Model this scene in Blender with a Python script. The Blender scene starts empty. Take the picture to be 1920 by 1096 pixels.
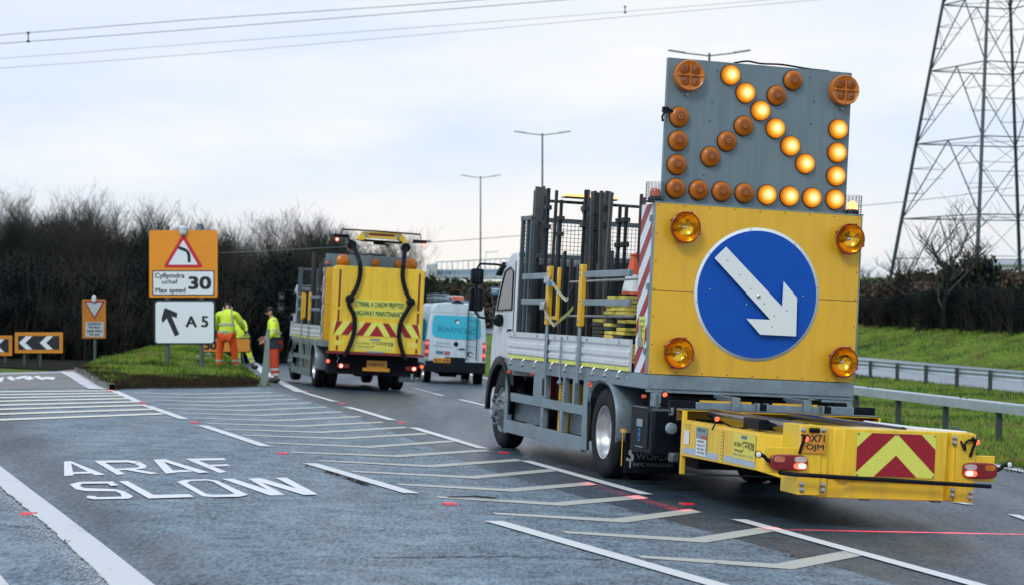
import bpy, math, random
from mathutils import Vector, Matrix
D = bpy.data
SC = bpy.context.scene
COL = SC.collection
R = math.radians
# ------------------------------------------------------------------ camera, world, sun, exposure
FP = 3800.0          # focal length in pixels of a 1920 px wide frame
CZ = 2.0             # the eye stands at z = 2
cam = D.cameras.new('camera'); co = D.objects.new('camera', cam); COL.objects.link(co)
co.location = (0, 0, CZ); co.rotation_euler = (R(90), 0, 0)
cam.sensor_width = 36.0; cam.lens = FP / 1920 * 36.0
cam.clip_start = 0.5; cam.clip_end = 6000
cam.dof.use_dof = True; cam.dof.focus_distance = 19.5; cam.dof.aperture_fstop = 3.4
SC.camera = co
SUN_EL, SUN_AZ = R(42), R(205)     # sun high behind the camera, a little to its left
w = D.worlds.new('World'); SC.world = w; w.use_nodes = True
nt = w.node_tree; nt.nodes.clear()
def N(t, **k):
    n = nt.nodes.new(t)
    for a, b in k.items(): setattr(n, a, b)
    return n
def LK(a, b): nt.links.new(a, b)
out = N('ShaderNodeOutputWorld'); bg = N('ShaderNodeBackground')
sky = N('ShaderNodeTexSky', sky_type='NISHITA'); sky.sun_disc = False
sky.sun_elevation = SUN_EL; sky.sun_rotation = SUN_AZ; sky.altitude = 50; sky.dust_density = 2.0
tc = N('ShaderNodeTexCoord'); mp = N('ShaderNodeMapping'); mp.inputs['Scale'].default_value = (3.0, 3.0, 12.0)
LK(tc.outputs['Generated'], mp.inputs[0])
nz = N('ShaderNodeTexNoise'); nz.inputs['Scale'].default_value = 1.6; nz.inputs['Detail'].default_value = 6; nz.inputs['Roughness'].default_value = .5
LK(mp.outputs[0], nz.inputs['Vector'])
cr = N('ShaderNodeValToRGB')
cr.color_ramp.elements[0].position = .38; cr.color_ramp.elements[0].color = (6.9, 7.7, 8.8, 1)
cr.color_ramp.elements[1].position = .62; cr.color_ramp.elements[1].color = (8.75, 8.70, 8.70, 1)
LK(nz.outputs['Fac'], cr.inputs[0])
sx = N('ShaderNodeSeparateXYZ'); LK(tc.outputs['Generated'], sx.inputs[0])
el = N('ShaderNodeValToRGB')   # overcast: brightness over elevation, brighter overhead; a warm pale strip at the horizon
e = el.color_ramp.elements
e[0].position = 0.0; e[0].color = (.62, .66, .68, 1)
e[1].position = 1.0; e[1].color = (.86, .96, 1.10, 1)
for p_, c_ in ((.498, (.62, .66, .68)), (.502, (1.0, .99, .95)), (.513, (1.02, .99, .95)), (.53, (.93, .97, 1.02)), (.56, (.98, .99, 1.0)), (.66, (.90, .95, 1.02))):
    q = e.new(p_); q.color = c_ + (1,)
mr = N('ShaderNodeMath', operation='MULTIPLY_ADD'); mr.inputs[1].default_value = .5; mr.inputs[2].default_value = .5
LK(sx.outputs['Z'], mr.inputs[0]); LK(mr.outputs[0], el.inputs[0])
mu = N('ShaderNodeMixRGB', blend_type='MULTIPLY'); mu.inputs[0].default_value = 1
LK(cr.outputs[0], mu.inputs[1]); LK(el.outputs[0], mu.inputs[2])
mx = N('ShaderNodeMixRGB'); mx.inputs[0].default_value = .93
LK(sky.outputs[0], mx.inputs[1]); LK(mu.outputs[0], mx.inputs[2])
LK(mx.outputs[0], bg.inputs[0]); bg.inputs[1].default_value = .112
LK(bg.outputs[0], out.inputs[0])
sl = D.lights.new('sun', 'SUN'); so = D.objects.new('sun', sl); COL.objects.link(so)
sl.energy = 1.35; sl.angle = R(14); sl.color = (1, .95, .88)
sdir = Vector((math.sin(SUN_AZ) * math.cos(SUN_EL), math.cos(SUN_AZ) * math.cos(SUN_EL), math.sin(SUN_EL)))
so.rotation_euler = sdir.to_track_quat('Z', 'Y').to_euler(); so.location = (0, -30, 60)
SC.view_settings.view_transform = 'Standard'; SC.view_settings.look = 'None'
SC.view_settings.gamma = 1; SC.view_settings.exposure = 0.06
SC.cycles.max_bounces = 6; SC.cycles.use_denoising = True
# ------------------------------------------------------------------ frames of reference
RT = Matrix(((0.96677, -0.25086, 0.04924), (0.25044, 0.96802, 0.01466), (-0.05134, -0.00184, 0.99868)))   # axes of the near truck; its z is the road's normal
T1 = Vector((1.3566, 21.2808, -2.0701 + CZ))
NR = Vector((RT[0][2], RT[1][2], RT[2][2])).normalized()
EYE = Vector((0, 0, CZ))
HC = NR.dot(EYE - T1)
def ray(px, py): return Vector(((px - 960) / FP, 1, (548 - py) / FP))
def drop(x, y):      # the carriageway dips a little beyond 36 m
    s = .98 * x + .196 * y; t = max(0., min(1., (s - 11.5) / 3.)); u = max(0., min(1., (s - 3.2) / 1.8)); return .0125 * max(0., y - 36) * (1 - t * t * (3 - 2 * t)) * u * u * (3 - 2 * u)
def G(px, py, h=0.0):
    d = ray(px, py); k = 0.
    for _ in range(12):
        p = EYE + d * ((-HC + h - k) / NR.dot(d)); k = .5 * k + .5 * drop(p.x, p.y)
    return p
def at(px, py, Y): return EYE + ray(px, py) * Y
def road_z(x, y): return T1.z - (NR.x * (x - T1.x) + NR.y * (y - T1.y)) / NR.z - drop(x, y)
class Frame:
    def __init__(s, rot, t):
        s.M = rot; s.t = t
    def L(s, px, py, ax, c):            # a point of the photograph on a plane of this frame, in its own coordinates
        inv = s.M.transposed(); d = inv @ ray(px, py); o = inv @ (EYE - s.t)
        return o + d * ((c - o[ax]) / d[ax])
    def mat(s): return Matrix.Translation(s.t) @ s.M.to_4x4()
def road_frame(yaw, anchor, local):     # stands on the road, heading yaw to the left of +Y, with `local` at `anchor`
    f = Vector((-math.sin(yaw), math.cos(yaw), 0)); f = (f - NR * f.dot(NR)).normalized(); r = f.cross(NR)
    m = Matrix((r, f, NR)).transposed()
    return Frame(m, anchor - m @ Vector(local))
F1 = Frame(RT, T1)
# ------------------------------------------------------------------ materials
MATS = {}
def mat(name, col, rough=.5, metal=0.0, var=.12, scale=6.0, bump=0.0, bscale=60., dirt=0.0, dcol=(.05, .05, .045), dscale=3., coat=0.0, spec=.5, emit=None, es=0.0, alpha=1.0, trans=0.0, vcol=None, streak=0.0, scol=(.12, .10, .06)):
    if name in MATS: return MATS[name]
    m = D.materials.new(name); m.use_nodes = True; t = m.node_tree; b = t.nodes['Principled BSDF']
    def n(ty, **k):
        q = t.nodes.new(ty)
        for a, c in k.items(): setattr(q, a, c)
        return q
    l = t.links.new
    tcn = n('ShaderNodeTexCoord')
    no = n('ShaderNodeTexNoise'); no.inputs['Scale'].default_value = scale; no.inputs['Detail'].default_value = 5; l(tcn.outputs['Object'], no.inputs['Vector'])
    mix = n('ShaderNodeMixRGB')
    c2 = vcol or tuple(min(1, c * (1 + var)) for c in col); c1 = tuple(c * (1 - var) for c in col)
    mix.inputs[1].default_value = c1 + (1,); mix.inputs[2].default_value = c2 + (1,)
    l(no.outputs['Fac'], mix.inputs[0]); cout = mix.outputs[0]
    if dirt > 0:
        n2 = n('ShaderNodeTexNoise'); n2.inputs['Scale'].default_value = dscale; n2.inputs['Detail'].default_value = 8; n2.inputs['Roughness'].default_value = .65
        l(tcn.outputs['Object'], n2.inputs['Vector'])
        r2 = n('ShaderNodeMapRange'); r2.inputs[1].default_value = .48; r2.inputs[2].default_value = .75; r2.inputs[3].default_value = 0; r2.inputs[4].default_value = dirt
        l(n2.outputs['Fac'], r2.inputs[0])
        m2 = n('ShaderNodeMixRGB'); l(r2.outputs[0], m2.inputs[0]); l(cout, m2.inputs[1]); m2.inputs[2].default_value = dcol + (1,); cout = m2.outputs[0]
    if streak > 0:     # rain-washed road film running down the sheet
        mpg = n('ShaderNodeMapping'); mpg.inputs['Scale'].default_value = (9, 9, .7); l(tcn.outputs['Object'], mpg.inputs[0])
        n4 = n('ShaderNodeTexNoise'); n4.inputs['Scale'].default_value = 1.0; n4.inputs['Detail'].default_value = 7; n4.inputs['Roughness'].default_value = .7; l(mpg.outputs[0], n4.inputs['Vector'])
        r4 = n('ShaderNodeMapRange'); r4.inputs[1].default_value = .46; r4.inputs[2].default_value = .72; r4.inputs[3].default_value = 0; r4.inputs[4].default_value = streak; l(n4.outputs['Fac'], r4.inputs[0])
        m4 = n('ShaderNodeMixRGB'); l(r4.outputs[0], m4.inputs[0]); l(cout, m4.inputs[1]); m4.inputs[2].default_value = scol + (1,); cout = m4.outputs[0]
    l(cout, b.inputs['Base Color'])
    rr = n('ShaderNodeMapRange'); rr.inputs[3].default_value = max(.02, rough - .08); rr.inputs[4].default_value = min(1, rough + .08)
    l(no.outputs['Fac'], rr.inputs[0]); l(rr.outputs[0], b.inputs['Roughness'])
    b.inputs['Metallic'].default_value = metal
    b.inputs['Specular IOR Level'].default_value = spec
    b.inputs['Coat Weight'].default_value = coat; b.inputs['Coat Roughness'].default_value = .08
    b.inputs['Alpha'].default_value = alpha; b.inputs['Transmission Weight'].default_value = trans
    if bump > 0:
        n3 = n('ShaderNodeTexNoise'); n3.inputs['Scale'].default_value = bscale; n3.inputs['Detail'].default_value = 4; l(tcn.outputs['Object'], n3.inputs['Vector'])
        bp = n('ShaderNodeBump'); bp.inputs['Strength'].default_value = bump; bp.inputs['Distance'].default_value = .02
        l(n3.outputs['Fac'], bp.inputs['Height']); l(bp.outputs[0], b.inputs['Normal'])
    if emit:
        b.inputs['Emission Color'].default_value = emit + (1,); b.inputs['Emission Strength'].default_value = es
    MATS[name] = m; return m
def galv(name, c=(.235, .315, .365)):
    m = mat(name, c, .42, .55, var=.22, scale=22, dirt=.45, dcol=(.09, .10, .10), dscale=2.2)
    t = m.node_tree; b = t.nodes['Principled BSDF']; v = t.nodes.new('ShaderNodeTexVoronoi'); v.inputs['Scale'].default_value = 40
    bp = t.nodes.new('ShaderNodeBump'); bp.inputs['Strength'].default_value = .12; bp.inputs['Distance'].default_value = .01
    t.links.new(v.outputs['Distance'], bp.inputs['Height']); t.links.new(bp.outputs[0], b.inputs['Normal'])
    return m
M_YEL = mat('yellow_paint', (.70, .415, .020), .38, var=.07, scale=2.5, dirt=.22, dcol=(.30, .18, .03), dscale=2.5, coat=.15, streak=.22, scol=(.34, .21, .03))
M_YELA = mat('bright_yellow_paint', (.82, .545, .025), .34, var=.06, scale=2.5, dirt=.18, dcol=(.35, .22, .04), dscale=3.5, coat=.2, streak=.38, scol=(.22, .14, .03))
M_LEM = mat('lemon_reflective', (.68, .72, .12), .4, var=.06, scale=30)
M_LEMS = mat('lemon_sticker', (.70, .64, .10), .45, var=.05)
M_RED = mat('red_reflective', (.30, .004, .018), .4, var=.1, scale=30)
M_WHT = mat('white_paint', (.62, .68, .72), .4, var=.05, scale=3, dirt=.22, dcol=(.32, .34, .34), dscale=4, coat=.15, streak=.35, scol=(.25, .26, .26))
M_WHS = mat('white_reflective', (.66, .74, .80), .42, var=.05, scale=30)
M_BLU = mat('blue_reflective', (.0, .072, .42), .5, var=.08, scale=4, spec=.25)
M_GAL = galv('galvanised_steel')
M_GALD = galv('dark_galvanised_steel', (.10, .14, .165)); M_GALR = mat('barrier_galvanised', (.42, .50, .56), .4, .25, var=.15, scale=3, dirt=.3, dcol=(.2, .24, .26), dscale=2)
M_BGR = mat('blue_grey_panel', (.135, .20, .235), .42, .1, var=.12, scale=1.5, dirt=.25, dcol=(.10, .13, .15), dscale=1.2, streak=.4, scol=(.07, .10, .12))
M_BLK = mat('black_plastic', (.006, .009, .015), .45, var=.3, dirt=.2, dcol=(.02, .02, .02), dscale=6, spec=.12)
M_RUB = mat('tyre_rubber', (.008, .010, .015), .75, spec=.25, var=.3, scale=12, bump=.2, bscale=40, dirt=.35, dcol=(.05, .05, .048), dscale=5)
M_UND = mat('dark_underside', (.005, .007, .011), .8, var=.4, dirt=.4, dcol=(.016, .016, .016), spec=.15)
M_RIM = mat('silver_wheel_rim', (.50, .53, .56), .32, .8, var=.1, dirt=.25, dcol=(.12, .12, .12), dscale=8)
M_GLS = mat('window_glass', (.012, .018, .022), .04, var=.1, spec=.8)
M_CHR = mat('steel_bolt', (.45, .47, .48), .25, .9)
M_TXT = mat('black_lettering', (.01, .012, .02), .5, var=.1)
M_NPL = mat('number_plate_yellow', (.60, .27, .02), .4, var=.06)
M_DKS = mat('dark_painted_steel', (.022, .032, .038), .5, .2, var=.35, scale=9, dirt=.5, dcol=(.07, .06, .05), dscale=7)
M_TEA = mat('dark_teal_board', (.010, .030, .042), .55, var=.3, scale=4)
M_GRY = mat('sticker_grey', (.20, .28, .32), .5)
M_REFG = mat('grey_reflective_tape', (.38, .46, .56), .35, var=.1)
M_ORG = mat('cone_orange', (.62, .09, .025), .5, var=.12, dirt=.3, dcol=(.2, .06, .03))
def lamp_amber(name, lit):
    m = D.materials.new(name); m.use_nodes = True; t = m.node_tree; b = t.nodes['Principled BSDF']; l = t.links.new
    tcn = t.nodes.new('ShaderNodeTexCoord'); vm = t.nodes.new('ShaderNodeVectorMath'); vm.operation = 'MULTIPLY'; vm.inputs[1].default_value = (1, 0, 1)
    l(tcn.outputs['Object'], vm.inputs[0]); ln = t.nodes.new('ShaderNodeVectorMath'); ln.operation = 'LENGTH'; l(vm.outputs[0], ln.inputs[0])
    rp = t.nodes.new('ShaderNodeValToRGB'); mr_ = t.nodes.new('ShaderNodeMapRange'); mr_.inputs[2].default_value = .105; l(ln.outputs['Value'], mr_.inputs[0]); l(mr_.outputs[0], rp.inputs[0])
    e_ = rp.color_ramp.elements
    if lit:       # the bulb behind a prismatic lens: hottest in the middle
        e_[0].color = (3.0, 2.3, 1.1, 1); e_[1].color = (.55, .13, .0, 1)
        q = e_.new(.38); q.color = (1.7, 1.05, .30, 1); q = e_.new(.72); q.color = (1.1, .46, .03, 1)
        wv = t.nodes.new('ShaderNodeTexVoronoi'); wv.inputs['Scale'].default_value = 95; l(tcn.outputs['Object'], wv.inputs['Vector'])
        mm = t.nodes.new('ShaderNodeMapRange'); mm.inputs[2].default_value = .6; mm.inputs[3].default_value = 1.12; mm.inputs[4].default_value = .8; l(wv.outputs['Distance'], mm.inputs[0])
        ml = t.nodes.new('ShaderNodeMixRGB'); ml.blend_type = 'MULTIPLY'; ml.inputs[0].default_value = 1; l(rp.outputs[0], ml.inputs[1]); l(mm.outputs[0], ml.inputs[2])
        l(ml.outputs[0], b.inputs['Emission Color']); b.inputs['Emission Strength'].default_value = 1.0
        b.inputs['Base Color'].default_value = (.06, .015, .0, 1); b.inputs['Roughness'].default_value = .4; b.inputs['Specular IOR Level'].default_value = .1
    else:
        e_[0].color = (.09, .022, .002, 1); e_[1].color = (.52, .155, .004, 1)
        q = e_.new(.16); q.color = (.42, .15, .02, 1); q = e_.new(.28); q.color = (.16, .036, .002, 1); q = e_.new(.55); q.color = (.28, .072, .002, 1)
        l(rp.outputs[0], b.inputs['Base Color']); b.inputs['Roughness'].default_value = .28; b.inputs['Coat Weight'].default_value = .12; b.inputs['Specular IOR Level'].default_value = .35; b.inputs['Emission Color'].default_value = (.5, .16, .01, 1); b.inputs['Emission Strength'].default_value = 0
    wv = t.nodes.new('ShaderNodeTexVoronoi'); wv.inputs['Scale'].default_value = 120; l(tcn.outputs['Object'], wv.inputs['Vector'])
    bp = t.nodes.new('ShaderNodeBump'); bp.inputs['Strength'].default_value = .25; bp.inputs['Distance'].default_value = .004; l(wv.outputs['Distance'], bp.inputs['Height']); l(bp.outputs[0], b.inputs['Normal'])
    return m
M_LIT = lamp_amber('lit_amber_lens', True); M_OFF = lamp_amber('unlit_amber_lens', False)
M_AMB = mat('amber_plastic', (.50, .15, .005), .3, var=.3, scale=18, coat=.15)
M_AMBD = mat('dark_amber_plastic', (.24, .062, .003), .35, var=.4, scale=22, coat=.15)
M_BOWL = mat('amber_reflector', (1.0, .46, .04), .14, .95, var=.3, scale=9, bump=.6, bscale=7)
M_RDL = mat('red_lamp_rim', (.20, .014, .006), .4, coat=.2)
M_TLR = mat('red_lamp_lens', (.20, .006, .012), .15, var=.2, coat=.6)
M_TLC = mat('clear_lamp_lens', (.55, .42, .42), .15, var=.2, scale=40, coat=.6)
M_TLON = mat('lit_red_lamp', (.6, .05, .03), .3, emit=(1, .13, .06), es=1.7)
M_TLHOT = mat('lit_lamp_core', (.9, .5, .4), .3, emit=(1, .72, .55), es=3.5)
M_BEON = mat('lit_beacon', (.8, .3, .1), .3, emit=(1, .36, .10), es=3.6)
M_BEOF = mat('beacon_dome', (.62, .10, .02), .25, var=.2, coat=.5)
# ------------------------------------------------------------------ mesh helpers
class MB:
    def __init__(s): s.v = []; s.f = []; s.m = []
    def add(s, vs, fs, m=0):
        o = len(s.v); s.v += [Vector(a) for a in vs]; s.f += [tuple(i + o for i in f) for f in fs]; s.m += [m] * len(fs); return s
    def box(s, x0, x1, y0, y1, z0, z1, m=0, M=None):
        vs = [Vector((x, y, z)) for x in (x0, x1) for y in (y0, y1) for z in (z0, z1)]
        if M: vs = [M @ v for v in vs]
        return s.add(vs, [(0, 1, 3, 2), (4, 6, 7, 5), (0, 4, 5, 1), (2, 3, 7, 6), (0, 2, 6, 4), (1, 5, 7, 3)], m)
    def prism(s, pts, vec, m=0):
        pts = [Vector(p) for p in pts]; vec = Vector(vec); n = len(pts)
        nn = Vector((0, 0, 0))
        for i in range(n): nn += pts[i].cross(pts[(i + 1) % n])
        if nn.dot(vec) > 0: pts = pts[::-1]
        return s.add(pts + [p + vec for p in pts], [tuple(range(n)), tuple(range(2 * n - 1, n - 1, -1))] + [((i + 1) % n, i, i + n, (i + 1) % n + n) for i in range(n)], m)
    def face(s, pts, m=0): return s.add(pts, [tuple(range(len(pts)))], m)
    def tube(s, path, r, n=8, m=0, cap=True):
        path = [Vector(p) for p in path]; k = len(path); rs = r if isinstance(r, (list, tuple)) else [r] * k
        o = len(s.v); up = None
        for i, p in enumerate(path):
            t = (path[min(i + 1, k - 1)] - path[max(i - 1, 0)])
            if t.length < 1e-9: t = Vector((0, 0, 1))
            t.normalize()
            if up is None: up = t.orthogonal().normalized()
            up = (up - t * up.dot(t))
            if up.length < 1e-6: up = t.orthogonal()
            up.normalize(); b = t.cross(up)
            for j in range(n):
                a = 2 * math.pi * j / n; s.v.append(p + (up * math.cos(a) + b * math.sin(a)) * rs[i])
        for i in range(k - 1):
            for j in range(n):
                a = o + i * n + j; c = o + i * n + (j + 1) % n; s.f.append((a, c, c + n, a + n)); s.m.append(m)
        if cap and n > 2:
            s.f.append(tuple(o + j for j in range(n))[::-1]); s.m.append(m)
            s.f.append(tuple(o + (k - 1) * n + j for j in range(n))); s.m.append(m)
        return s
    def lathe(s, prof, o, ax, n=24, m=0, mm=None):    # prof: (radius, height along ax)
        o = Vector(o); ax = Vector(ax).normalized(); u = ax.orthogonal().normalized(); w_ = ax.cross(u); b = len(s.v)
        for r, h in prof:
            for j in range(n):
                a = 2 * math.pi * j / n; s.v.append(o + ax * h + (u * math.cos(a) + w_ * math.sin(a)) * max(r, 1e-4))
        for i in range(len(prof) - 1):
            for j in range(n):
                a = b + i * n + j; c = b + i * n + (j + 1) % n; s.f.append((a, c, c + n, a + n)); s.m.append(mm[i] if mm else m)
        return s
    def build_each(s, name, mats, parent=None, **k):     # one object per connected piece
        par = list(range(len(s.v)))
        def fd(i):
            while par[i] != i: par[i] = par[par[i]]; i = par[i]
            return i
        for f in s.f:
            for i in f[1:]: par[fd(i)] = fd(f[0])
        gr = {}
        for f, m_ in zip(s.f, s.m): gr.setdefault(fd(f[0]), []).append((f, m_))
        o = []
        for fs in gr.values():
            b = MB(); mp_ = {}
            for f, m_ in fs:
                for i in f:
                    if i not in mp_: mp_[i] = len(b.v); b.v.append(s.v[i])
                b.f.append(tuple(mp_[i] for i in f)); b.m.append(m_)
            o.append(b.build(name, mats, parent, **k))
        return o
    def build(s, name, mats, parent=None, bevel=0.0, smooth=35, loc=None):
        me = D.meshes.new(name); me.from_pydata([tuple(v) for v in s.v], [], s.f)
        ms = mats if isinstance(mats, (list, tuple)) else [mats]
        for q in ms: me.materials.append(q)
        if len(ms) > 1: me.polygons.foreach_set('material_index', s.m)
        me.update()
        if smooth:
            me.polygons.foreach_set('use_smooth', [True] * len(me.polygons)); me.set_sharp_from_angle(angle=R(smooth))
        o = D.objects.new(name, me); COL.objects.link(o)
        if parent: o.parent = parent
        if loc is not None: o.location = loc
        if bevel: 
            b = o.modifiers.new('bevel', 'BEVEL'); b.width = bevel; b.segments = 2; b.limit_method = 'ANGLE'; b.angle_limit = R(40)
        return o
def tag(o, label=None, cat=None, group=None, kind=None):
    for k, v in (('label', label), ('category', cat), ('group', group), ('kind', kind)):
        if v: o[k] = v
    return o
def empty(name, M=None, loc=None):
    o = D.objects.new(name, None); COL.objects.link(o); o.empty_display_size = .2
    if M is not None: o.matrix_world = M
    if loc is not None: o.location = loc
    return o
def inst(src, loc, parent=None, name=None):
    o = src.copy(); COL.objects.link(o); o.location = loc
    if parent: o.parent = parent
    return o
def copy_tree(o, parent=None):
    c = o.copy(); COL.objects.link(c); c.parent = parent
    for ch in list(o.children): copy_tree(ch, c)
    return c
_deps = []
def text(name, s, o, xd, yd, w, h, m, parent, thick=.002, bold=.0, shear=0.0):
    cu = D.curves.new(name, 'FONT'); cu.body = s; cu.resolution_u = 3; cu.shear = shear; cu.fill_mode = 'FRONT'
    ob = D.objects.new('tmp_text', cu); COL.objects.link(ob)
    me = D.meshes.new_from_object(ob.evaluated_get(bpy.context.evaluated_depsgraph_get()))
    D.objects.remove(ob); D.curves.remove(cu)
    xs = [v.co.x for v in me.vertices]; ys = [v.co.y for v in me.vertices]
    x0, x1, y0, y1 = min(xs), max(xs), min(ys), max(ys)
    o = Vector(o); xd = Vector(xd).normalized(); yd = Vector(yd).normalized(); nn = xd.cross(yd) * thick
    for v in me.vertices: v.co = o + xd * ((v.co.x - x0) / (x1 - x0) * w) + yd * ((v.co.y - y0) / (y1 - y0) * h) + nn
    if bold:       # heavier strokes: a second copy of the letters a hair to the side
        vs = [v.co.copy() for v in me.vertices]; fs = [tuple(p.vertices) for p in me.polygons]; kx, ky = h * bold * 2.2, h * bold * 1.4; n0 = len(vs); V_ = []; F_ = []
        for j, (ax, ay) in enumerate(((-kx, -ky), (kx, ky), (-kx, ky), (kx, -ky))):
            V_ += [v + xd * ax + yd * ay + xd.cross(yd) * .0002 * j for v in vs]; F_ += [tuple(i + j * n0 for i in f) for f in fs]
        me = D.meshes.new(name); me.from_pydata([tuple(v) for v in V_], [], F_)
    me.materials.clear(); me.materials.append(m); me.name = name
    ob = D.objects.new(name, me); COL.objects.link(ob)
    if parent: ob.parent = parent
    return ob
def interp(pts, n):      # Catmull-Rom through points
    P = [Vector(p) for p in pts]; o = []
    for i in range(len(P) - 1):
        a, b, c, d = P[max(i - 1, 0)], P[i], P[i + 1], P[min(i + 2, len(P) - 1)]
        for k in range(n):
            t = k / n; o.append(.5 * ((2 * b) + (c - a) * t + (2 * a - 5 * b + 4 * c - d) * t * t + (3 * b - a - 3 * c + d) * t ** 3))
    o.append(P[-1]); return o
# ------------------------------------------------------------------ the maintenance trucks (x right, y forward, z up; origin under the rear left corner)
W = 2.34
def L1(px, py, ax, c): return F1.L(px, py, ax, c)
def wheel(root, x, y, side, rad=.51, wid=.27, front=False, name='wheel'):
    # x is the outer face, the tyre runs inward (side=-1: left wheel, outer face towards -x)
    i = -side; t = MB()
    prof = [(.30, .02), (.315, 0.0), (.40, -.012), (.455, 0.0), (.492, .02), (rad, .05)]
    for k in range(4): prof += [(rad, .05 + (wid - .1) * (k + .38) / 4), (rad - .012, .05 + (wid - .1) * (k + .42) / 4), (rad - .012, .05 + (wid - .1) * (k + .5) / 4), (rad, .05 + (wid - .1) * (k + .54) / 4)]
    prof += [(rad, wid - .05), (.49, wid - .02), (.40, wid), (.30, wid - .02)]
    t.lathe(prof, (x, y, rad), (i, 0, 0), 40)
    tyre = t.build(name, M_RUB, root, smooth=40)
    r = MB()
    if front:
        r.lathe([(.305, .03), (.298, .012), (.285, .02), (.27, .05), (.255, .04), (.20, .0), (.165, -.04), (.15, -.045), (.15, -.05), (.09, -.055), (.085, -.10), (.0, -.105)], (x, y, rad), (i, 0, 0), 36)
        for k in range(10):
            a = 2 * math.pi * k / 10; r.lathe([(.018, -.03), (.018, -.085), (.0, -.09)], (x, y + .205 * math.cos(a), rad + .205 * math.sin(a)), (i, 0, 0), 8)
    else:
        r.lathe([(.305, .03), (.30, .008), (.285, .012), (.272, .05), (.255, .14), (.235, .16), (.20, .165), (.16, .165), (.155, .10), (.10, .09), (.0, .085)], (x, y, rad), (i, 0, 0), 36)
        for k in range(10):
            a = 2 * math.pi * k / 10; r.lathe([(.016, .165), (.016, .13), (.0, .125)], (x, y + .20 * math.cos(a), rad + .20 * math.sin(a)), (i, 0, 0), 8)
    r.build('rim', mat('dull_wheel_rim', (.22, .25, .28), .4, .7, var=.2, dirt=.5, dcol=(.05, .05, .05), dscale=8) if front else M_RIM, tyre)
    return tyre
def worklamp(root, p, m=M_TLON):
    b = MB(); p = Vector(p)
    b.lathe([(.0, .05), (.022, .045), (.028, .01), (.03, 0)], p, (0, 1, .5), 12).tube([p + Vector((0, .03, 0)), p + Vector((-.01, .04, -.06)), p + Vector((-.03, .05, -.11))], .008, 6)
    o = b.build('marker_lamp', M_BLK, root)
    MB().lathe([(.026, 0), (.02, -.008), (0, -.01)], p, (0, 1, .5), 12).build('lens', m, o)
    return o
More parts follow.
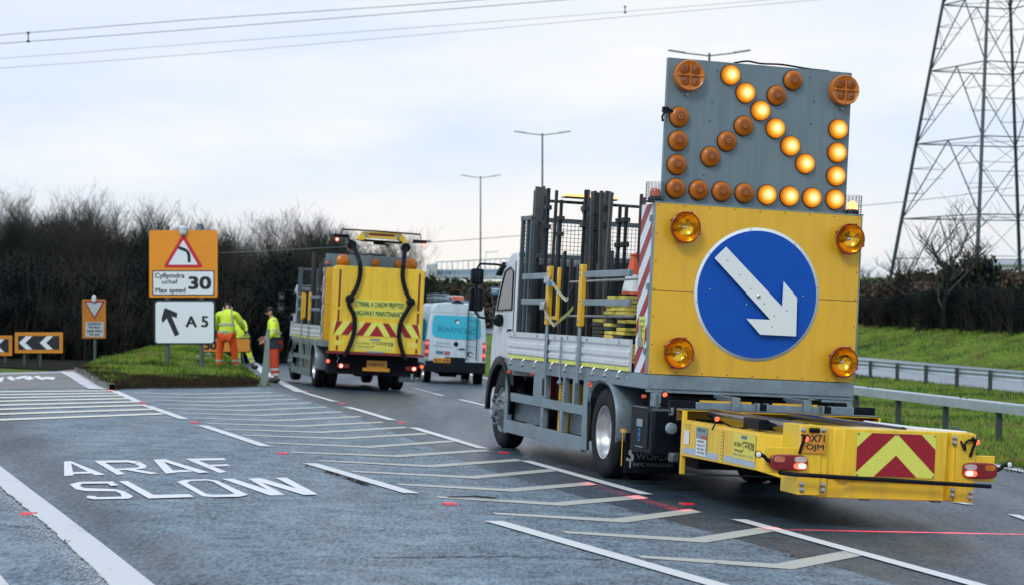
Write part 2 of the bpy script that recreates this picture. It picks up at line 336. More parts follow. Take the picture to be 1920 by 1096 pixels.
def build_body(root, detail=True):
    # chassis and running gear
    b = MB()
    for x in (.72, 1.54): b.box(x, x + .08, -.45, 7.5, .72, .98)
    for y in (-.3, .9, 2.3, 3.6, 5.0): b.box(.8, 1.54, y, y + .1, .76, .94)
    b.tube([(.4, 1.54, .51), (1.94, 1.54, .51)], .09, 12).lathe([(0, -.2), (.2, -.1), (.2, .1), (0, .2)], (1.17, 1.54, .51), (0, 1, 0), 16)
    b.tube([(.3, 6.2, .46), (2.04, 6.2, .46)], .06, 8)
    b.tube([(1.17, 1.6, .6), (1.17, 6.0, .75)], .05, 8)
    b.box(.5, 1.9, 6.0, 7.2, .45, .95)
    b.box(.35, 1.98, 2.3, 5.6, .34, .98)
    b.box(.25, 2.1, -.1, .5, .5, 1.0)
    b.build('chassis', M_UND, root)
    for (x, s) in ((.03, -1), (W - .03, 1)):
        wheel(root, x, 1.542, s); wheel(root, x - s * .30, 1.542, s)
        wheel(root, x + .01 * -s, 6.28, s, front=True)
    for s in (0, 1):
        g = MB(); pth = [(2.02, .86), (1.93, .99), (1.75, 1.08), (1.5, 1.105), (1.22, 1.06), (1.03, .94), (.92, .76), (.90, .45)]
        pp = interp([(0, a, c) for a, c in pth], 4)
        X0, X1 = (-.02, .62) if s == 0 else (W + .02, W - .62); n_ = len(pp)
        for a in pp: g.v += [Vector((X0 + (X1 - X0) * .03, a.y - (a.y - 1.54) * .07, a.z - .04)), Vector((X0, a.y, a.z - .012)), Vector((X0 + (X1 - X0) * .04, a.y, a.z)), Vector((X1, a.y, a.z))]
        for i in range(n_ - 1):
            for j in range(3): g.f.append((i * 4 + j, i * 4 + j + 1, i * 4 + j + 5, i * 4 + j + 4)); g.m.append(0)
        o = g.build('mudguard', M_GAL, root, smooth=80)
        sm = o.modifiers.new('thick', 'SOLIDIFY'); sm.thickness = .012
    # bed
    b = MB().box(0, W, -.04, 5.95, 1.06, 1.215)
    b.box(-.006, 0, -.04, 2.2, 1.07, 1.09).box(.02, W - .02, -.05, -.04, 1.07, 1.2)
    b.build('bed_frame', M_GAL, root, bevel=.006)
    MB().box(.03, W - .03, .46, 5.55, 1.216, 1.25).build('bed_floor', M_UND, root)
    # the galvanised skirt frame with its lockers
    b = MB()
    def bx(y0, y1, z0, z1, x0=-.002, x1=.07): b.box(x0, x1, y0, y1, z0, z1)
    for X0, X1 in ((-.002, .07), (W - .07, W + .002)):
        def bx(y0, y1, z0, z1): b.box(X0, X1, y0, y1, z0, z1)
        bx(5.78, 5.92, .22, 1.06); bx(2.18, 2.29, .26, 1.06)
        bx(2.29, 5.78, .235, .40); bx(2.29, 5.78, .655, .765)
        bx(3.93, 4.50, .765, 1.06); bx(3.10, 3.16, .765, 1.06); bx(2.66, 2.74, .765, 1.06)
        bx(4.02, 4.10, .40, .655); bx(3.14, 3.24, .40, .655)
        b.prism([(X0, 2.18, 1.06), (X0, 2.18, .26), (X0, 2.08, .26), (X0, 2.13, .8), (X0, 2.05, 1.06)], (.02, 0, 0))
    b.build('side_frame', M_GAL, root, bevel=.005)
    for X, s in ((.12, 1), (W - .12, -1)):
        for (y0, y1) in ((4.12, 5.76), (2.31, 3.12)):
            g = MB()
            for k in range(11): g.box(min(X - s * .02, X), max(X - s * .02, X), y0, y1, .41 + .0225 * k, .423 + .0225 * k)
            g.box(min(X, X + .01 * s), max(X, X + .01 * s), y0, y1, .40, .655, 1)
            g.build('slatted_grille', [M_GAL, M_UND], root)
        MB().box(min(X, X + s * .5), max(X, X + s * .5), 3.3, 3.75, .30, .98).build('locker', M_YEL, root, bevel=.01) if s > 0 else None
    if detail:
        b = MB()
        for i in range(6):
            for j in range(7): b.lathe([(.016, 0), (0, -.001)], (.118, 3.36 + .055 * i + (.027 if j % 2 else 0), .74 + .035 * j), (-1, 0, 0), 6)
        b.build('locker_holes', M_UND, root)
        MB().lathe([(0, 0), (.055, .01), (.06, .03), (.06, .26), (.04, .29), (0, .3)], (.12, 4.12, .77), (0, 0, 1), 14).build('fire_extinguisher', mat('extinguisher_red', (.45, .02, .03), .3), root)
        MB().box(-.008, -.001, 3.99, 4.07, .80, 1.02).build('access_slot', M_BLK, root, bevel=.003)
    for X, s in ((0, -1), (W, 1)):     # white ribbed dropsides
        prof = [(0, 1.222), (.012, 1.222), (.012, 1.27), (.030, 1.285), (.030, 1.325), (.010, 1.335), (.010, 1.365), (.030, 1.378), (.030, 1.43), (.008, 1.44), (.008, 1.495), (.030, 1.508), (.034, 1.57), (-.012, 1.57), (-.012, 1.222)]
        for (y0, y1) in ((3.98, 5.80), (2.60, 3.84), (.57, 2.49)):
            d = MB().prism([(X + s * a, y0, z) for a, z in prof], (0, y1 - y0, 0)).build('dropside', M_WHT, root, smooth=20)
            t = MB(); n = max(2, int((y1 - y0) / .46)); st = (y1 - y0) / n
            xx = X + s * .0145
            for k in range(n): t.box(min(xx, xx + s * .002), max(xx, xx + s * .002), y0 + k * st + .02, y0 + (k + 1) * st - .02, 1.224, 1.268)
            t.build('reflective_strip', M_LEM, d)
            h = MB()
            for k in range(n):
                yy = y0 + (k + .5) * st; xo = X + s * .03
                h.tube([(xo, yy, 1.225), (xo + s * .03, yy, 1.20), (xo + s * .03, yy, 1.16)], .011, 6).lathe([(0, -.02), (.024, -.012), (.024, .012), (0, .02)], (xo + s * .03, yy, 1.15), (1, 0, 0), 8)
            if detail:
                for yy in (y0 + .35, y1 - .35): h.lathe([(.024, -.001), (.024, .004), (0, .005)], (X + s * .034, yy, 1.54), (s, 0, 0), 10)
            h.build('latch', M_CHR, d)
    if detail:
        MB().tube([(-.05, 3.15, 1.55), (-.055, 3.14, 1.3), (-.05, 3.13, 1.02)], .013, 8).lathe([(0, -.03), (.03, -.02), (.03, .02), (0, .03)], (-.05, 3.13, 1.0), (0, 1, 0), 8).build('locking_bar', M_GAL, root)
        for yy, (z) in ((5.72, 1.03), (4.52, 1.05), (1.98, 1.03), (.02, .98)):
            MB().lathe([(.0, -.025), (.022, -.02), (.022, .02), (0, .025)], (-.012, yy, z), (1, 0, 0), 10).build('side_marker', M_ORG, root)
    # stanchions and guard rails on the left side; plain posts on the right
    for X, s in ((0, -1), (W, 1)):
        for (y0, y1) in ((3.76, 3.88), (2.34, 2.46)):
            p = MB().box(X + (-.075 if s < 0 else .01), X + (-.01 if s < 0 else .075), y0, y1, 1.68, 2.40).build('stanchion', M_YEL, root, bevel=.012)
            MB().box(X + (-.06 if s < 0 else .038), X + (-.038 if s < 0 else .06), y0 + .02, y1 - .02, 1.02, 1.68).build('lower_post', M_GAL, p, bevel=.005)
            if detail and s < 0:
                k = MB()
                for z in (1.75, 1.98, 2.28, 2.34): k.lathe([(.014, 0), (.014, -.012), (0, -.016)], (X - .075, y0 + .04, z), (1, 0, 0), 8)
                k.build_each('bolt', M_CHR, p)
        b = MB().box(X - (.05 if s < 0 else .01), X + (-.01 if s < 0 else .05), 3.42, 3.48, 1.74, 2.38)
        b.box(X - (.05 if s < 0 else .01), X + (-.01 if s < 0 else .05), 3.47, 3.77, 1.745, 1.79)
        b.build('stanchion', M_YEL, root, bevel=.008)
        for z in (1.925, 2.245):
            for (y0, y1) in ((3.94, 5.12), (.60, 2.30)):
                MB().box(X - (.055 if s < 0 else -.01), X + (-.01 if s < 0 else .055), y0, y1, z, z + .075).build('guard_rail', M_GAL, root, bevel=.006)
    # headboard cage
    b = MB()
    for x in (.06, .55, 1.15, 1.75, 2.28): b.box(x - .025, x + .025, 5.60, 5.65, 1.25, 3.06)
    for z in (3.03, 2.55): b.box(.03, 2.31, 5.595, 5.655, z, z + .06)
    for y in (5.32, 5.12): b.box(.035, .085, y, y + .04, 1.25, 3.06)
    b.box(.035, .085, 5.12, 5.60, 3.03, 3.085)
    b.build('headboard_frame', M_GALD, root)
    g = MB()
    for k in range(42): x = .08 + k * .053; g.box(x - .003, x + .003, 5.612, 5.618, 1.3, 3.03)
    for k in range(34): z = 1.3 + k * .053; g.box(.06, 2.28, 5.619, 5.625, z - .003, z + .003)
    for k in range(8): y = 5.14 + k * .058; g.box(.052, .057, y, y + .005, 1.3, 3.03)
    for k in range(34): z = 1.3 + k * .053; g.box(.058, .063, 5.12, 5.6, z - .003, z + .003)
    g.build('wire_mesh', mat('mesh_wire', (.05, .07, .08), .6, .3), root, smooth=0)
    # cab
    prof = [(5.74, .98), (5.74, 2.50), (5.80, 2.62), (6.05, 2.62), (6.40, 2.50), (6.56, 2.33), (6.88, 1.80), (6.99, 1.40), (7.0, .45), (6.82, .40), (6.80, .80), (6.72, 1.02), (6.5, 1.15), (6.2, 1.18), (5.98, 1.12)]
    cab = MB().prism([(.04, y, z) for y, z in prof], (W - .08, 0, 0)).build('cab', M_WHT, root, bevel=.03)
    MB().box(.10, W - .10, 5.70, 5.738, 1.2, 2.46).build('cab_rear_panel', M_TEA, cab)
    for X, s in ((.036, -1), (W - .036, 1)):
        win = [(5.90, 1.86), (5.90, 2.36), (6.08, 2.42), (6.36, 2.36), (6.48, 2.22), (6.72, 1.84)]
        MB().prism([(X, y, z) for y, z in win], (s * .004, 0, 0)).build('side_window', M_GLS, cab)
        t = MB(); pw = [(X + s * .006, y, z) for y, z in win]
        t.tube(pw + [pw[0]], .012, 5); t.build('window_seal', M_BLK, cab)
        MB().tube([(X + s * .004, 5.80, 2.5), (X + s * .004, 5.80, 1.2), (X + s * .004, 6.0, 1.1)], .006, 4).build('door_seam', M_BLK, cab)
        MB().box(X - .03, X + .03, 5.9, 6.02, 1.55, 1.60).build('door_handle', M_BLK, cab, bevel=.008)
        arc = []
        for k in range(13):
            a = math.pi * (1 - k / 12) * 1.06 - .1; arc.append((6.28 - .60 * math.cos(a), .52 + .60 * math.sin(a) + .02))
        g = MB()
        for a, c in arc: g.v += [Vector((X - s * .05, a, c)), Vector((X + s * .03, a, c)), Vector((X + s * .03, 6.28 + (a - 6.28) * 1.13, .52 + (c - .52) * 1.15))]
        for i in range(len(arc) - 1):
            for j in range(2): g.f.append((i * 3 + j, i * 3 + j + 1, i * 3 + j + 4, i * 3 + j + 3)); g.m.append(0)
        o = g.build('front_wheel_arch', M_BLK, cab); sm = o.modifiers.new('t', 'SOLIDIFY'); sm.thickness = .02
        MB().lathe([(0, -.012), (.03, -.008), (.032, .01)], (X + s * .035, 6.02, 1.15), (-s, 0, 0), 12).build('side_indicator', M_AMB, cab)
        # mirrors
        x = X + s * .32
        m_ = MB().tube([(X, 6.35, 2.44), (X + s * .1, 6.5, 2.46), (x - s * .02, 6.62, 2.46), (x, 6.66, 2.40), (x, 6.66, 1.80), (x - s * .05, 6.62, 1.74), (X, 6.45, 1.70)], .016, 7)
        arm = m_.build('mirror_arm', M_BLK, root)
        for (z0, z1, hw) in ((2.185, 2.395, .085), (1.815, 2.13, .095)):
            mb = MB().box(x - hw, x + hw, 6.60, 6.72, z0, z1).build('mirror', M_BLK, arm, bevel=.03)
            MB().box(x - hw * .82, x + hw * .82, 6.594, 6.602, z0 + .02, z1 - .02).build('mirror_glass', mat('mirror_glass', (.3, .32, .33), .03, 1.0, var=.02), mb)
        MB().lathe([(0, -.06), (.07, -.03), (.09, .03), (.05, .1), (0, .12)], (X + s * .04, 6.42, 1.68), (0, .2, 1), 12).build('mirror_foot', M_BLK, arm)
    MB().prism([(.0, 6.42, 2.50), (.0, 6.74, 2.36), (.0, 6.76, 2.31), (.0, 6.40, 2.43)], (W, 0, 0)).build('sun_visor', M_BLK, cab, bevel=.01)
    MB().prism([(.15, 6.62, 2.24), (.15, 6.86, 1.86), (.15, 6.90, 1.86), (.15, 6.66, 2.26)], (W - .3, 0, 0)).build('windscreen', M_GLS, cab)
    MB().lathe([(.05, 0), (.06, .05), (.03, .12), (0, .13)], (.25, 5.9, 2.64), (0, 0, 1), 12).build('roof_horn', M_BLK, cab)
    # rear cabinet with striped side and the sign plate
    MB().box(.012, W - .012, .003, .45, 1.22, 3.015).build('cabinet', M_GALD, root)
    for X, s in ((0, -1), (W, 1)):
        pn = MB().box(X - (.0 if s < 0 else .012), X + (.012 if s < 0 else 0), .045, .44, 1.222, 3.01).build('striped_side_panel', M_WHS, root, bevel=.002)
        st = MB(); y0, y1, z0, z1 = .05, .436, 1.226, 3.006; per = .36
        k = -3
        while k < 9:
            za = z0 + k * per      # stripe rises towards the rear
            pts = []
            poly = [(y1, za), (y1, za + per * .46), (y0, za + per * .46 + (y1 - y0) * .95), (y0, za + (y1 - y0) * .95)]
            def clip(P, f, inside):
                o = []
                for i in range(len(P)):
                    a, c = P[i - 1], P[i]
                    if inside(c) != inside(a):
                        t = f(a, c); o.append((a[0] + (c[0] - a[0]) * t, a[1] + (c[1] - a[1]) * t))
                    if inside(c): o.append(c)
                return o
            poly = clip(poly, lambda a, c: (z0 - a[1]) / (c[1] - a[1]), lambda p: p[1] >= z0)
            if poly: poly = clip(poly, lambda a, c: (z1 - a[1]) / (c[1] - a[1]), lambda p: p[1] <= z1)
            if len(poly) > 2: st.face([(X + s * .002, a, c) for a, c in poly])
            k += 1
        st.build('red_stripes', M_RED, pn)
        if s < 0:
            h = MB()
            for z in (1.42, 2.10, 2.82): h.box(-.022, -.001, .035, .10, z, z + .07).box(-.03, -.01, .05, .08, z + .02, z + .05)
            h.build_each('hinge', M_GAL, pn)
            MB().box(-.005, -.0025, .13, .34, 1.50, 1.82).build('notice_sticker', M_LEM, pn)
            h = MB().box(-.018, -.005, .16, .31, 1.505, 1.60).tube([(-.02, .23, 1.60), (-.025, .23, 1.72)], .018, 8)
            h.build('padlock_hasp', M_CHR, pn)
            text('sticker_lettering', 'CAUTION\nCheck pins\nbefore use', (-.006, .32, 1.66), (0, -1, 0), (0, 0, 1), .18, .13, M_TXT, pn)
    return cab
def disc(b, cx, y, cz, r, n=64, m=0): b.face([(cx + r * math.cos(2 * math.pi * k / n), y, cz + r * math.sin(2 * math.pi * k / n)) for k in range(n)][::1], m)
def ultra_logo(parent, o, xd, yd, w, h, sticker=True):
    o = Vector(o); xd = Vector(xd).normalized(); yd = Vector(yd).normalized(); nn = xd.cross(yd)
    if sticker:
        b = MB(); b.prism([o, o + xd * w, o + xd * w + yd * h, o + yd * h], nn * .002); st = b.build('maker_sticker', M_LEMS, parent)
    else: st = parent
    def P(u, v, k=.004): return o + xd * (u * w) + yd * (v * h) + nn * k
    text('sticker_lettering', 'ULTRA', P(.07, .47, 0), xd, yd, w * .32, h * .16, M_TXT, st, .004, .01)
    text('sticker_lettering', 'AFE', P(.54, .47, 0), xd, yd, w * .20, h * .12, M_TXT, st, .004, .01)
    text('sticker_lettering', '110', P(.76, .40, 0), xd, yd, w * .19, h * .24, M_TXT, st, .004, .02)
    b = MB()
    for dv in (0, .045):
        pts = [(.08, .345 - dv), (.40, .315 - dv), (.47, .36 - dv), (.49, .45 - dv * .5), (.43, .56 + dv * .2), (.45, .66 - dv), (.52, .70 - dv), (.95, .67 - dv)]
        for p0, p1 in zip(pts[:-1], pts[1:]):
            a, c = P(*p0), P(*p1); t = (c - a).normalized(); q = nn.cross(t) * (h * .012)
            b.face([a - q, c - q, c + q, a + q])
    b.build('maker_emblem', M_TXT, st)
    text('sticker_lettering', 'IMPACT', P(.05, .10, 0), xd, yd, w * .22, h * .08, mat('sticker_blue', (.02, .12, .30), .4), st, .004)
    text('sticker_lettering', 'PROTECTION', P(.30, .10, 0), xd, yd, w * .34, h * .08, mat('sticker_red', (.45, .05, .05), .4), st, .004)
    text('sticker_lettering', 'SYSTEMS', P(.68, .10, 0), xd, yd, w * .26, h * .08, mat('sticker_cyan', (.05, .35, .40), .4), st, .004)
    b = MB(); b.face([P(.38, .80), P(.64, .80), P(.64, .94), P(.38, .94)]); b.build('maker_badge', M_GRY, st)
    text('badge_lettering', 'VERDEGRO', P(.41, .835, 0), xd, yd, w * .20, h * .07, M_TXT, st, .0055)
    return st
def chev_plate(name, parent, x0, x1, y, z0, z1, apex, drop, stripe, n):
    """lemon plate with red chevrons pointing up; `stripe` is the vertical thickness of a band, `drop` how far a band falls from the middle to the edge"""
    pl = MB().box(x0, x1, y, y + .004, z0, z1).build(name, M_LEM, parent)
    b = MB(); cx = apex
    def clipz(P):
        for lim, sgn in ((z0 + .003, 1), (z1 - .003, -1)):
            o = []
            for i in range(len(P)):
                a, c = P[i - 1], P[i]; ia, ic = (a[1] - lim) * sgn >= 0, (c[1] - lim) * sgn >= 0
                if ia != ic: t = (lim - a[1]) / (c[1] - a[1]); o.append((a[0] + (c[0] - a[0]) * t, lim))
                if ic: o.append(c)
            P = o
            if len(P) < 3: return []
        return P
    for k in range(n):
        zt = z0 + (z1 - z0) * stripe[k][0]; zb = z0 + (z1 - z0) * stripe[k][1]
        for s in (-1, 1):
            xe = x0 + .003 if s < 0 else x1 - .003; d = drop * abs(xe - cx)
            P = clipz([(cx, zt), (cx, zb), (xe, zb - d), (xe, zt - d)])
            if P: b.face([(a, y - .0025, c) for a, c in (P if s > 0 else P[::-1])])
    b.build('red_chevrons', M_RED, pl)
    return pl
def sign_face(root, disc_on=True):
    pl = MB().box(0, W, -.03, 0, 1.222, 3.018).build('sign_plate', M_YEL, root, bevel=.003)
    b = MB().box(-.012, .0, -.034, .03, 1.222, 3.02).box(-.012, W + .012, -.034, .0, 3.018, 3.03).box(W, W + .012, -.034, .03, 1.222, 3.02)
    b.build('sign_edge_trim', M_GAL, pl)
    MB().box(0.0, W, -.0315, -.029, 2.095, 2.101).build('sheet_joint', M_TXT, pl)
    b = MB()
    for k in range(9):
        for z in (1.245, 2.995): b.lathe([(.009, 0), (.006, .004), (0, .005)], (.03 + k * (W - .06) / 8, -.03, z), (0, -1, 0), 6)
    for k in range(1, 6):
        for x in (.03, W - .03): b.lathe([(.009, 0), (.006, .004), (0, .005)], (x, -.03, 1.245 + k * .29), (0, -1, 0), 6)
    b.build('rivet', M_GALD, pl)
    if not disc_on: return pl
    cx, cz = 1.178, 2.112
    ring = MB(); disc(ring, cx, -.036, cz, .708); o = ring.build('white_sign_border', M_WHS, pl)
    sm = o.modifiers.new('t', 'SOLIDIFY'); sm.thickness = .004
    ds = MB(); disc(ds, cx, -.0405, cz, .676); ds.build('blue_disc', M_BLU, pl)
    ar = [(.783, 2.594), (.66, 2.467), (1.318, 1.853), (1.05, 1.850), (1.212, 1.690), (1.622, 1.690), (1.613, 2.10), (1.452, 2.264), (1.448, 1.995)]
    # symmetric about its 45 degree axis
    MB().prism([(x, -.095, z) for x, z in ar], (0, .012, 0)).build('white_arrow', mat('arrow_white', (.66, .74, .78), .42, var=.03, scale=2, dirt=.12, dcol=(.45, .47, .45), dscale=4), pl, bevel=.002)
    b = MB()
    for (x, z) in ((.80, 2.45), (.95, 2.31), (1.08, 2.17), (1.24, 2.02), (1.36, 1.90), (1.34, 1.78), (1.50, 1.96)): b.lathe([(.009, 0), (.006, .005), (0, .006)], (x, -.095, z), (0, -1, 0), 8)
    b.lathe([(.022, 0), (.022, .012), (.012, .02), (0, .022)], (1.17, -.095, 2.095), (0, -1, 0), 6)
    for (x, z) in ((1.235, 2.2), (1.06, 2.0), (.64, 2.14), (1.70, 2.12)): b.lathe([(.011, 0), (.008, .006), (0, .008)], (x, -.041, z), (0, -1, 0), 8)
    b.tube([(1.2, -.04, 2.12), (1.2, -.085, 2.12)], .02, 8)
    for k in range(8):
        a = 2 * math.pi * (k + .2) / 8; b.lathe([(.008, 0), (0, .004)], (cx + .69 * math.cos(a), -.041, cz + .69 * math.sin(a)), (0, -1, 0), 6)
    b.build('arrow_fixings', M_CHR, pl)
    return pl
def panel_lamp(parent, x, z, y=-.03):
    b = MB().lathe([(.10, 0), (.13, .05), (.158, .085), (.166, .10), (.166, .125), (.158, .13), (.152, .125), (.15, .115)], (x, y, z), (0, -1, 0), 40)
    for k in range(4):
        a = math.pi / 4 + k * math.pi / 2 + .4; b.box(x + .168 * math.cos(a) - .01, x + .168 * math.cos(a) + .01, y - .12, y - .09, z + .168 * math.sin(a) - .012, z + .168 * math.sin(a) + .012)
    o = b.build('warning_lamp', M_RDL, parent)
    q = MB().lathe([(.15, .118), (.140, .095), (.115, .055), (.08, .022), (.04, .006), (.0, .0)], (x, y - .004, z), (0, -1, 0), 40, ).build('reflector_bowl', M_BOWL, o)
    MB().lathe([(.0, .09), (.018, .085), (.022, .06), (.014, .03), (.012, .0)], (x, y, z), (0, -1, 0), 12).build('bulb', M_CHR, o)
    return o
def arrow_board(root, lit=True, z_off=0.0, name='arrow_board'):
    bd = MB().box(.105, 2.20, .10, .135, 2.9, 4.56).build(name, M_BGR, root, bevel=.003)
    b = MB().box(.103, 2.202, .098, .137, 4.56, 4.568).box(.098, .105, .098, .137, 2.9, 4.56).box(2.20, 2.207, .098, .137, 2.9, 4.56)
    b.build('board_edge', M_GAL, bd)
    b = MB()
    for (x, z) in ((.66, 4.47), (1.72, 4.48), (.62, 4.13), (.60, 3.93), (.56, 3.35), (1.74, 3.44), (1.78, 4.23), (1.76, 3.98)): b.lathe([(.011, 0), (.008, .007), (0, .009)], (x, .10, z), (0, -1, 0), 8)
    b.build('board_rivets', M_GALD, bd)
    xs = [.248 + k * (2.06 - .248) / 7 for k in range(8)]
    litp = [(.805 + .1802 * i, 4.434 - .1772 * i) for i in range(6)]
    off = [(1.520 - .1798 * i, 4.432 - .1768 * i) for i in (0, 1, 3, 4, 5)]
    col = [3.185, 3.438, 3.692, 3.945]
    lit_l = litp + [(2.07, z) for z in col] + [(x, 3.185) for x in xs[4:7]]
    off_l = off + [(.25, z) for z in col] + [(x, 3.185) for x in xs[1:4]]
    if not lit: off_l += lit_l; lit_l = []
    prof = [(.104, 0), (.106, .02), (.103, .04), (.092, .056), (.07, .068), (.04, .076), (.014, .080), (.012, .072), (0, .072)]
    proto = {}
    for key, lst, m in (('on', lit_l, M_LIT), ('off', off_l, M_OFF)):
        for (x, z) in lst:
            loc = (x, .10, z)
            if key not in proto:
                o = MB().lathe(prof, (0, 0, 0), (0, -1, 0), 36).build('lamp', m, bd, loc=loc); proto[key] = o
                rim = MB().lathe([(.108, 0), (.112, .004), (.112, .016), (.106, .018)], (0, 0, 0), (0, -1, 0), 36).build('lamp_rim', M_BLK, o); proto[key + 'r'] = rim
            else:
                o = inst(proto[key], loc, bd); inst(proto[key + 'r'], (0, 0, 0), o)
    # the two big four-segment lamps at the top corners
    for (x, z) in ((.325, 4.385), (2.10, 4.365)):
        o = MB().lathe([(.160, 0), (.166, .03), (.164, .09), (.155, .105), (.148, .10), (.10, .085), (0, .08)], (0, 0, 0), (0, -1, 0), 40).build('corner_lamp', M_AMB, bd, loc=(x, .10, z))
        MB().box(-.150, .150, -.108, -.082, -.005, .005).box(-.005, .005, -.1085, -.082, -.150, .150).build('lamp_cross', M_AMB, o)
        b = MB()
        for sx_ in (-1, 1):
            for sz_ in (-1, 1): b.lathe([(.067, .080), (.064, .088), (.03, .100), (.014, .103), (.010, .092), (0, .092)], (sx_ * .072, 0, sz_ * .072), (0, -1, 0), 20)
        b.build('lamp_segments', M_AMBD, o)
        MB().lathe([(.012, 0), (.012, .03), (0, .034)], (0, .0, -.20), (0, -1, 0), 8).build('lamp_bolt', M_CHR, o)
    return bd
def beacon(root, x, z, lit):
    b = MB().box(x - .10, x + .10, -.02, .17, z - .012, z).lathe([(.07, 0), (.075, .03), (.06, .05)], (x, .07, z), (0, 0, 1), 16)
    o = b.build('beacon_base', M_BLK, root)
    MB().lathe([(.055, .05), (.06, .09), (.045, .13), (0, .145)], (x, .07, z), (0, 0, 1), 18).build('beacon_dome', M_BEON if lit else M_BEOF, o)
    g = MB(); r = .1; n = 16
    for k in range(n):
        a = 2 * math.pi * k / n; g.tube([(x + r * math.cos(a), .07 + r * math.sin(a), z), (x + r * math.cos(a), .07 + r * math.sin(a), z + .2)], .0022, 4, cap=False)
    for h in range(9):
        zz = z + .002 + h * .0247
        g.tube([(x + r * math.cos(2 * math.pi * k / n), .07 + r * math.sin(2 * math.pi * k / n), zz) for k in range(n + 1)], .0022, 4, cap=False)
    g.build('beacon_cage', M_GALD, o, smooth=0)
# ------------------------------------------------------------------ near truck
TK = empty('maintenance_truck', F1.mat())
tag(TK, 'white and yellow highway maintenance truck in front with blue arrow sign and lit arrow board', 'truck')
build_body(TK)
SP = sign_face(TK)
for (x, z) in ((.302, 2.77), (2.17, 2.755), (.295, 1.455), (2.16, 1.44)): panel_lamp(SP, x, z)
BD = arrow_board(TK)
MB().tube(interp([(.85, .12, 4.57), (1.0, .11, 4.60), (1.15, .10, 4.585), (1.4, .11, 4.595), (1.7, .12, 4.575), (1.95, .12, 4.57)], 5), .010, 6).build('board_cable', M_BLK, BD)
MB().box(.06, .12, .06, .10, 3.98, 4.04).tube([(.09, .07, 4.0), (.05, .05, 3.93), (.06, .05, 3.88)], .012, 6).tube([(.11, .07, 4.02), (.17, .06, 3.99)], .016, 6).build('board_catch', M_BLK, BD)
beacon(TK, .02, 3.035, False); beacon(TK, 2.27, 3.035, True)
# work light bar and lamps above the headboard
MB().tube([(.28, 5.45, 3.05), (.28, 5.4, 3.37)], .015, 6).tube([(.28, 5.4, 3.30), (2.1, 5.4, 3.30)], .02, 6).tube([(1.0, 5.4, 3.05), (1.0, 5.4, 3.30)], .015, 6).tube([(2.1, 5.4, 3.05), (2.1, 5.4, 3.30)], .015, 6).build('lamp_mast', M_DKS, TK)
lb = MB().box(.52, 1.25, 5.30, 5.48, 3.355, 3.375).box(.80, .96, 5.32, 5.44, 3.16, 3.33).build('light_bar', M_DKS, TK, bevel=.02)
MB().box(.53, 1.24, 5.31, 5.47, 3.376, 3.412).build('light_bar_lens', M_BEON, lb, bevel=.012)
wl = MB().lathe([(0, .05), (.06, .04), (.08, 0), (.075, -.01)], (1.95, 5.30, 3.17), (0, 1, 0), 16).build('work_lamp', M_BLK, TK)
g = MB()
for a in range(8): g.lathe([(.012, 0), (0, -.004)], (1.95 + .045 * math.cos(a * .785), 5.285, 3.17 + .045 * math.sin(a * .785)), (0, 1, 0), 8)
g.build('led_cluster', mat('led_blue_white', (.3, .45, .55), .2), wl)
MB().lathe([(0, .05), (.07, .04), (.09, 0), (.07, -.04), (0, -.05)], (1.75, 5.35, 3.05), (0, 1, 0), 16).build('work_lamp', M_WHT, TK)
# tool box and mud flap behind the rear wheel
tb = MB().box(.0, .55, -.27, .48, .38, .885).build('tool_box', M_BLK, TK, bevel=.03)
MB().box(-.012, .0, -.15, .36, .44, .82).build('box_door', M_BLK, tb, bevel=.012)
MB().box(-.022, -.012, .02, .20, .66, .74).box(-.02, -.012, -.02, .22, .445, .455).box(-.02, -.012, -.1, .3, .862, .868).build('box_latch', M_GRY, tb, bevel=.003)
text('lock_mark', '8', (-.014, .16, .50), (0, -1, 0), (0, 0, 1), .09, .15, mat('blue_mark', (.02, .16, .42), .5), tb)
for X in (.0, W - .62):
    fl = MB().box(X, X + .62, .62, .632, .13, .56).build('mud_flap', M_BLK, TK)
    fl.rotation_euler = (0, 0, 0)
    mw = mat('flap_lettering', (.11, .16, .18), .5)
    text('flap_lettering', 'S', (X + .02, .618, .26), (1, 0, 0), (0, 0, 1), .10, .13, mat('flap_initial', (.30, .36, .40), .5), fl, bold=.02, shear=.3)
    text('flap_lettering', 'WORDS', (X + .13, .618, .275), (1, 0, 0), (0, 0, 1), .40, .075, mw, fl, bold=.01)
    text('flap_lettering', 'T', (X + .035, .618, .19), (1, 0, 0), (0, 0, 1), .06, .08, mat('flap_initial', (.30, .36, .40), .5), fl, bold=.02)
    text('flap_lettering', 'RAFFIC MANAGEMENT', (X + .10, .618, .205), (1, 0, 0), (0, 0, 1), .46, .04, mw, fl, bold=.01)
MB().box(-.03, .0, .60, .72, .56, .60).tube([(-.02, .66, .56), (-.02, .66, .20)], .006, 6).build('flap_bracket', M_YEL, TK)
MB().tube([(-.01, 1.86, .995), (-.01, 1.98, 1.01)], .010, 6).build('wheel_marker', M_TLON, TK)
# rear under-structure
b = MB().box(.012, W - .0, -.036, .06, 1.03, 1.06).box(1.98, 2.33, -.03, .05, .92, 1.03).box(.75, .83, -.6, 0, .6, 1.03).box(1.54, 1.62, -.6, 0, .6, 1.03).box(.05, .13, -.12, 0, .75, 1.03)
b.build('rear_crossmember', M_GAL, TK, bevel=.004)
b = MB().box(.1, W - .1, -.10, .2, .45, 1.0); b.build('rear_underside', M_UND, TK)
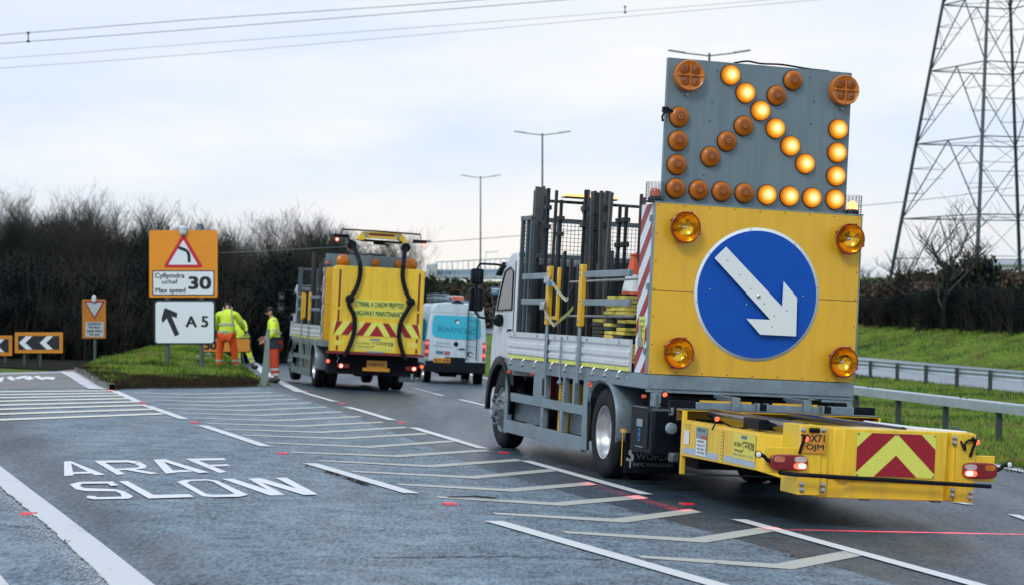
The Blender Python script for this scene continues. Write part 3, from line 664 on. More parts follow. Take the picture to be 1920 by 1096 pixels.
# the crash cushion, folded down behind the truck
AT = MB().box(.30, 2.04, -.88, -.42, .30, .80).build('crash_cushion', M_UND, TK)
b = MB().box(.08, .36, -.56, -.50, .84, .975, 1).box(.36, 1.02, -.56, -.50, .855, .965).box(1.14, 1.74, -.56, -.50, .865, .965).box(1.86, 2.12, -.56, -.50, .87, .975).box(2.12, 2.36, -.56, -.50, .84, .98, 1)
for x in (1.02, 1.12, 1.74, 1.84): b.box(x, x + .02, -.62, -.50, .85, .98)
for x in (1.04, 1.76): b.box(x, x + .08, -.60, -.52, .86, .97, 1)
b.box(.09, .12, -.57, -.49, .82, .90)
b.build('mounting_beam', [M_GAL, M_BLK], AT, bevel=.004)
b = MB().box(.42, .98, -.53, -.50, .966, .985).box(1.22, 1.72, -.53, -.50, .966, .985); b.build('yellow_strip', M_YEL, AT)
b = MB().box(-.10, .08, -.60, -.52, .86, .88).tube([(-.06, -.56, .88), (-.06, -.56, 1.02)], .012, 6); b.build('lamp_bracket', M_GALD, AT)
worklamp(AT, (-.0, -.62, 1.03)); worklamp(AT, (.10, -1.9, .86))
MB().lathe([(0, -.06), (.055, -.05), (.06, .0), (.0, .03)], (.07, -.62, .69), (-.3, 1, 0), 14).build('hose_cap', M_GRY, AT)
MB().box(.10, .2, -.62, -.50, .34, .44).build('leg_shoe', M_GALD, AT, bevel=.02)
# front channel of the cushion
b = MB().box(.10, 2.26, -.92, -.70, .895, .905, 1).box(.10, 2.26, -.915, -.70, .885, .894).box(.10, 2.26, -.74, -.72, .78, .885, 2).box(.10, .145, -.92, -.88, .24, .885).box(2.24, 2.26, -.92, -.72, .80, .885).box(.10, 2.24, -.92, -.88, .24, .255, 1)
b.build('front_channel', [M_YELA, M_GALD, mat('greasy_yellow', (.20, .12, .012), .6, var=.6, scale=9, dirt=.8, dcol=(.03, .025, .02), dscale=7)], AT, bevel=.003)
b = MB()
for k in range(4): b.box(1.95 + k * .07, 1.98 + k * .07, -.915, -.91, .80, .88)
b.build('channel_holes', M_UND, AT)
# cushion body: tapered aluminium box
def cb(xl, xr):
    b = MB()
    T = [(xl, -.92), (xl, -2.97), (xl + .17, -3.13), (xr - .17, -3.13), (xr, -2.97), (xr, -.92)]
    zt = [.77, .785, .79, .79, .785, .77]; zb = [.435, .455, .405, .405, .455, .435]
    n = len(T); vs = [(T[i][0], T[i][1], zt[i]) for i in range(n)] + [(T[i][0], T[i][1], zb[i]) for i in range(n)]
    fs = [tuple(range(n))[::-1], tuple(range(n, 2 * n))] + [(i, (i + 1) % n, (i + 1) % n + n, i + n) for i in range(n)]
    return b.add(vs, fs)
body = cb(.10, 2.24).build('cushion_box', M_YELA, AT, bevel=.006, smooth=20)
b = MB()
for x in (.12, .52): b.box(x, x + .03, -3.0, -.95, .772, .80)
for x in (1.8, 2.19): b.box(x, x + .03, -3.0, -.95, .772, .80)
for k in range(22):
    for x in (.17, .27): b.lathe([(.012, 0), (.008, .006), (0, .007)], (x, -1.1 - k * .085, .782), (0, 0, 1), 6)
b.build('top_ribs', M_YELA, body)
b = MB()
for k in range(9): b.box(.0975, .0995, -2.07, -2.03, .49 + k * .031, .494 + k * .031)
for z in (.48, .50, .72, .74, .755): 
    for k in range(10): b.box(.0975, .0995, -.99 - k * .022, -.985 - k * .022, z, z + .004)
b.box(.0975, .0995, -2.105, -2.10, .46, .76); b.box(.0975, .0995, -2.14, -2.10, .70, .703)
b.build('perforations', M_TXT, body)
b = MB().box(.096, .0995, -1.97, -.97, .468, .528).box(.096, .0995, -2.93, -2.14, .475, .535); b.build('reflective_tape', M_REFG, body)
st = MB().box(.093, .0955, -1.66, -1.34, .50, .755).build('notice_sticker', M_GRY, body)
b = MB().box(.0905, .0925, -1.64, -1.36, .475, .64).box(.0905, .0925, -1.15, -1.0, .56, .70); b.build_each('notice_paper', M_WHS, st)
MB().box(.0905, .0925, -1.655, -1.49, .645, .675).build('notice_band', mat('sticker_red', (.45, .05, .05), .4), st)
text('notice_lettering', 'VERDEGRO', (.0905, -1.38, .715), (0, -1, 0), (0, 0, 1), .24, .026, M_TXT, st)
text('notice_lettering', 'WARNING\nkeep clear of\ncrash cushion\nwhile folding', (.0903, -1.40, .49), (0, -1, 0), (0, 0, 1), .22, .14, M_TXT, st)
ultra_logo(body, (.0955, -2.36, .53), (0, -1, 0), (0, 0, 1), .58, .235)
# hydraulic rams lying on top
b = MB().tube([(.40, -.95, .87), (.42, -3.3, .865)], .055, 14).tube([(1.25, -1.0, .87), (1.35, -3.35, .865)], .055, 14).tube([(2.05, -1.4, .84), (1.95, -3.4, .855)], .02, 8)
b.build('hydraulic_ram', mat('gloss_black', (.012, .018, .03), .12, coat=.6), AT)
MB().box(.27, .46, -2.55, -2.15, .80, .90).build('ram_bracket', M_BLK, AT, bevel=.006)
MB().tube([(1.45, -2.3, .9), (1.6, -3.1, .895), (1.95, -3.42, .885)], .018, 8).build('white_hose', M_WHS, AT)
MB().tube(interp([(.15, -1.95, .83), (.19, -2.05, .80), (.24, -2.1, .79), (.30, -2.2, .80)], 5), .010, 6).build('lamp_cable', M_BLK, AT)
# tail section
def plate(x0, x1, y0, y1, z0, z1, m=0): return MB().box(x0, x1, y0, y1, z0, z1, m)
tail = MB().prism([(.29, -3.12, .44), (.50, -3.50, .44), (.62, -3.50, .44), (.68, -3.57, .44), (1.68, -3.57, .44), (1.74, -3.50, .44), (1.98, -3.50, .44), (1.98, -3.12, .44)], (0, 0, .455)).build('tail_section', M_YELA, AT, bevel=.008)
MB().prism([(.42, -3.14, .27), (.50, -3.49, .27), (.70, -3.49, .27), (.76, -3.54, .27), (1.68, -3.54, .27), (1.74, -3.49, .27), (1.98, -3.49, .27), (1.98, -3.14, .27)], (0, 0, .168)).build('lower_tail', M_YELA, tail, bevel=.008)
b = MB().box(.28, .49, -3.53, -3.12, .29, .91).box(.49, .56, -3.515, -3.50, .29, .90).box(1.76, 1.80, -3.515, -3.50, .28, .89).box(1.80, 1.99, -3.53, -3.12, .265, .885)
b.build_each('end_plate', M_YELA, tail, bevel=.006)
b = MB()
for (x, z) in ((.315, .335), (.315, .385), (.515, .335), (.515, .385), (1.775, .325), (1.775, .375), (1.955, .305), (1.955, .355), (1.775, .80), (1.775, .845), (.305, .865), (.50, .87)):
    b.lathe([(.024, 0), (.024, .008), (.017, .01), (.015, .024), (0, .026)], (x, -3.53, z), (0, -1, 0), 12)
b.build_each('bolt', M_CHR, tail)
chev_plate('chevron_plate', tail, .80, 1.57, -3.58, .475, .868, 1.185, .93, [(1.56, 1.0), (.50, -1.2)], 2)
CH = [c for c in tail.children if c.name.startswith('chevron_plate')][0]
b = MB()
for (x, z) in ((.815, .855), (1.185, .858), (1.555, .855), (.815, .49), (1.185, .488), (1.555, .49)): b.lathe([(.009, 0), (.006, .005), (0, .006)], (x, -3.583, z), (0, -1, 0), 8)
b.build('plate_screw', M_GALD, CH)
MB().tube([(.10, -3.52, .482), (.20, -3.63, .478), (2.10, -3.64, .425)], .019, 8).build('rubber_strip', M_BLK, tail)
np_ = MB().box(.285, .525, -3.547, -3.534, .662, .845).build('number_plate', M_NPL, tail, bevel=.002)
text('plate_lettering', 'DX71', (.315, -3.5475, .765), (1, 0, 0), (0, 0, 1), .19, .062, M_TXT, np_, bold=.012)
text('plate_lettering', 'OJM', (.335, -3.5475, .682), (1, 0, 0), (0, 0, 1), .165, .062, M_TXT, np_, bold=.012)
MB().tube([(.36, -3.55, .868), (.45, -3.55, .868)], .022, 10).build('plate_lamp', M_BLK, np_)
for s, (x0, x1, z0, z1) in ((-1, (.0, .355, .505, .645)), (1, (1.865, 2.205, .485, .63))):
    MB().box(x0 - (.02 if s < 0 else -.02), x1 + (.0 if s < 0 else .0), -3.50, -3.46, z0 - .03, z1 + .06).build('lamp_bracket', M_YELA, tail, bevel=.006)
    cx, cz, hw, hh = (x0 + x1) / 2, (z0 + z1) / 2, (x1 - x0) / 2, (z1 - z0) / 2
    oval = []
    for k in range(40):
        a = 2 * math.pi * k / 40; c_, s_ = math.cos(a), math.sin(a)
        oval.append((cx + hw * math.copysign(abs(c_) ** .45, c_), -3.505, cz + hh * math.copysign(abs(s_) ** .55, s_)))
    lm = MB().prism(oval, (0, -.055, 0)).build('tail_lamp', M_TLR, tail, bevel=.012)
    inn = -s
    def ov(cx_, cz_, rx, rz, y=-3.566):
        b_ = MB(); pts = [(cx_ + rx * math.copysign(abs(math.cos(2 * math.pi * k / 24)) ** .7, math.cos(2 * math.pi * k / 24)), y, cz_ + rz * math.copysign(abs(math.sin(2 * math.pi * k / 24)) ** .7, math.sin(2 * math.pi * k / 24))) for k in range(24)]
        return b_.prism(pts, (0, .008, 0))
    ov(cx + inn * hw * .58, cz + .030, .058, .026).build('reversing_lens', M_TLC, lm)
    ov(cx - inn * hw * .55, cz + .028, .052, .026).build('indicator_lens', mat('salmon_lens', (.50, .16, .10), .2, var=.3, scale=30) if s < 0 else M_AMB, lm)
    ov(cx + inn * hw * .58, cz - .028, .062, .028).build('brake_lens', M_TLON, lm)
    ov(cx + inn * hw * .66, cz - .026, .032, .020, -3.572).build('brake_bulb', M_TLHOT, lm)
    xe = x0 if s < 0 else x1
    arm = MB().tube([(xe - s * .03, -3.53, cz - .01), (xe + s * .03, -3.54, cz + .02), (xe + s * .06, -3.545, cz + .05), (xe + s * .10, -3.55, cz + .062)], .018, 8).lathe([(.03, .02), (.034, 0), (.028, -.01)], (xe + s * .115, -3.55, cz + .063), (0, 1, 0), 14)
    arm = arm.build('marker_arm', M_BLK, tail)
    MB().lathe([(.024, -.012), (.016, -.02), (0, -.022)], (xe + s * .115, -3.55, cz + .063), (0, 1, 0), 14).build('marker_lens', M_WHS, arm)
for (x, z) in ((.305, .775), (1.965, .80)):
    b = MB().tube([(x - .01, -3.53, z + .05), (x, -3.58, z + .03), (x - .02, -3.56, z - .05), (x - .03, -3.54, z - .12)], .014, 7).lathe([(.0, .04), (.026, .03), (.03, 0)], (x + .02, -3.57, z + .015), (-.3, 1, .4), 12)
    o = b.build('marker_lamp', M_BLK, tail)
    MB().lathe([(.027, 0), (.018, -.012), (0, -.014)], (x + .02, -3.572, z + .013), (-.3, 1, .4), 12).build('lens', M_TLON, o)
MB().tube(interp([(1.84, -3.53, .82), (1.86, -3.55, .76), (1.88, -3.55, .74), (1.87, -3.55, .79), (1.91, -3.55, .83), (1.95, -3.55, .83)], 4), .010, 6).build('lamp_cable', M_BLK, tail)
MB().box(1.95, 1.99, -3.2, -3.1, .88, .93).box(.9, .98, -3.52, -3.44, .255, .27).box(1.6, 1.68, -3.52, -3.44, .255, .27).build('foot_pad', M_GALD, tail)
# ratchet straps between the stanchions: part of the load restraint
sb = mat('strap_cream', (.45, .45, .33), .7, var=.2, scale=30); sy = mat('strap_olive', (.25, .24, .05), .7, var=.2, scale=30)
def strap(pts, wv, m, label):
    P = interp([Vector(p) for p in pts], 6); b = MB()
    for a, c in zip(P[:-1], P[1:]):
        q = Vector((0, 0, wv / 2)); b.add([a - q, c - q, c + q, a + q, a - q + Vector((-.004, 0, 0)), c - q + Vector((-.004, 0, 0)), c + q + Vector((-.004, 0, 0)), a + q + Vector((-.004, 0, 0))], [(0, 1, 2, 3), (7, 6, 5, 4)])
    o = b.build('ratchet_strap', m); o.matrix_world = F1.mat(); tag(o, label, 'strap', 'ratchet straps between the yellow stanchions'); return o
s1 = strap([(-.11, 3.72, 2.24), (-.12, 3.45, 2.20), (-.1, 3.1, 2.05), (-.1, 2.85, 1.99), (-.1, 2.75, 2.02)], .05, sb, 'cream ratchet strap sagging from the top of the front yellow stanchion')
MB().box(-.15, -.11, 3.5, 3.72, 2.18, 2.27).build('ratchet', M_CHR, s1, bevel=.01)
MB().box(-.155, -.13, 3.42, 3.52, 2.15, 2.20).build('blue_tag', mat('blue_tag', (.02, .25, .55), .5), s1)
s2 = strap([(-.1, 2.55, 2.18), (-.1, 2.7, 2.08), (-.1, 2.84, 1.99)], .04, M_BLK, 'black strap end hooked to the top of the rear yellow stanchion')
s3 = strap([(-.11, 3.80, 1.92), (-.12, 3.65, 1.82), (-.1, 3.4, 1.70), (-.1, 3.3, 1.68)], .045, sb, 'cream ratchet strap hanging low from the front yellow stanchion')
MB().box(-.15, -.11, 3.68, 3.86, 1.86, 1.96).build('ratchet', M_CHR, s3, bevel=.01)
s4 = strap([(-.1, 3.3, 1.68), (-.1, 3.0, 1.76), (-.1, 2.75, 1.82), (-.1, 2.52, 1.90)], .05, sy, 'olive strap running low up to the rear yellow stanchion')
s5 = strap([(.05, 2.75, 2.2), (.04, 2.74, 1.95), (.05, 2.72, 1.65)], .02, sy, 'olive strap end hanging upright behind the rear yellow stanchion')
# ---- load on the bed: sign-frame posts, boards, foot blocks, a cone
rnd = random.Random(5)
LM = F1.mat()
M_POL = [mat('post_steel_%s' % n_, c, .5, .4, var=.3, scale=14, dirt=.6, dcol=(.05, .045, .04), dscale=9) for n_, c in (('brown', (.050, .042, .040)), ('dark', (.012, .018, .026)), ('grey', (.085, .092, .098)))]
POLE_G = 'sign frame posts standing on the truck bed'
def pole(px_t, py_t, c, wpx, label, lean=0.0, mi=None, zb=1.25, clamps=()):
    top = L1(px_t, py_t, 0, c)
    b = MB(); bot = Vector((c, top.y + lean, zb)); d = (top - bot)
    hx, hy = wpx * .0026, .022
    b.add([bot + Vector((a, e_, 0)) for a in (-hx, hx) for e_ in (-hy, hy)] + [top + Vector((a, e_, 0)) for a in (-hx, hx) for e_ in (-hy, hy)],
          [(0, 1, 3, 2), (4, 6, 7, 5), (0, 4, 5, 1), (2, 3, 7, 6), (0, 2, 6, 4), (1, 5, 7, 3)])
    o = b.build('sign_frame_post', M_POL[mi if mi is not None else rnd.randrange(3)], bevel=.004); o.matrix_world = LM
    for zc in clamps:
        p = bot + d * ((zc - zb) / (top.z - zb)); q = MB().box(p.x - .04, p.x + .04, p.y - hy - .035, p.y + hy + .035, p.z - .03, p.z + .03); q.build('clamp', M_DKS, o, bevel=.005)
    return tag(o, label, 'post', POLE_G)
for i, (px, py, w_) in enumerate(((1008, 350, 10), (1014, 351, 9), (1019, 349, 9), (1024, 354, 8), (1029, 353, 8), (1004, 357, 7), (1011, 360, 9), (1021, 362, 9))):
    pole(px, py, .18 + .09 * (i % 4) + .02 * i, w_, 'dark steel post in the tight bundle at the front left of the truck bed', .03 * rnd.uniform(-1, 1), clamps=((3.2, 2.95) if i in (3, 4) else ()))
pole(1044, 357, .30, 7, 'lone tall steel post just behind the front bundle, one clamp short', .06, 0)
pole(1053, 375, .34, 7, 'dark steel post with two clamps under the lit light bar', .0, 1, clamps=(3.05, 2.85))
for i, (px, py, w_) in enumerate(((1099, 356, 7), (1103, 356, 8), (1111, 359, 7), (1116, 358, 7), (1121, 361, 8), (1128, 358, 8), (1133, 361, 8), (1138, 358, 7), (1143, 359, 8), (1107, 372, 8))):
    pole(px, py, .2 + .1 * (i % 5), w_, 'dark steel post in the wide middle bundle above the yellow stanchions', rnd.uniform(-.25, .12), clamps=((2.9, 3.1) if i % 3 == 0 else ()))
pole(1147, 361, .22, 8, 'leaning steel post at the rear edge of the middle bundle', .14, 2)
for i, (px, py, lab) in enumerate(((1163, 385, 'dark clamp post standing first behind the middle bundle'), (1175, 386, 'dark clamp post standing second behind the middle bundle'))):
    pole(px, py, .75, 7, lab, 0, 1, clamps=(3.0, 2.7))
pole(1203, 364, 1.1, 7, 'brown post end rising above the striped side panel on its left', 0, 0, zb=1.25); pole(1209, 370, 1.0, 5, 'shorter brown post end beside the cage beacon on the striped panel', 0, 0)
# posts seen between the guard rails, standing low
for i in range(26):
    c = rnd.choice((.16, .3, .45, .6, .8)); y = 2.5 + i * .1 + rnd.uniform(-.03, .03)
    o = MB().box(c - .018, c + .018, y - .022, y + .022, 1.25, rnd.choice((2.45, 2.5, 2.6, 2.3))).build('sign_frame_post', M_POL[rnd.randrange(3)], bevel=.004); o.matrix_world = LM
    tag(o, 'short steel post standing behind the guard rails among the frames', 'post', 'short posts behind the guard rails')
def load_box(name, x0, x1, y0, y1, z0, z1, m, label, cat, bevel=.01):
    o = MB().box(x0, x1, y0, y1, z0, z1).build(name, m, bevel=bevel); o.matrix_world = LM; return tag(o, label, cat)
o = load_box('sign_board', .90, .94, 3.6, 5.45, 1.25, 2.50, M_TEA, 'large dark teal sign board standing upright behind the front post bundle', 'board')
o = load_box('sign_board', .96, 1.0, 1.6, 3.9, 1.25, 2.42, M_TEA, 'long dark sign board standing upright behind the middle posts', 'board')
o = load_box('equipment_crate', 1.3, 2.2, .5, 2.2, 1.25, 2.35, mat('crate_dark', (.02, .022, .026), .6), 'large dark equipment crate beside the cabinet of the near truck', 'crate', .02)
o = load_box('equipment_crate', 1.3, 2.2, 3.2, 5.2, 1.25, 2.30, mat('crate_dark', (.02, .022, .026), .6), 'dark equipment crate at the front of the near truck bed', 'crate', .02)
o = load_box('brown_crate', .75, 1.1, .9, 1.9, 2.18, 2.36, mat('crate_brown', (.10, .035, .02), .6), 'reddish brown tray behind the traffic cone', 'tray', .01)
for z, y0, y1, nm in ((2.21, .6, 3.4, 'upper'), (1.80, .9, 3.5, 'lower')):
    o = MB().tube([(.12, y0, z + .02), (.10, y1, z + .0)], .014, 8).build('support_tube', mat('pale_tube', (.35, .38, .40), .4, .5), None); o.matrix_world = LM
    tag(o, '%s pale steel tube lying lengthwise behind the guard rails' % nm, 'tube')
M_BY = [mat('block_yellow', (.72, .62, .12), .6, var=.15, scale=12, dirt=.45, dcol=(.12, .10, .03), dscale=9), mat('block_black', (.025, .025, .028), .6, var=.3, dirt=.4, dcol=(.10, .08, .02), dscale=7)]
def blocks(y0, y1, x, z0, z1, where):
    z = z0
    while z < z1:
        k = 0 if rnd.random() < (.88 if z > 1.8 else .62) else 1; dx = rnd.uniform(-.02, .02); dy = rnd.uniform(-.02, .02)
        o = MB().prism([(x + dx, y0 + dy + .03, z), (x + dx - .02, y0 + dy + .06, z), (x + dx - .02, y1 + dy - .06, z), (x + dx, y1 + dy - .03, z), (x + dx + .4, y1 + dy - .03, z), (x + dx + .4, y0 + dy + .03, z)], (0, 0, .040)).build('sign_foot_block', M_BY[k], bevel=.008)
        o.matrix_world = LM
        tag(o, ('yellow' if k == 0 else 'black') + ' rubber foot block in the ' + where, 'block', 'rubber foot blocks stacked on the near truck')
        z += .0445
blocks(1.66, 1.98, .12, 1.25, 2.04, 'tall stack two from the striped panel')
blocks(1.28, 1.62, .14, 1.25, 2.04, 'tall stack next to the striped panel')
blocks(2.02, 2.46, .12, 1.25, 1.74, 'low stack by the rear yellow stanchion')
cn = MB().box(.20, .48, 1.48, 1.76, 2.05, 2.07).build('traffic_cone', M_BLK, bevel=.01); cn.matrix_world = LM
tag(cn, 'orange traffic cone with white sleeve on top of the foot blocks', 'traffic cone')
MB().lathe([(.125, 0), (.12, .02), (.095, .14), (.062, .30), (.035, .42), (.032, .43), (.045, .435), (.045, .455), (.03, .46), (0, .462)], (.32, 1.62, 2.07), (0, 0, 1), 20).build('cone_body', M_ORG, cn)
MB().lathe([(.1215, .03), (.0985, .14), (.0815, .22)], (.32, 1.62, 2.07), (0, 0, 1), 20).build('white_sleeve', M_WHS, cn)
# ------------------------------------------------------------------ second truck, cushion folded up
F2 = road_frame(R(13.2), G(588, 724), (.05, 1.54, 0))
T2 = empty('maintenance_truck', F2.mat())
tag(T2, 'yellow highway maintenance truck farther back with its crash cushion folded up and HIGHWAY MAINTENANCE lettering', 'truck')
build_body(T2, False)
sp2 = sign_face(T2, False)
for (x, z) in ((.302, 2.72), (.295, 1.60)): panel_lamp(sp2, x, z)
bd2 = MB().box(.0, 2.24, .10, .14, 2.6, 3.36).build('arrow_board', M_BGR, T2, bevel=.004)
for x, r_ in ((.42, .165), (1.25, .105), (1.83, .105), (2.15, .165)):
    MB().lathe([(r_, 0), (r_, .04), (r_ * .8, .07), (0, .09)], (x, .10, 3.19), (0, -1, 0), 24).build('lamp', M_AMB, bd2)
MB().tube(interp([(.9, .12, 3.37), (1.1, .1, 3.40), (1.3, .12, 3.38), (1.5, .1, 3.41)], 4), .02, 6).build('board_cable', M_BLK, bd2)
beacon(T2, .03, 3.03, False)
def L2(px, py, ax, c): return F2.L(px, py, ax, c)
cu = MB().prism([(.08, -.55, .98), (.08, -.55, 2.99), (.15, -.55, 3.06), (2.27, -.55, 3.06), (2.34, -.55, 2.99), (2.34, -.55, .98)], (0, -.30, 0)).build('crash_cushion', M_YELA, T2, bevel=.01)
MB().box(.04, 2.40, -.90, -.4, .92, .975).build('red_lower_edge', mat('dark_red_paint', (.16, .01, .02), .4), cu)
b = MB()
for x in (.22, 2.19):
    for z0, z1 in ((2.05, 2.96), (1.72, 2.0), (1.25, 1.36), (1.0, 1.12)): b.box(x, x + .05, -.853, -.85, z0, z1)
b.build_each('red_tape', mat('dark_red_paint', (.16, .01, .02), .4), cu)
cp = MB().box(.13, 2.30, -.856, -.851, 1.38, 1.72).build('chevron_band', M_LEM, cu)
b = MB(); cx = 1.21
b.face([(cx - .18, -.859, 1.385), (cx + .18, -.859, 1.385), (cx, -.859, 1.66)])
for s in (-1, 1):
    for k in range(3):
        xb = .34 + k * .36; P = [(cx + s * xb, -.859, 1.385), (cx + s * (xb + .18), -.859, 1.385), (cx + s * (xb - .05), -.859, 1.715), (cx + s * (xb - .21), -.859, 1.715)]
        P = [(min(max(p[0], .133), 2.297), p[1], p[2]) for p in P]
        b.face(P if s > 0 else P[::-1])
b.build('red_chevrons', M_RED, cp)
for i, (s_, z0, z1, x0, x1) in enumerate((('CYNNAL A CHADW PRIFFYDD', 2.09, 2.22, .66, 1.85), ('HIGHWAY MAINTENANCE', 1.87, 2.0, .66, 1.85))):
    bs = MB().box(x0 - .03, x1 + .03, -.856, -.851, z0 - .03, z1 + .03).build('lettering_strip', M_LEM, cu)
    text('strip_lettering', s_, (x0, -.858, z0), (1, 0, 0), (0, 0, 1), x1 - x0, z1 - z0, mat('dark_green_lettering', (.01, .06, .03), .5), bs, bold=.01)
ultra_logo(cu, (.66, -.852, 1.02), (1, 0, 0), (0, 0, 1), 1.02, .32)
MB().box(.18, .40, -.854, -.851, 1.13, 1.24).box(1.98, 2.22, -.854, -.851, 1.14, 1.27).build_each('notice_sticker', M_LEMS, cu)
MB().box(.98, 1.40, -.9, -.851, .98, 1.02).build('latch_plate', M_GRY, cu)
for pts in (((664, 456), (674, 490), (675, 515), (668, 540), (656, 560), (655, 572), (664, 592), (664, 620), (655, 648), (645, 668)), ((766, 462), (757, 490), (755, 520), (762, 548), (770, 566), (764, 580), (752, 602), (748, 628), (752, 650), (760, 674))):
    P = [L2(x, y, 1, -.92) for x, y in pts]
    P[0].y = -.55
    MB().tube(interp(P, 4), .056, 10).lathe([(0, -.07), (.11, -.05), (.11, .05), (0, .07)], P[4], (0, 1, 0), 8).lathe([(0, -.08), (.12, -.05), (.12, .05), (0, .08)], P[0] + Vector((0, .0, -.03)), (0, 1, 0), 8).build('black_hose', M_BLK, cu)
tp = MB(); P = [L2(*q, 1, -.7) for q in ((667, 449), (681, 434), (752, 437), (766, 455), (756, 456), (748, 449), (690, 446), (680, 451))]
tp.prism(P, (0, .25, 0)); tp = tp.build('folded_tail', M_YELA, cu, bevel=.01)
a, c = L2(692, 440, 1, -.703), L2(740, 443, 1, -.703)
MB().prism([a + Vector((0, 0, -.02)), c + Vector((0, 0, -.02)), c + Vector((0, 0, .035)), a + Vector((0, 0, .035))], (0, -.004, 0)).build('red_tape', mat('dark_red_paint', (.16, .01, .02), .4), tp)
for q in ((687, 441), (746, 444)): MB().lathe([(.045, 0), (.045, .02), (0, .025)], L2(*q, 1, -.703), (0, -1, 0), 12).build('tail_bolt', M_GRY, tp)
MB().tube([L2(*q, 1, -.75) for q in ((641, 430), (700, 433), (789, 440), (789, 449))], .02, 6).tube([L2(*q, 1, -.5) for q in ((652, 448), (664, 456))], .03, 6).tube([L2(*q, 1, -.5) for q in ((700, 456), (722, 458), (728, 461))], .03, 6).build('rubber_strip', M_BLK, tp)
P = [L2(*q, 1, -.6) for q in ((679, 448), (755, 454), (756, 457), (679, 452))]; MB().prism(P, (0, .3, 0)).build('tail_underside', M_UND, tp)
for s, x0, x1, y_, lx in ((-1, 626, 655, 441, 632), (1, 775, 800, 452, 795)):
    a, c = L2(x0, y_, 1, -.7), L2(x1, y_ + 2, 1, -.7)
    o = MB().box(min(a.x, c.x), max(a.x, c.x), -.72, -.62, a.z - .05, a.z + .035).tube([L2(x0 - 8 if s < 0 else x1 + 8, y_ + 1, 1, -.7), L2(x0 if s < 0 else x1, y_, 1, -.7)], .018, 6).build('lamp_cluster', M_BLK, tp, bevel=.01)
    MB().lathe([(.05, 0), (.03, .02), (0, .025)], L2(lx, y_ + 8, 1, -.72), (0, -1, 0), 16).build('tail_lamp', M_TLON, o)
    MB().lathe([(.022, .022), (0, .03)], L2(lx, y_ + 8, 1, -.72), (0, -1, 0), 12).build('lamp_core', M_TLHOT, o)
# lower rear
b = MB().box(.1, 2.34, -.5, -.1, .42, .9); b.build('rear_underside', M_UND, T2)
b = MB().box(.95, 1.62, -.6, -.52, .52, .60).box(1.05, 1.55, -.6, -.52, .60, .78); pb = b.build('plate_holder', M_NPL, T2)
text('plate_lettering', 'BX20 UHC', (1.10, -.601, .64), (1, 0, 0), (0, 0, 1), .40, .085, M_TXT, pb, bold=.01)
for x, on in ((.32, 0), (2.02, 1)):
    o = MB().box(x, x + .30, -.58, -.5, .56, .68).build('tail_lamp_unit', M_TLR, T2, bevel=.015)
    xx = x + (.09 if not on else .21)
    MB().lathe([(.055, 0), (.04, .02), (0, .03)], (xx, -.58, .62), (0, -1, 0), 16).build('brake_lens', M_TLON, o)
    MB().lathe([(.03, .025), (0, .035)], (xx, -.58, .62), (0, -1, 0), 12).build('brake_bulb', M_TLHOT, o)
for x, z in ((.08, .72), (2.42, .68)):
    MB().lathe([(.045, 0), (.03, .02), (0, .03)], (x, -.6, z), (0, -1, 0), 14).build('marker_lamp', M_TLON, T2)
MB().tube([(.3, -.52, .9), (.36, -.55, .8), (.30, -.55, .7)], .015, 6).tube([(2.2, -.5, .5), (2.2, -.5, .35)], .04, 6).build('brake_hose', M_GRY, T2)
MB().box(1.9, 2.3, -.45, -.2, .28, .5).build('rear_bumper', M_GALD, T2)
for i, (y, c, zt) in enumerate(((4.0, .2, 3.5), (4.15, .3, 3.45), (4.3, .25, 3.4), (3.2, .3, 3.2), (3.6, .2, 3.1))):
    o = MB().box(c - .025, c + .025, y - .04, y + .04, 1.25, zt).build('sign_frame_post', M_POL[i % 3], bevel=.004); o.matrix_world = F2.mat()
    tag(o, ('tall' if i < 3 else 'shorter') + ' steel post standing on the bed of the farther truck', 'post', 'posts on the farther truck')
# ------------------------------------------------------------------ terrain and roads
U = Vector((-.196, .98)); RN = Vector((.98, .196))
def sst(a, b, x):
    t = max(0, min(1, (x - a) / (b - a))); return t * t * (3 - 2 * t)
def right_z(s):
    if s < 35.5: return CZ - 2.93 - .24 * sst(26, 27.5, s)
    return CZ - 3.17 + 1.29 * sst(35.5, 41.5, s) + 1.8 * sst(75, 160, s)
def gz(x, y):
    s = RN.x * x + RN.y * y
    z = road_z(x, y) - .05
    if s > 16.2 and y < 600:
        z = z + (right_z(s) - z) * sst(16.2, 25, s)
    if y > 100: z += (y - 100) * .0147 * .6 * sst(100, 260, y)
    return z
def rows(a, b, st): 
    o = []; x = a
    while x < b: o.append(x); x += st(x)
    return o + [b]
xs = rows(-400, 400, lambda x: max(.75, abs(x - 5) * .06)); ys = rows(4, 900, lambda y: max(1.2, y * .035))
b = MB(); b.v = [Vector((x, y, gz(x, y))) for y in ys for x in xs]; nx = len(xs)
b.f = [(j * nx + i, j * nx + i + 1, (j + 1) * nx + i + 1, (j + 1) * nx + i) for j in range(len(ys) - 1) for i in range(nx - 1)]; b.m = [0] * len(b.f)
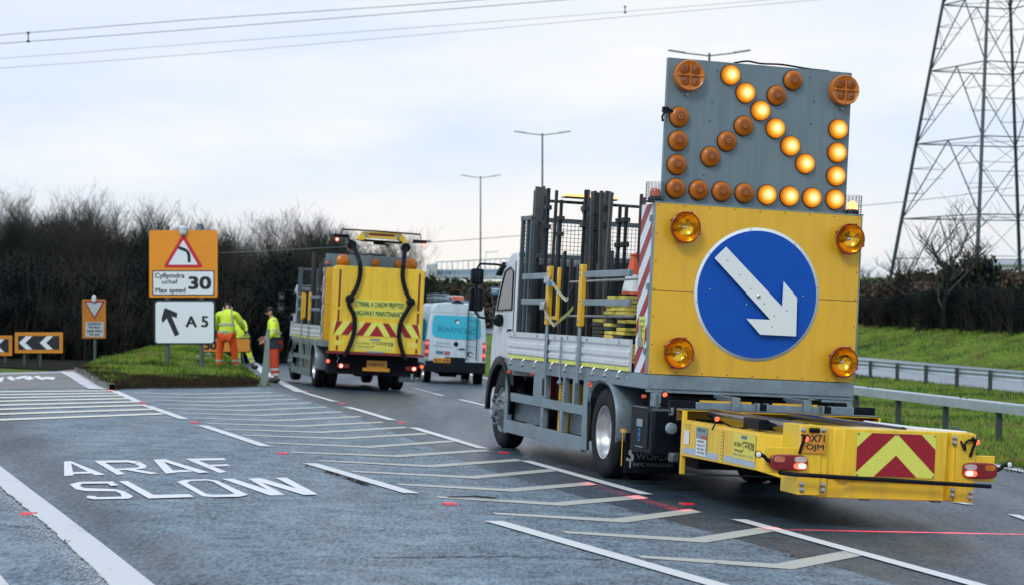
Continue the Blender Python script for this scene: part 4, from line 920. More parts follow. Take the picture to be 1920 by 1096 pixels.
def grass_mat(name, c1, c2, c3):
    m = D.materials.new(name); m.use_nodes = True; t = m.node_tree; p = t.nodes['Principled BSDF']; l = t.links.new
    q = t.nodes.new('ShaderNodeTexCoord')
    n1 = t.nodes.new('ShaderNodeTexNoise'); n1.inputs['Scale'].default_value = .55; n1.inputs['Detail'].default_value = 8; n1.inputs['Roughness'].default_value = .65
    n2 = t.nodes.new('ShaderNodeTexNoise'); n2.inputs['Scale'].default_value = 9; n2.inputs['Detail'].default_value = 6
    l(q.outputs['Object'], n1.inputs['Vector']); l(q.outputs['Object'], n2.inputs['Vector'])
    r1 = t.nodes.new('ShaderNodeValToRGB'); e_ = r1.color_ramp.elements; e_[0].position = .40; e_[0].color = c3 + (1,); e_[1].position = .62; e_[1].color = c2 + (1,)
    x = e_.new(.48); x.color = c1 + (1,)
    l(n1.outputs['Fac'], r1.inputs[0])
    mm = t.nodes.new('ShaderNodeMixRGB'); mm.blend_type = 'OVERLAY'; mm.inputs[0].default_value = .8; l(r1.outputs[0], mm.inputs[1]); l(n2.outputs['Fac'], mm.inputs[2])
    l(mm.outputs[0], p.inputs['Base Color']); p.inputs['Roughness'].default_value = .9; p.inputs['Specular IOR Level'].default_value = .15
    bp = t.nodes.new('ShaderNodeBump'); bp.inputs['Strength'].default_value = .9; bp.inputs['Distance'].default_value = .12; l(n2.outputs['Fac'], bp.inputs['Height']); l(bp.outputs[0], p.inputs['Normal'])
    return m
M_GRD = grass_mat('grass_ground', (.09, .165, .02), (.15, .25, .03), (.07, .07, .02))
b.build('ground', M_GRD, smooth=60)['kind'] = 'structure'
# --- asphalt
def line_mask(t, tc_, p0, p1, soft, noisy=0.0):
    """0..1 across the line p0-p1 on the ground, 1 on its right-hand side"""
    d = Vector((p1.x - p0.x, p1.y - p0.y)).normalized(); nn = Vector((d.y, -d.x)); l = t.links.new
    dp = t.nodes.new('ShaderNodeVectorMath'); dp.operation = 'DOT_PRODUCT'; dp.inputs[1].default_value = (nn.x, nn.y, 0); l(tc_.outputs['Object'], dp.inputs[0])
    src = dp.outputs['Value']
    if noisy:
        no = t.nodes.new('ShaderNodeTexNoise'); no.inputs['Scale'].default_value = 1.3; no.inputs['Detail'].default_value = 7; l(tc_.outputs['Object'], no.inputs['Vector'])
        ma = t.nodes.new('ShaderNodeMath'); ma.operation = 'MULTIPLY_ADD'; ma.inputs[1].default_value = noisy; l(no.outputs['Fac'], ma.inputs[0]); l(src, ma.inputs[2]); src = ma.outputs[0]
    c = nn.x * p0.x + nn.y * p0.y + noisy * .5
    mr_ = t.nodes.new('ShaderNodeMapRange'); mr_.inputs[1].default_value = c - soft; mr_.inputs[2].default_value = c + soft; l(src, mr_.inputs[0])
    return mr_.outputs[0]
def asphalt(name, dark, lite, rough, kind):
    m = D.materials.new(name); m.use_nodes = True; t = m.node_tree; p = t.nodes['Principled BSDF']; l = t.links.new
    q = t.nodes.new('ShaderNodeTexCoord')
    def noise(sc, det=5, ro=.6, vec=None):
        n_ = t.nodes.new('ShaderNodeTexNoise'); n_.inputs['Scale'].default_value = sc; n_.inputs['Detail'].default_value = det; n_.inputs['Roughness'].default_value = ro; l(vec or q.outputs['Object'], n_.inputs['Vector']); return n_.outputs['Fac']
    def rng(s_, a, b_, c, d): r_ = t.nodes.new('ShaderNodeMapRange'); r_.inputs[1].default_value = a; r_.inputs[2].default_value = b_; r_.inputs[3].default_value = c; r_.inputs[4].default_value = d; l(s_, r_.inputs[0]); return r_.outputs[0]
    def mixc(f, a, b_, bl='MIX'):
        x = t.nodes.new('ShaderNodeMixRGB'); x.blend_type = bl
        for i, s_ in ((0, f), (1, a), (2, b_)):
            if isinstance(s_, (float, int)): x.inputs[i].default_value = s_
            elif isinstance(s_, tuple): x.inputs[i].default_value = s_ + (1,)
            else: l(s_, x.inputs[i])
        return x.outputs[0]
    def mth(op, a, b_):
        x = t.nodes.new('ShaderNodeMath'); x.operation = op
        for i, s_ in ((0, a), (1, b_)):
            if isinstance(s_, (float, int)): x.inputs[i].default_value = s_
            else: l(s_, x.inputs[i])
        return x.outputs[0]
    vo = t.nodes.new('ShaderNodeTexVoronoi'); vo.inputs['Scale'].default_value = 62 if kind == 'slip' else 95; l(q.outputs['Object'], vo.inputs['Vector'])
    stones = rng(vo.outputs['Distance'], .12, .62, 1.0, 0.0)
    st_c = t.nodes.new('ShaderNodeSeparateColor'); l(vo.outputs['Color'], st_c.inputs[0])
    stv = mth('MULTIPLY', stones, rng(st_c.outputs[0], 0, 1, .15, 1.0))
    big = noise(.35, 7, .6); mid = noise(2.4, 6, .65)
    strc = t.nodes.new('ShaderNodeMapping'); strc.inputs['Rotation'].default_value = (0, 0, R(-13)); strc.inputs['Scale'].default_value = (1.6, .10, 1); l(q.outputs['Object'], strc.inputs[0])
    track = noise(1.0, 4, .5, strc.outputs[0])
    base = mixc(stv, dark, lite)
    gm = t.nodes.new('ShaderNodeMapping'); gm.inputs['Rotation'].default_value = (0, 0, R(-13)); gm.inputs['Scale'].default_value = (1, .22, 1); l(q.outputs['Object'], gm.inputs[0]); grn = rng(noise(34, 4, .7, gm.outputs[0]), .38, .62, 0.0, 1.0); base = mixc(rng(grn, 0, .8, 1, 0), base, mixc(.66 if kind == 'slip' else .5, base, (.004, .008, .014)))
    base = mixc(rng(big, .35, .65, .0, .35), base, tuple(c * .62 for c in dark))
    base = mixc(rng(mid, .42, .7, 0, .22), base, tuple(c * 1.25 for c in lite))
    wet = rng(track, .40, .60, 0, 1)
    if kind == 'slip':
        bandL = line_mask(t, q, G(405, 1093), G(0, 748), .30, 1.0)        # right side of the band's right edge
        inner = line_mask(t, q, G(292, 1096), G(0, 870), .25, .3)
        band = mth('MULTIPLY', inner, mth('SUBTRACT', 1.0, bandL))
        band = mth('MULTIPLY', band, rng(mid, .3, .6, .55, 1.0))
        base = mixc(mth('MULTIPLY', band, .88), base, tuple(c * .25 for c in dark))
        spk = rng(noise(11, 3, .5), .62, .72, 0, .7)
        base = mixc(mth('MULTIPLY', spk, line_mask(t, q, G(900, 960), G(300, 760), 1.2)), base, tuple(c * .3 for c in dark))
        cr1 = mth('ABSOLUTE', mth('SUBTRACT', noise(.9, 8, .7), .5), 0.0); 
        base = mixc(rng(cr1, 0.0, .004, .55, 0), base, (.012, .014, .018))
    l(base, p.inputs['Base Color'])
    ro = mth('ADD', rng(wet, 0, 1, rough - .05, rough + .05), rng(stv, 0, 1, .10, -.08)); l(ro, p.inputs['Roughness'])
    l(rng(grn, 0, 1, .15, .85), p.inputs['Specular IOR Level'])
    bp = t.nodes.new('ShaderNodeBump'); bp.inputs['Strength'].default_value = .42 if kind == 'slip' else .2; bp.inputs['Distance'].default_value = .006
    l(mth('ADD', stv, mth('MULTIPLY', noise(38, 4, .6), .7)), bp.inputs['Height']); l(bp.outputs[0], p.inputs['Normal'])
    return m
M_SLIP = asphalt('worn_chipped_asphalt', (.072, .118, .162), (.42, .57, .69), .45, 'slip')
M_MAIN = asphalt('smooth_wet_asphalt', (.012, .030, .048), (.105, .170, .235), .37, 'main')
M_OPP = asphalt('wet_asphalt_painted_sheen', (.22, .27, .32), (.38, .45, .52), .30, 'main')  # base colour lightened to stand in for sky reflected in the wet surface
M_LSUR = asphalt('pale_far_surfacing', (.13, .13, .13), (.30, .31, .31), .45, 'main')
def sheet(name, pts, h, m, kind='structure'):
    b = MB(); b.face([G(x, y, h) if isinstance(x, (int, float)) and not isinstance(y, Vector) else x for x, y in pts]); o = b.build(name, m, smooth=0)
    if kind: o['kind'] = kind
    return o
import bmesh
def gpoly(name, P, h, m):
    bm = bmesh.new(); f = bm.faces.new([bm.verts.new((p.x, p.y, 0)) for p in P]); bmesh.ops.triangulate(bm, faces=[f])
    cuts = [((0, y, 0), (0, 1, 0)) for y in list(range(36, 80, 4)) + list(range(80, 150, 10))] + [((RN.x * s, RN.y * s, 0), (RN.x, RN.y, 0)) for s in (3.2, 3.8, 4.4, 5, 11.5, 12, 12.5, 13, 14)]
    for co_, no_ in cuts: bmesh.ops.bisect_plane(bm, geom=bm.verts[:] + bm.edges[:] + bm.faces[:], plane_co=co_, plane_no=no_)
    for v in bm.verts: v.co.z = road_z(v.co.x, v.co.y) + h
    bmesh.ops.recalc_face_normals(bm, faces=bm.faces)
    me = D.meshes.new(name); bm.to_mesh(me); bm.free(); me.materials.append(m); o = D.objects.new(name, me); COL.objects.link(o); o['kind'] = 'structure'
    if me.polygons[0].normal.z < 0: me.flip_normals()
    return o
# slip road: everything left of the surface joint
joint = [G(1640, 1083), G(1535, 1053), G(900, 877), G(800, 835), G(700, 795), G(600, 757), G(530, 735)]
joint = [G(1640, 1083) + (G(1640, 1083) - G(1535, 1053)).normalized() * 9] + joint
gpoly('slip_road', [Vector((-30, 5, 0)), joint[0]] + joint[1:] + [G(500, 722), G(135, 692), G(110, 694.5), G(-40, 698), Vector((-30, 44, 0))], 0, M_SLIP)
redge = [Vector((12.3, 5, 0)), G(1900, 873), G(905, 704), G(800, 672), G(700, 648), G(620, 634), G(560, 628.5)]
arc = [G(500, 715), G(478, 700), G(462, 685), G(455, 668), G(465, 651), G(495, 638), G(540, 630)]
gpoly('main_carriageway', [joint[0]] + redge + arc[::-1] + [G(515, 732)] + joint[:0:-1][0:6], .0, M_MAIN)
# opposite carriageway behind the far barrier
P = []
for s, tt in ((27.6, 28), (27.6, 260), (35.4, 260), (35.4, 28)):
    p = RN * s + U * tt; P.append(Vector((p.x, p.y, right_z(s) + .10 + (.10 if s > 30 else .02))))
b = MB(); n_ = 24
for i in range(n_):
    a, c = i / n_, (i + 1) / n_
    b.face([P[0].lerp(P[1], a), P[3].lerp(P[2], a), P[3].lerp(P[2], c), P[0].lerp(P[1], c)])
for k, v in enumerate(b.v):
    v.z = gz(v.x, v.y) + .09
b.build('opposite_carriageway', M_OPP, smooth=0)['kind'] = 'structure'
# pale surfacing on the far left
gpoly('pale_surfacing', [G(-60, 729.5), G(178, 727), G(135, 695), G(112, 696), G(-60, 700)], .004, M_LSUR)
# --- markings
def lay(b, name, m, h):      # sheets of paint that follow the road's surface
    bm = bmesh.new()
    for f in b.f: bm.faces.new([bm.verts.new((b.v[i].x, b.v[i].y, 0)) for i in f])
    bmesh.ops.triangulate(bm, faces=bm.faces[:])
    for co_, no_ in [((0, y, 0), (0, 1, 0)) for y in (36, 38, 40, 42, 44, 48, 52, 56, 60, 66, 74, 82, 94, 110, 130)] + [((RN.x * s, RN.y * s, 0), (RN.x, RN.y, 0)) for s in (3.2, 3.8, 4.4, 5, 11.5, 12, 12.5, 13, 14)]:
        bmesh.ops.bisect_plane(bm, geom=bm.verts[:] + bm.edges[:] + bm.faces[:], plane_co=co_, plane_no=no_)
    for v in bm.verts: v.co.z = road_z(v.co.x, v.co.y) + h
    for f in bm.faces: f.normal_update()
    bmesh.ops.reverse_faces(bm, faces=[f for f in bm.faces if f.normal.z < 0])
    me = D.meshes.new(name); bm.to_mesh(me); bm.free(); me.materials.append(m); o = D.objects.new(name, me); COL.objects.link(o); o['kind'] = 'structure'; return o
def paint(name, c, wear):
    m = D.materials.new(name); m.use_nodes = True; t = m.node_tree; p = t.nodes['Principled BSDF']; l = t.links.new
    q = t.nodes.new('ShaderNodeTexCoord'); n1 = t.nodes.new('ShaderNodeTexNoise'); n1.inputs['Scale'].default_value = 26; n1.inputs['Detail'].default_value = 8; n1.inputs['Roughness'].default_value = .75
    n2 = t.nodes.new('ShaderNodeTexNoise'); n2.inputs['Scale'].default_value = 2.2; n2.inputs['Detail'].default_value = 5
    l(q.outputs['Object'], n1.inputs['Vector']); l(q.outputs['Object'], n2.inputs['Vector'])
    a = t.nodes.new('ShaderNodeMath'); a.operation = 'ADD'; l(n1.outputs['Fac'], a.inputs[0]); l(n2.outputs['Fac'], a.inputs[1])
    r_ = t.nodes.new('ShaderNodeMapRange'); r_.inputs[1].default_value = 1.28 - wear; r_.inputs[2].default_value = 1.40 - wear; l(a.outputs[0], r_.inputs[0])
    mm = t.nodes.new('ShaderNodeMixRGB'); l(r_.outputs[0], mm.inputs[0]); mm.inputs[1].default_value = c + (1,); mm.inputs[2].default_value = (.14, .17, .19, 1); l(mm.outputs[0], p.inputs['Base Color'])
    p.inputs['Roughness'].default_value = .5
    bp = t.nodes.new('ShaderNodeBump'); bp.inputs['Strength'].default_value = .4; bp.inputs['Distance'].default_value = .004; l(n1.outputs['Fac'], bp.inputs['Height']); l(bp.outputs[0], p.inputs['Normal'])
    return m
M_PW = paint('road_paint_white', (.66, .69, .70), .06); M_PC = paint('road_paint_cream', (.46, .47, .43), .11); M_PWW = paint('road_paint_worn', (.58, .61, .63), .13)
FW = Vector((RT[0][1], RT[1][1], RT[2][1])); RW = Vector((RT[0][0], RT[1][0], RT[2][0]))
b = MB()
chev = [((1200, 1043), (1470, 1061), (1600, 1036)), ((1058, 997), (1310, 1012), (1440, 991)), ((927, 962), (1160, 975), (1305, 956)), ((820, 931), (1045, 944), (1207, 930)), ((745, 907), (955, 918), (1112, 905)),
        ((660, 883), (885, 894), (1040, 880)), ((600, 863), (808, 873), (975, 861)), ((545, 847), (745, 854), (915, 843)), ((498, 829), (690, 837), (850, 826)), ((455, 815), (640, 821), (800, 812)), ((420, 804), (600, 809.5), (762, 800)),
        ((390, 793), (560, 798), (717, 790.5)), ((362, 783), (520, 787.5), (676, 780)), ((340, 774), (490, 777.5), (642, 771)), ((315, 765), (460, 768.5), (612, 762.5)), ((295, 757), (430, 760.5), (582, 754.5)), ((280, 749), (400, 752.5), (556, 747.5)), ((265, 742), (380, 745), (532, 741)), ((252, 735.5), (350, 738), (510, 735))]
def strip(b, pts, f0, f1, h):
    for (a, c), (wa, wc) in zip(zip(pts[:-1], pts[1:]), zip(f0, f1)):
        A, Bp = G(*a, h), G(*c, h); b.face([A - FW * wa, Bp - FW * wc, Bp + FW * wc, A + FW * wa])
for i, (a, m_, c) in enumerate(chev):
    A, M__, C_ = G(*a, .004), G(*m_, .004), G(*c, .004); w1, w2 = .11, .16
    b.face([A - FW * w1 * .6, M__ - FW * w2, M__ + FW * w2, A + FW * w1]); b.face([M__ - FW * w2, C_ - FW * w2, C_ + FW * w2, M__ + FW * w2])
lay(b, 'hatched_marking', M_PC, .005)
def seg(b, p0, p1, w, h=.006):
    A, B_ = (G(*p0, h) if not isinstance(p0, Vector) else p0), (G(*p1, h) if not isinstance(p1, Vector) else p1); d = (B_ - A).normalized(); q = d.cross(NR).normalized() * (w / 2)
    b.face([A - q, A + q, B_ + q, B_ - q])
b = MB()
for p0, p1, w_ in (((582, 868), (772, 924), .17), ((925, 976), (1352, 1098), .17), ((380, 797), (498, 836), .16), ((275, 760), (346, 785), .16), ((214, 732), (258, 752), .16),
                   ((985, 863), (1212, 926), .15), ((775, 801), (906, 840), .16), ((650, 762), (736, 787), .16), ((566, 734), (628, 752), .16), ((1385, 973), (1840, 1098), .15),
                   ((776, 727), (830, 741), .13), ((862, 748), (912, 760), .13), ((1790, 940), (1820, 945), .12), ((1900, 964), (1960, 984), .12), ((1000, 775), (1060, 790), .13)):
    seg(b, p0, p1, w_)
lay(b, 'dashed_edge_lines', M_PW, .010)
b = MB(); L_ = [G(x, y, .008) for x, y in ((566, 735), (545, 725), (515, 709), (490, 692), (476, 678), (471, 665), (478, 652), (505, 641), (545, 633))]
L_ = interp(L_, 5)
for A, B_ in zip(L_[:-1], L_[1:]): b.face([A - RW * .16, A + RW * .16, B_ + RW * .16, B_ - RW * .16])
L_ = [G(1965, 892, .008), G(1885, 876, .008), G(1750, 847, .008), G(912, 709, .008), G(800, 676, .008)]
for A, B_ in zip(L_[:-1], L_[1:]): b.face([A - RW * .1, A + RW * .1, B_ + RW * .1, B_ - RW * .1])
# broad line at the left, ragged on its outer side
rr = random.Random(3)
inn = [(-60, 832), (0, 873), (60, 919), (100, 949), (200, 1025), (292, 1098), (352, 1147)]; outp = [(-60, 874), (0, 912), (60, 962), (105, 1000), (160, 1052), (205, 1098), (250, 1147)]
II = [p for i in range(6) for p in [(inn[i][0] + (inn[i + 1][0] - inn[i][0]) * k / 12, inn[i][1] + (inn[i + 1][1] - inn[i][1]) * k / 12) for k in range(12)]]
OO = [p for i in range(6) for p in [(outp[i][0] + (outp[i + 1][0] - outp[i][0]) * k / 12 + rr.uniform(-3, 3), outp[i][1] + (outp[i + 1][1] - outp[i][1]) * k / 12) for k in range(12)]]
for i in range(len(II) - 1): b.face([G(*OO[i], .008), G(*OO[i + 1], .008), G(*II[i + 1], .008), G(*II[i], .008)])
for i in range(5000):     # overspray speckles beside it
    k = rr.random(); j = int(k * (len(OO) - 1)); p = G(*OO[j], .0095); d = abs(rr.gauss(0, .10)); s_ = rr.uniform(.0015, .006)
    p = p - RW * d + FW * rr.uniform(-.3, .3); b.face([p + Vector((-s_, -s_, 0)), p + Vector((s_, -s_, 0)), p + Vector((s_, s_, 0)), p + Vector((-s_, s_, 0))])
b.face([G(-10, 1066, .008), G(18, 1098, .008), G(-20, 1098, .008)])
L_ = [G(x, y, .008) for x, y in ((126, 696), (150, 708), (172, 722), (186, 729))]
for A, B_ in zip(L_[:-1], L_[1:]): b.face([A - RW * .2, A + RW * .2, B_ + RW * .2, B_ - RW * .2])
lay(b, 'solid_edge_lines', M_PWW, .013)
b = MB()
for i, (yl, xr, yr) in enumerate(((787, 305, 774.5), (776, 290, 766), (767, 275, 758.5), (759, 262, 752), (751.5, 250, 746), (745, 238, 740.5), (739, 226, 736), (733.5, 214, 731.5))):
    A, B_ = G(-40, yl + .5, .008), G(xr, yr, .008); b.face([A - FW * .20, B_ - FW * .20, B_ + FW * .20, A + FW * .20])
A, B_ = G(-40, 700.5, .012), G(112, 697, .012); b.face([A - FW * .2, B_ - FW * .2, B_ + FW * .2, A + FW * .2])
lay(b, 'transverse_rumble_bars', paint('road_paint_pale_yellow', (.72, .70, .60), .0), .009)
# ARAF / SLOW, each stroke a thin sheet
def o5(l): return [(x / 4, 690 + y / 4) for x, y in l]
def o7(l): return [(x / 2, 680 + y / 2) for x, y in l]
strokes = [o5(l) for l in ([(480, 698), (500, 694), (530, 693), (552, 800), (482, 804)], [(502, 694), (532, 693), (788, 795), (712, 799)], [(546, 777), (668, 771), (700, 785), (551, 790)],
    [(706, 693), (764, 691), (938, 790), (880, 797)], [(724, 690), (955, 686), (975, 702), (758, 705)], [(955, 686), (1045, 697), (1003, 712), (960, 702)], [(1045, 697), (1101, 727), (1046, 731), (1003, 712)], [(1101, 727), (1090, 747), (1028, 754), (1046, 731)], [(1090, 747), (880, 764), (852, 753), (1035, 741)], [(930, 757), (1000, 751), (1190, 785), (1128, 791)],
    [(1150, 682), (1210, 680), (1316, 780), (1243, 787)], [(1180, 681), (1238, 679), (1567, 777), (1492, 783)], [(1288, 764), (1415, 758), (1455, 771), (1300, 778)],
    [(1394, 677), (1452, 674), (1702, 775), (1642, 781)], [(1402, 675), (1680, 671), (1696, 686), (1430, 690)], [(1530, 722), (1702, 717), (1730, 729), (1552, 735)],
    [(590, 848), (845, 846), (862, 860), (618, 863)], [(835, 846), (890, 874), (832, 879), (806, 860)], [(592, 848), (620, 862), (598, 880), (640, 898), (572, 906), (522, 868)], [(572, 905), (638, 895), (862, 903), (870, 919), (640, 917)], [(862, 903), (930, 918), (997, 955), (985, 969), (915, 972), (905, 938), (868, 919)], [(988, 966), (962, 975), (700, 979), (648, 968), (655, 952), (712, 955), (728, 963), (918, 959)],
    [(893, 845), (952, 840), (1150, 945), (1115, 973)], [(1110, 947), (1422, 940), (1452, 962), (1115, 973)],
    [(1325, 848), (1388, 833), (1432, 842), (1400, 858)], [(1388, 833), (1545, 828), (1560, 838), (1432, 842)], [(1545, 828), (1628, 838), (1600, 848), (1558, 838)], [(1628, 838), (1862, 945), (1762, 938), (1598, 847)], [(1862, 945), (1800, 959), (1718, 943), (1762, 936)], [(1800, 959), (1602, 963), (1590, 946), (1720, 943)], [(1602, 963), (1518, 956), (1545, 938), (1592, 946)], [(1518, 956), (1325, 848), (1402, 857), (1548, 939)])]
strokes += [o7(l) for l in ([(833, 433), (874, 432), (1066, 494), (1012, 495)], [(930, 432), (952, 431), (1066, 492), (1030, 489)], [(930, 432), (977, 430), (1190, 492), (1140, 493)], [(1034, 429), (1073, 428), (1190, 490), (1152, 490)])]
strokes += [[(x, y) for x, y in l] for l in ([(0, 707), (8, 706), (4, 714), (-4, 714)], [(12, 707), (20, 704), (30, 711), (22, 712)], [(26, 707), (48, 703), (52, 705), (34, 710)], [(44, 709), (56, 703), (64, 709), (54, 711)], [(62, 705), (72, 703), (86, 710), (78, 711)], [(80, 705), (104, 706), (100, 711), (84, 709)])]
b = MB()
for i, s_ in enumerate(strokes): b.face([G(x, y, .005 + .0011 * (i % 6)) for x, y in s_])
b.build('road_lettering', paint('road_paint_fresh', (.74, .77, .79), -.06), smooth=0)['kind'] = 'structure'
# --- red reflective studs and litter on the road
STUD_G = 'red reflecting road studs'
def stud(px, py, lab):
    p = G(px, py); root = empty('road_stud', Matrix.Translation(p) @ F1.M.to_4x4()); tag(root, lab, 'road stud', STUD_G)
    MB().prism([(-.065, -.05, 0), (-.065, -.02, .018), (-.065, .05, .018), (-.065, .07, 0)], (.13, 0, 0)).build('stud_body', mat('stud_red_plastic', (.45, .02, .03), .35, coat=.4), root, bevel=.003)
    MB().prism([(-.055, -.0515, .003), (.055, -.0515, .003), (.055, -.026, .0185), (-.055, -.026, .0185)], (0, -.002, .001)).build('reflector', mat('stud_reflector', (.75, .02, .05), .2, coat=.8), root)
for px, py, lab in ((54, 964, 'red road stud on the broad white line at the left edge'), (843, 945, 'red road stud in the gap left of the nearest chevrons'), (1288, 945, 'red road stud behind the yellow crash cushion, nearest right-hand one'), (945, 849, 'red road stud by the front wheel of the near truck'), (530, 850, 'red road stud just left of the chevrons above the word SLOW'),
    (365, 792, 'red road stud between the two short white dashes on the left'), (752, 792, 'red road stud right of the chevrons in front of the van'), (640, 756, 'red road stud behind the farther truck'), (267, 755, 'red road stud at the end of the rumble bars'), (208, 731, 'red road stud at the corner of the grass island kerb'), (568, 733, 'red road stud near the standing worker'), (130, 695, 'tiny red road stud at the far end of the island kerb')): stud(px, py, lab)
def litter(name, px, py, n, s_, m, lab, cat):
    r_ = random.Random(int(px)); p = G(px, py, .01); b = MB()
    for k in range(n):
        c = p + RW * r_.gauss(0, s_ * .8) + FW * r_.gauss(0, s_ * 1.2) + NR * r_.uniform(0, s_ * .3); a = r_.uniform(.25, .6) * s_
        u_ = Vector((r_.uniform(-1, 1), r_.uniform(-1, 1), r_.uniform(-.5, .9))).normalized() * a; v_ = u_.cross(Vector((r_.uniform(-1, 1), r_.uniform(-1, 1), 1))).normalized() * a * .6
        b.face([c - u_, c - v_, c + u_, c + v_])
    return tag(b.build(name, m, smooth=0), lab, cat)
M_LEAF = mat('dead_leaf', (.02, .025, .012), .7, var=.5)
litter('leaf_clump', 1490, 1043, 16, .035, M_LEAF, 'dark leaf clump on the nearest white chevron', 'leaves')
litter('leaf_clump', 128, 1014, 12, .022, M_LEAF, 'small black leaf clump on the broad white line', 'leaves')
litter('leaf_clump', 575, 873, 12, .035, mat('green_leaf', (.03, .06, .015), .6), 'green leaf clump at the top end of the white dash near SLOW', 'leaves')
litter('leaf_clump', 1090, 1000, 0 + 4, .012, M_LEAF, 'tiny dark leaf scrap beside the second nearest chevron', 'leaves')
for k, (px, py) in enumerate(((16, 926), (36, 935), (137, 972), (151, 897), (206, 1067), (925, 970))): litter('leaf_scrap', px, py, 4, .014, M_LEAF, 'tiny dark leaf scrap lying on the slip road', 'leaf')['group'] = 'leaf scraps on the slip road'
b = MB(); p0, p1 = G(612, 882, .009), G(690, 908, .009); r_ = random.Random(9)
for k in range(260):
    t_ = r_.random(); t_ = t_ if abs(t_ - .42) > .07 else .8; c = p0.lerp(p1, t_) + RW * r_.gauss(0, .025) + FW * r_.gauss(0, .10); s_ = r_.uniform(.006, .02)
    b.face([c + RW * -s_ , c + FW * -s_ * 1.5 + NR * .004, c + RW * s_, c + FW * s_ * 1.5])
tag(b.build('moss_patch', mat('ochre_moss', (.16, .11, .012), .7, var=.5, scale=30), smooth=0), 'ochre moss growing along the white dash near SLOW', 'moss', kind='stuff')
b = MB()
for k in range(5):
    q = G(1500 / 1.0 * 0 + 880 + k * 4, 931 + (k % 2), .01); b.tube([q - RW * .22, q + RW * .0 + FW * r_.uniform(-.05, .05) + NR * .01, q + RW * .2], .004, 4)
tag(b.build('twig', M_LEAF), 'thin dark twigs lying across the fourth chevron', 'twig')
b = MB()
for k in range(420):
    px, py = r_.uniform(560, 1000), r_.uniform(800, 960); c = G(px, py, .008); s_ = r_.uniform(.004, .012); b.face([c - RW * s_, c - FW * s_ * 1.6, c + RW * s_, c + FW * s_])
tag(b.build('scattered_grit', M_LEAF, smooth=0), 'dark grit scattered over the hatched marking', 'grit', kind='stuff')
gpoly('woodland_ground', [Vector(p) for p in ((-60, 50.5, 0), (-14, 50.0, 0), (-10.9, 49.6, 0), (-10.6, 53, 0), (-11.6, 62, 0), (-13, 78, 0), (-17, 110, 0), (-60, 130, 0))], -.025, mat('woodland_soil', (.016, .018, .012), .95, var=.5, scale=3, bump=1., bscale=6, spec=.05))
b = MB(); r_ = random.Random(31)
for (x0, y0, x1, y1, n_) in ((700, 1044, 970, 1041, 22), (0, 906, 62, 914, 6), (20, 985, 90, 990, 6), (960, 1041, 1130, 1047, 12)):
    Q = [G(x0 + (x1 - x0) * k / n_, y0 + (y1 - y0) * k / n_ + r_.uniform(-1.2, 1.2), .006) for k in range(n_ + 1)]
    for A, B_ in zip(Q[:-1], Q[1:]): w_ = r_.uniform(.006, .02); b.face([A - FW * w_, B_ - FW * w_, B_ + FW * w_, A + FW * w_])
b.build('road_cracks', M_LEAF, smooth=0)['kind'] = 'structure'
# --- grass island with kerb
isl = [(140, 697), (160, 708), (182, 722), (205, 731), (260, 728.5), (340, 728), (420, 727), (488, 724.5), (489, 716), (470, 700), (452, 684), (446, 668), (452, 654), (400, 650), (330, 652), (240, 664), (175, 680)]
IP = [G(x, y) for x, y in isl]; cen = sum(IP, Vector()) / len(IP)
def ih(p, inset): return road_z(p.x, p.y) + .12 + .40 * sst(0, 3.2, inset)
b = MB(); rings = 8
for k in range(rings + 1):
    f = (k / rings) ** 1.3
    for p in IP:
        q = p.lerp(cen, f); b.v.append(Vector((q.x, q.y, road_z(q.x, q.y) + (-.02 if k == 0 else .06 + .26 * sst(0, 1, f * 1.7)))))
n_ = len(IP)
for k in range(rings):
    for i in range(n_): b.f.append((k * n_ + i, k * n_ + (i + 1) % n_, (k + 1) * n_ + (i + 1) % n_, (k + 1) * n_ + i)); b.m.append(0)
M_SOIL = mat('dead_edge_grass', (.040, .028, .016), .95, var=.6, scale=20, bump=1.0, bscale=14, spec=.1)
b.m = [1 if (j // n_ < 2 and 3 <= j % n_ <= 6) or (j // n_ < 1 and j % n_ < 7) else 0 for j in range(len(b.f))]
isl_o = b.build('grass_island', [grass_mat('island_grass', (.09, .165, .02), (.16, .27, .03), (.08, .075, .022)), M_SOIL], smooth=60); isl_o['kind'] = 'structure'
def isl_z(x, y):
    p = Vector((x, y)); best = 9e9
    # inside test by angle towards the centre
    c2 = Vector((cen.x, cen.y)); d = p - c2; L__ = d.length; ang = math.atan2(d.y, d.x)
    for i in range(n_):
        a = Vector((IP[i].x, IP[i].y)) - c2; c_ = Vector((IP[(i + 1) % n_].x, IP[(i + 1) % n_].y)) - c2
        den = a.x * (c_.y - a.y) - a.y * (c_.x - a.x); e_ = c_ - a
        den = d.x * e_.y - d.y * e_.x
        if abs(den) < 1e-9: continue
        t_ = (a.x * e_.y - a.y * e_.x) / den; u_ = (a.x * d.y - a.y * d.x) / den
        if t_ > 0 and 0 <= u_ <= 1: best = min(best, 1 / t_ if t_ else 9)
    if best > 1: return None
    f = 1 - best; return road_z(x, y) + .06 + .26 * sst(0, 1, f * 1.7)
kb = MB(); KP = interp([Vector((p.x, p.y, 0)) for p in IP[:4]], 6)
for a, c in zip(KP[:-1], KP[1:]):
    d = (c - a).normalized(); q = Vector((d.y, -d.x, 0)) * .12; za, zc = road_z(a.x, a.y), road_z(c.x, c.y)
    A, C_, Ai, Ci = [Vector((p.x, p.y, z)) for p, z in ((a - q, za), (c - q, zc), (a + q * -.0, za), (c + q * -.0, zc))]
    H = Vector((0, 0, .12)); kb.face([A, C_, C_ + H, A + H]); kb.face([A + H, C_ + H, Ci + H, Ai + H]); kb.face([Ai + H, Ci + H, Ci, Ai])
kb.build('island_kerb', mat('kerb_concrete', (.16, .17, .165), .8, var=.3, dirt=.5), smooth=0)['kind'] = 'structure'
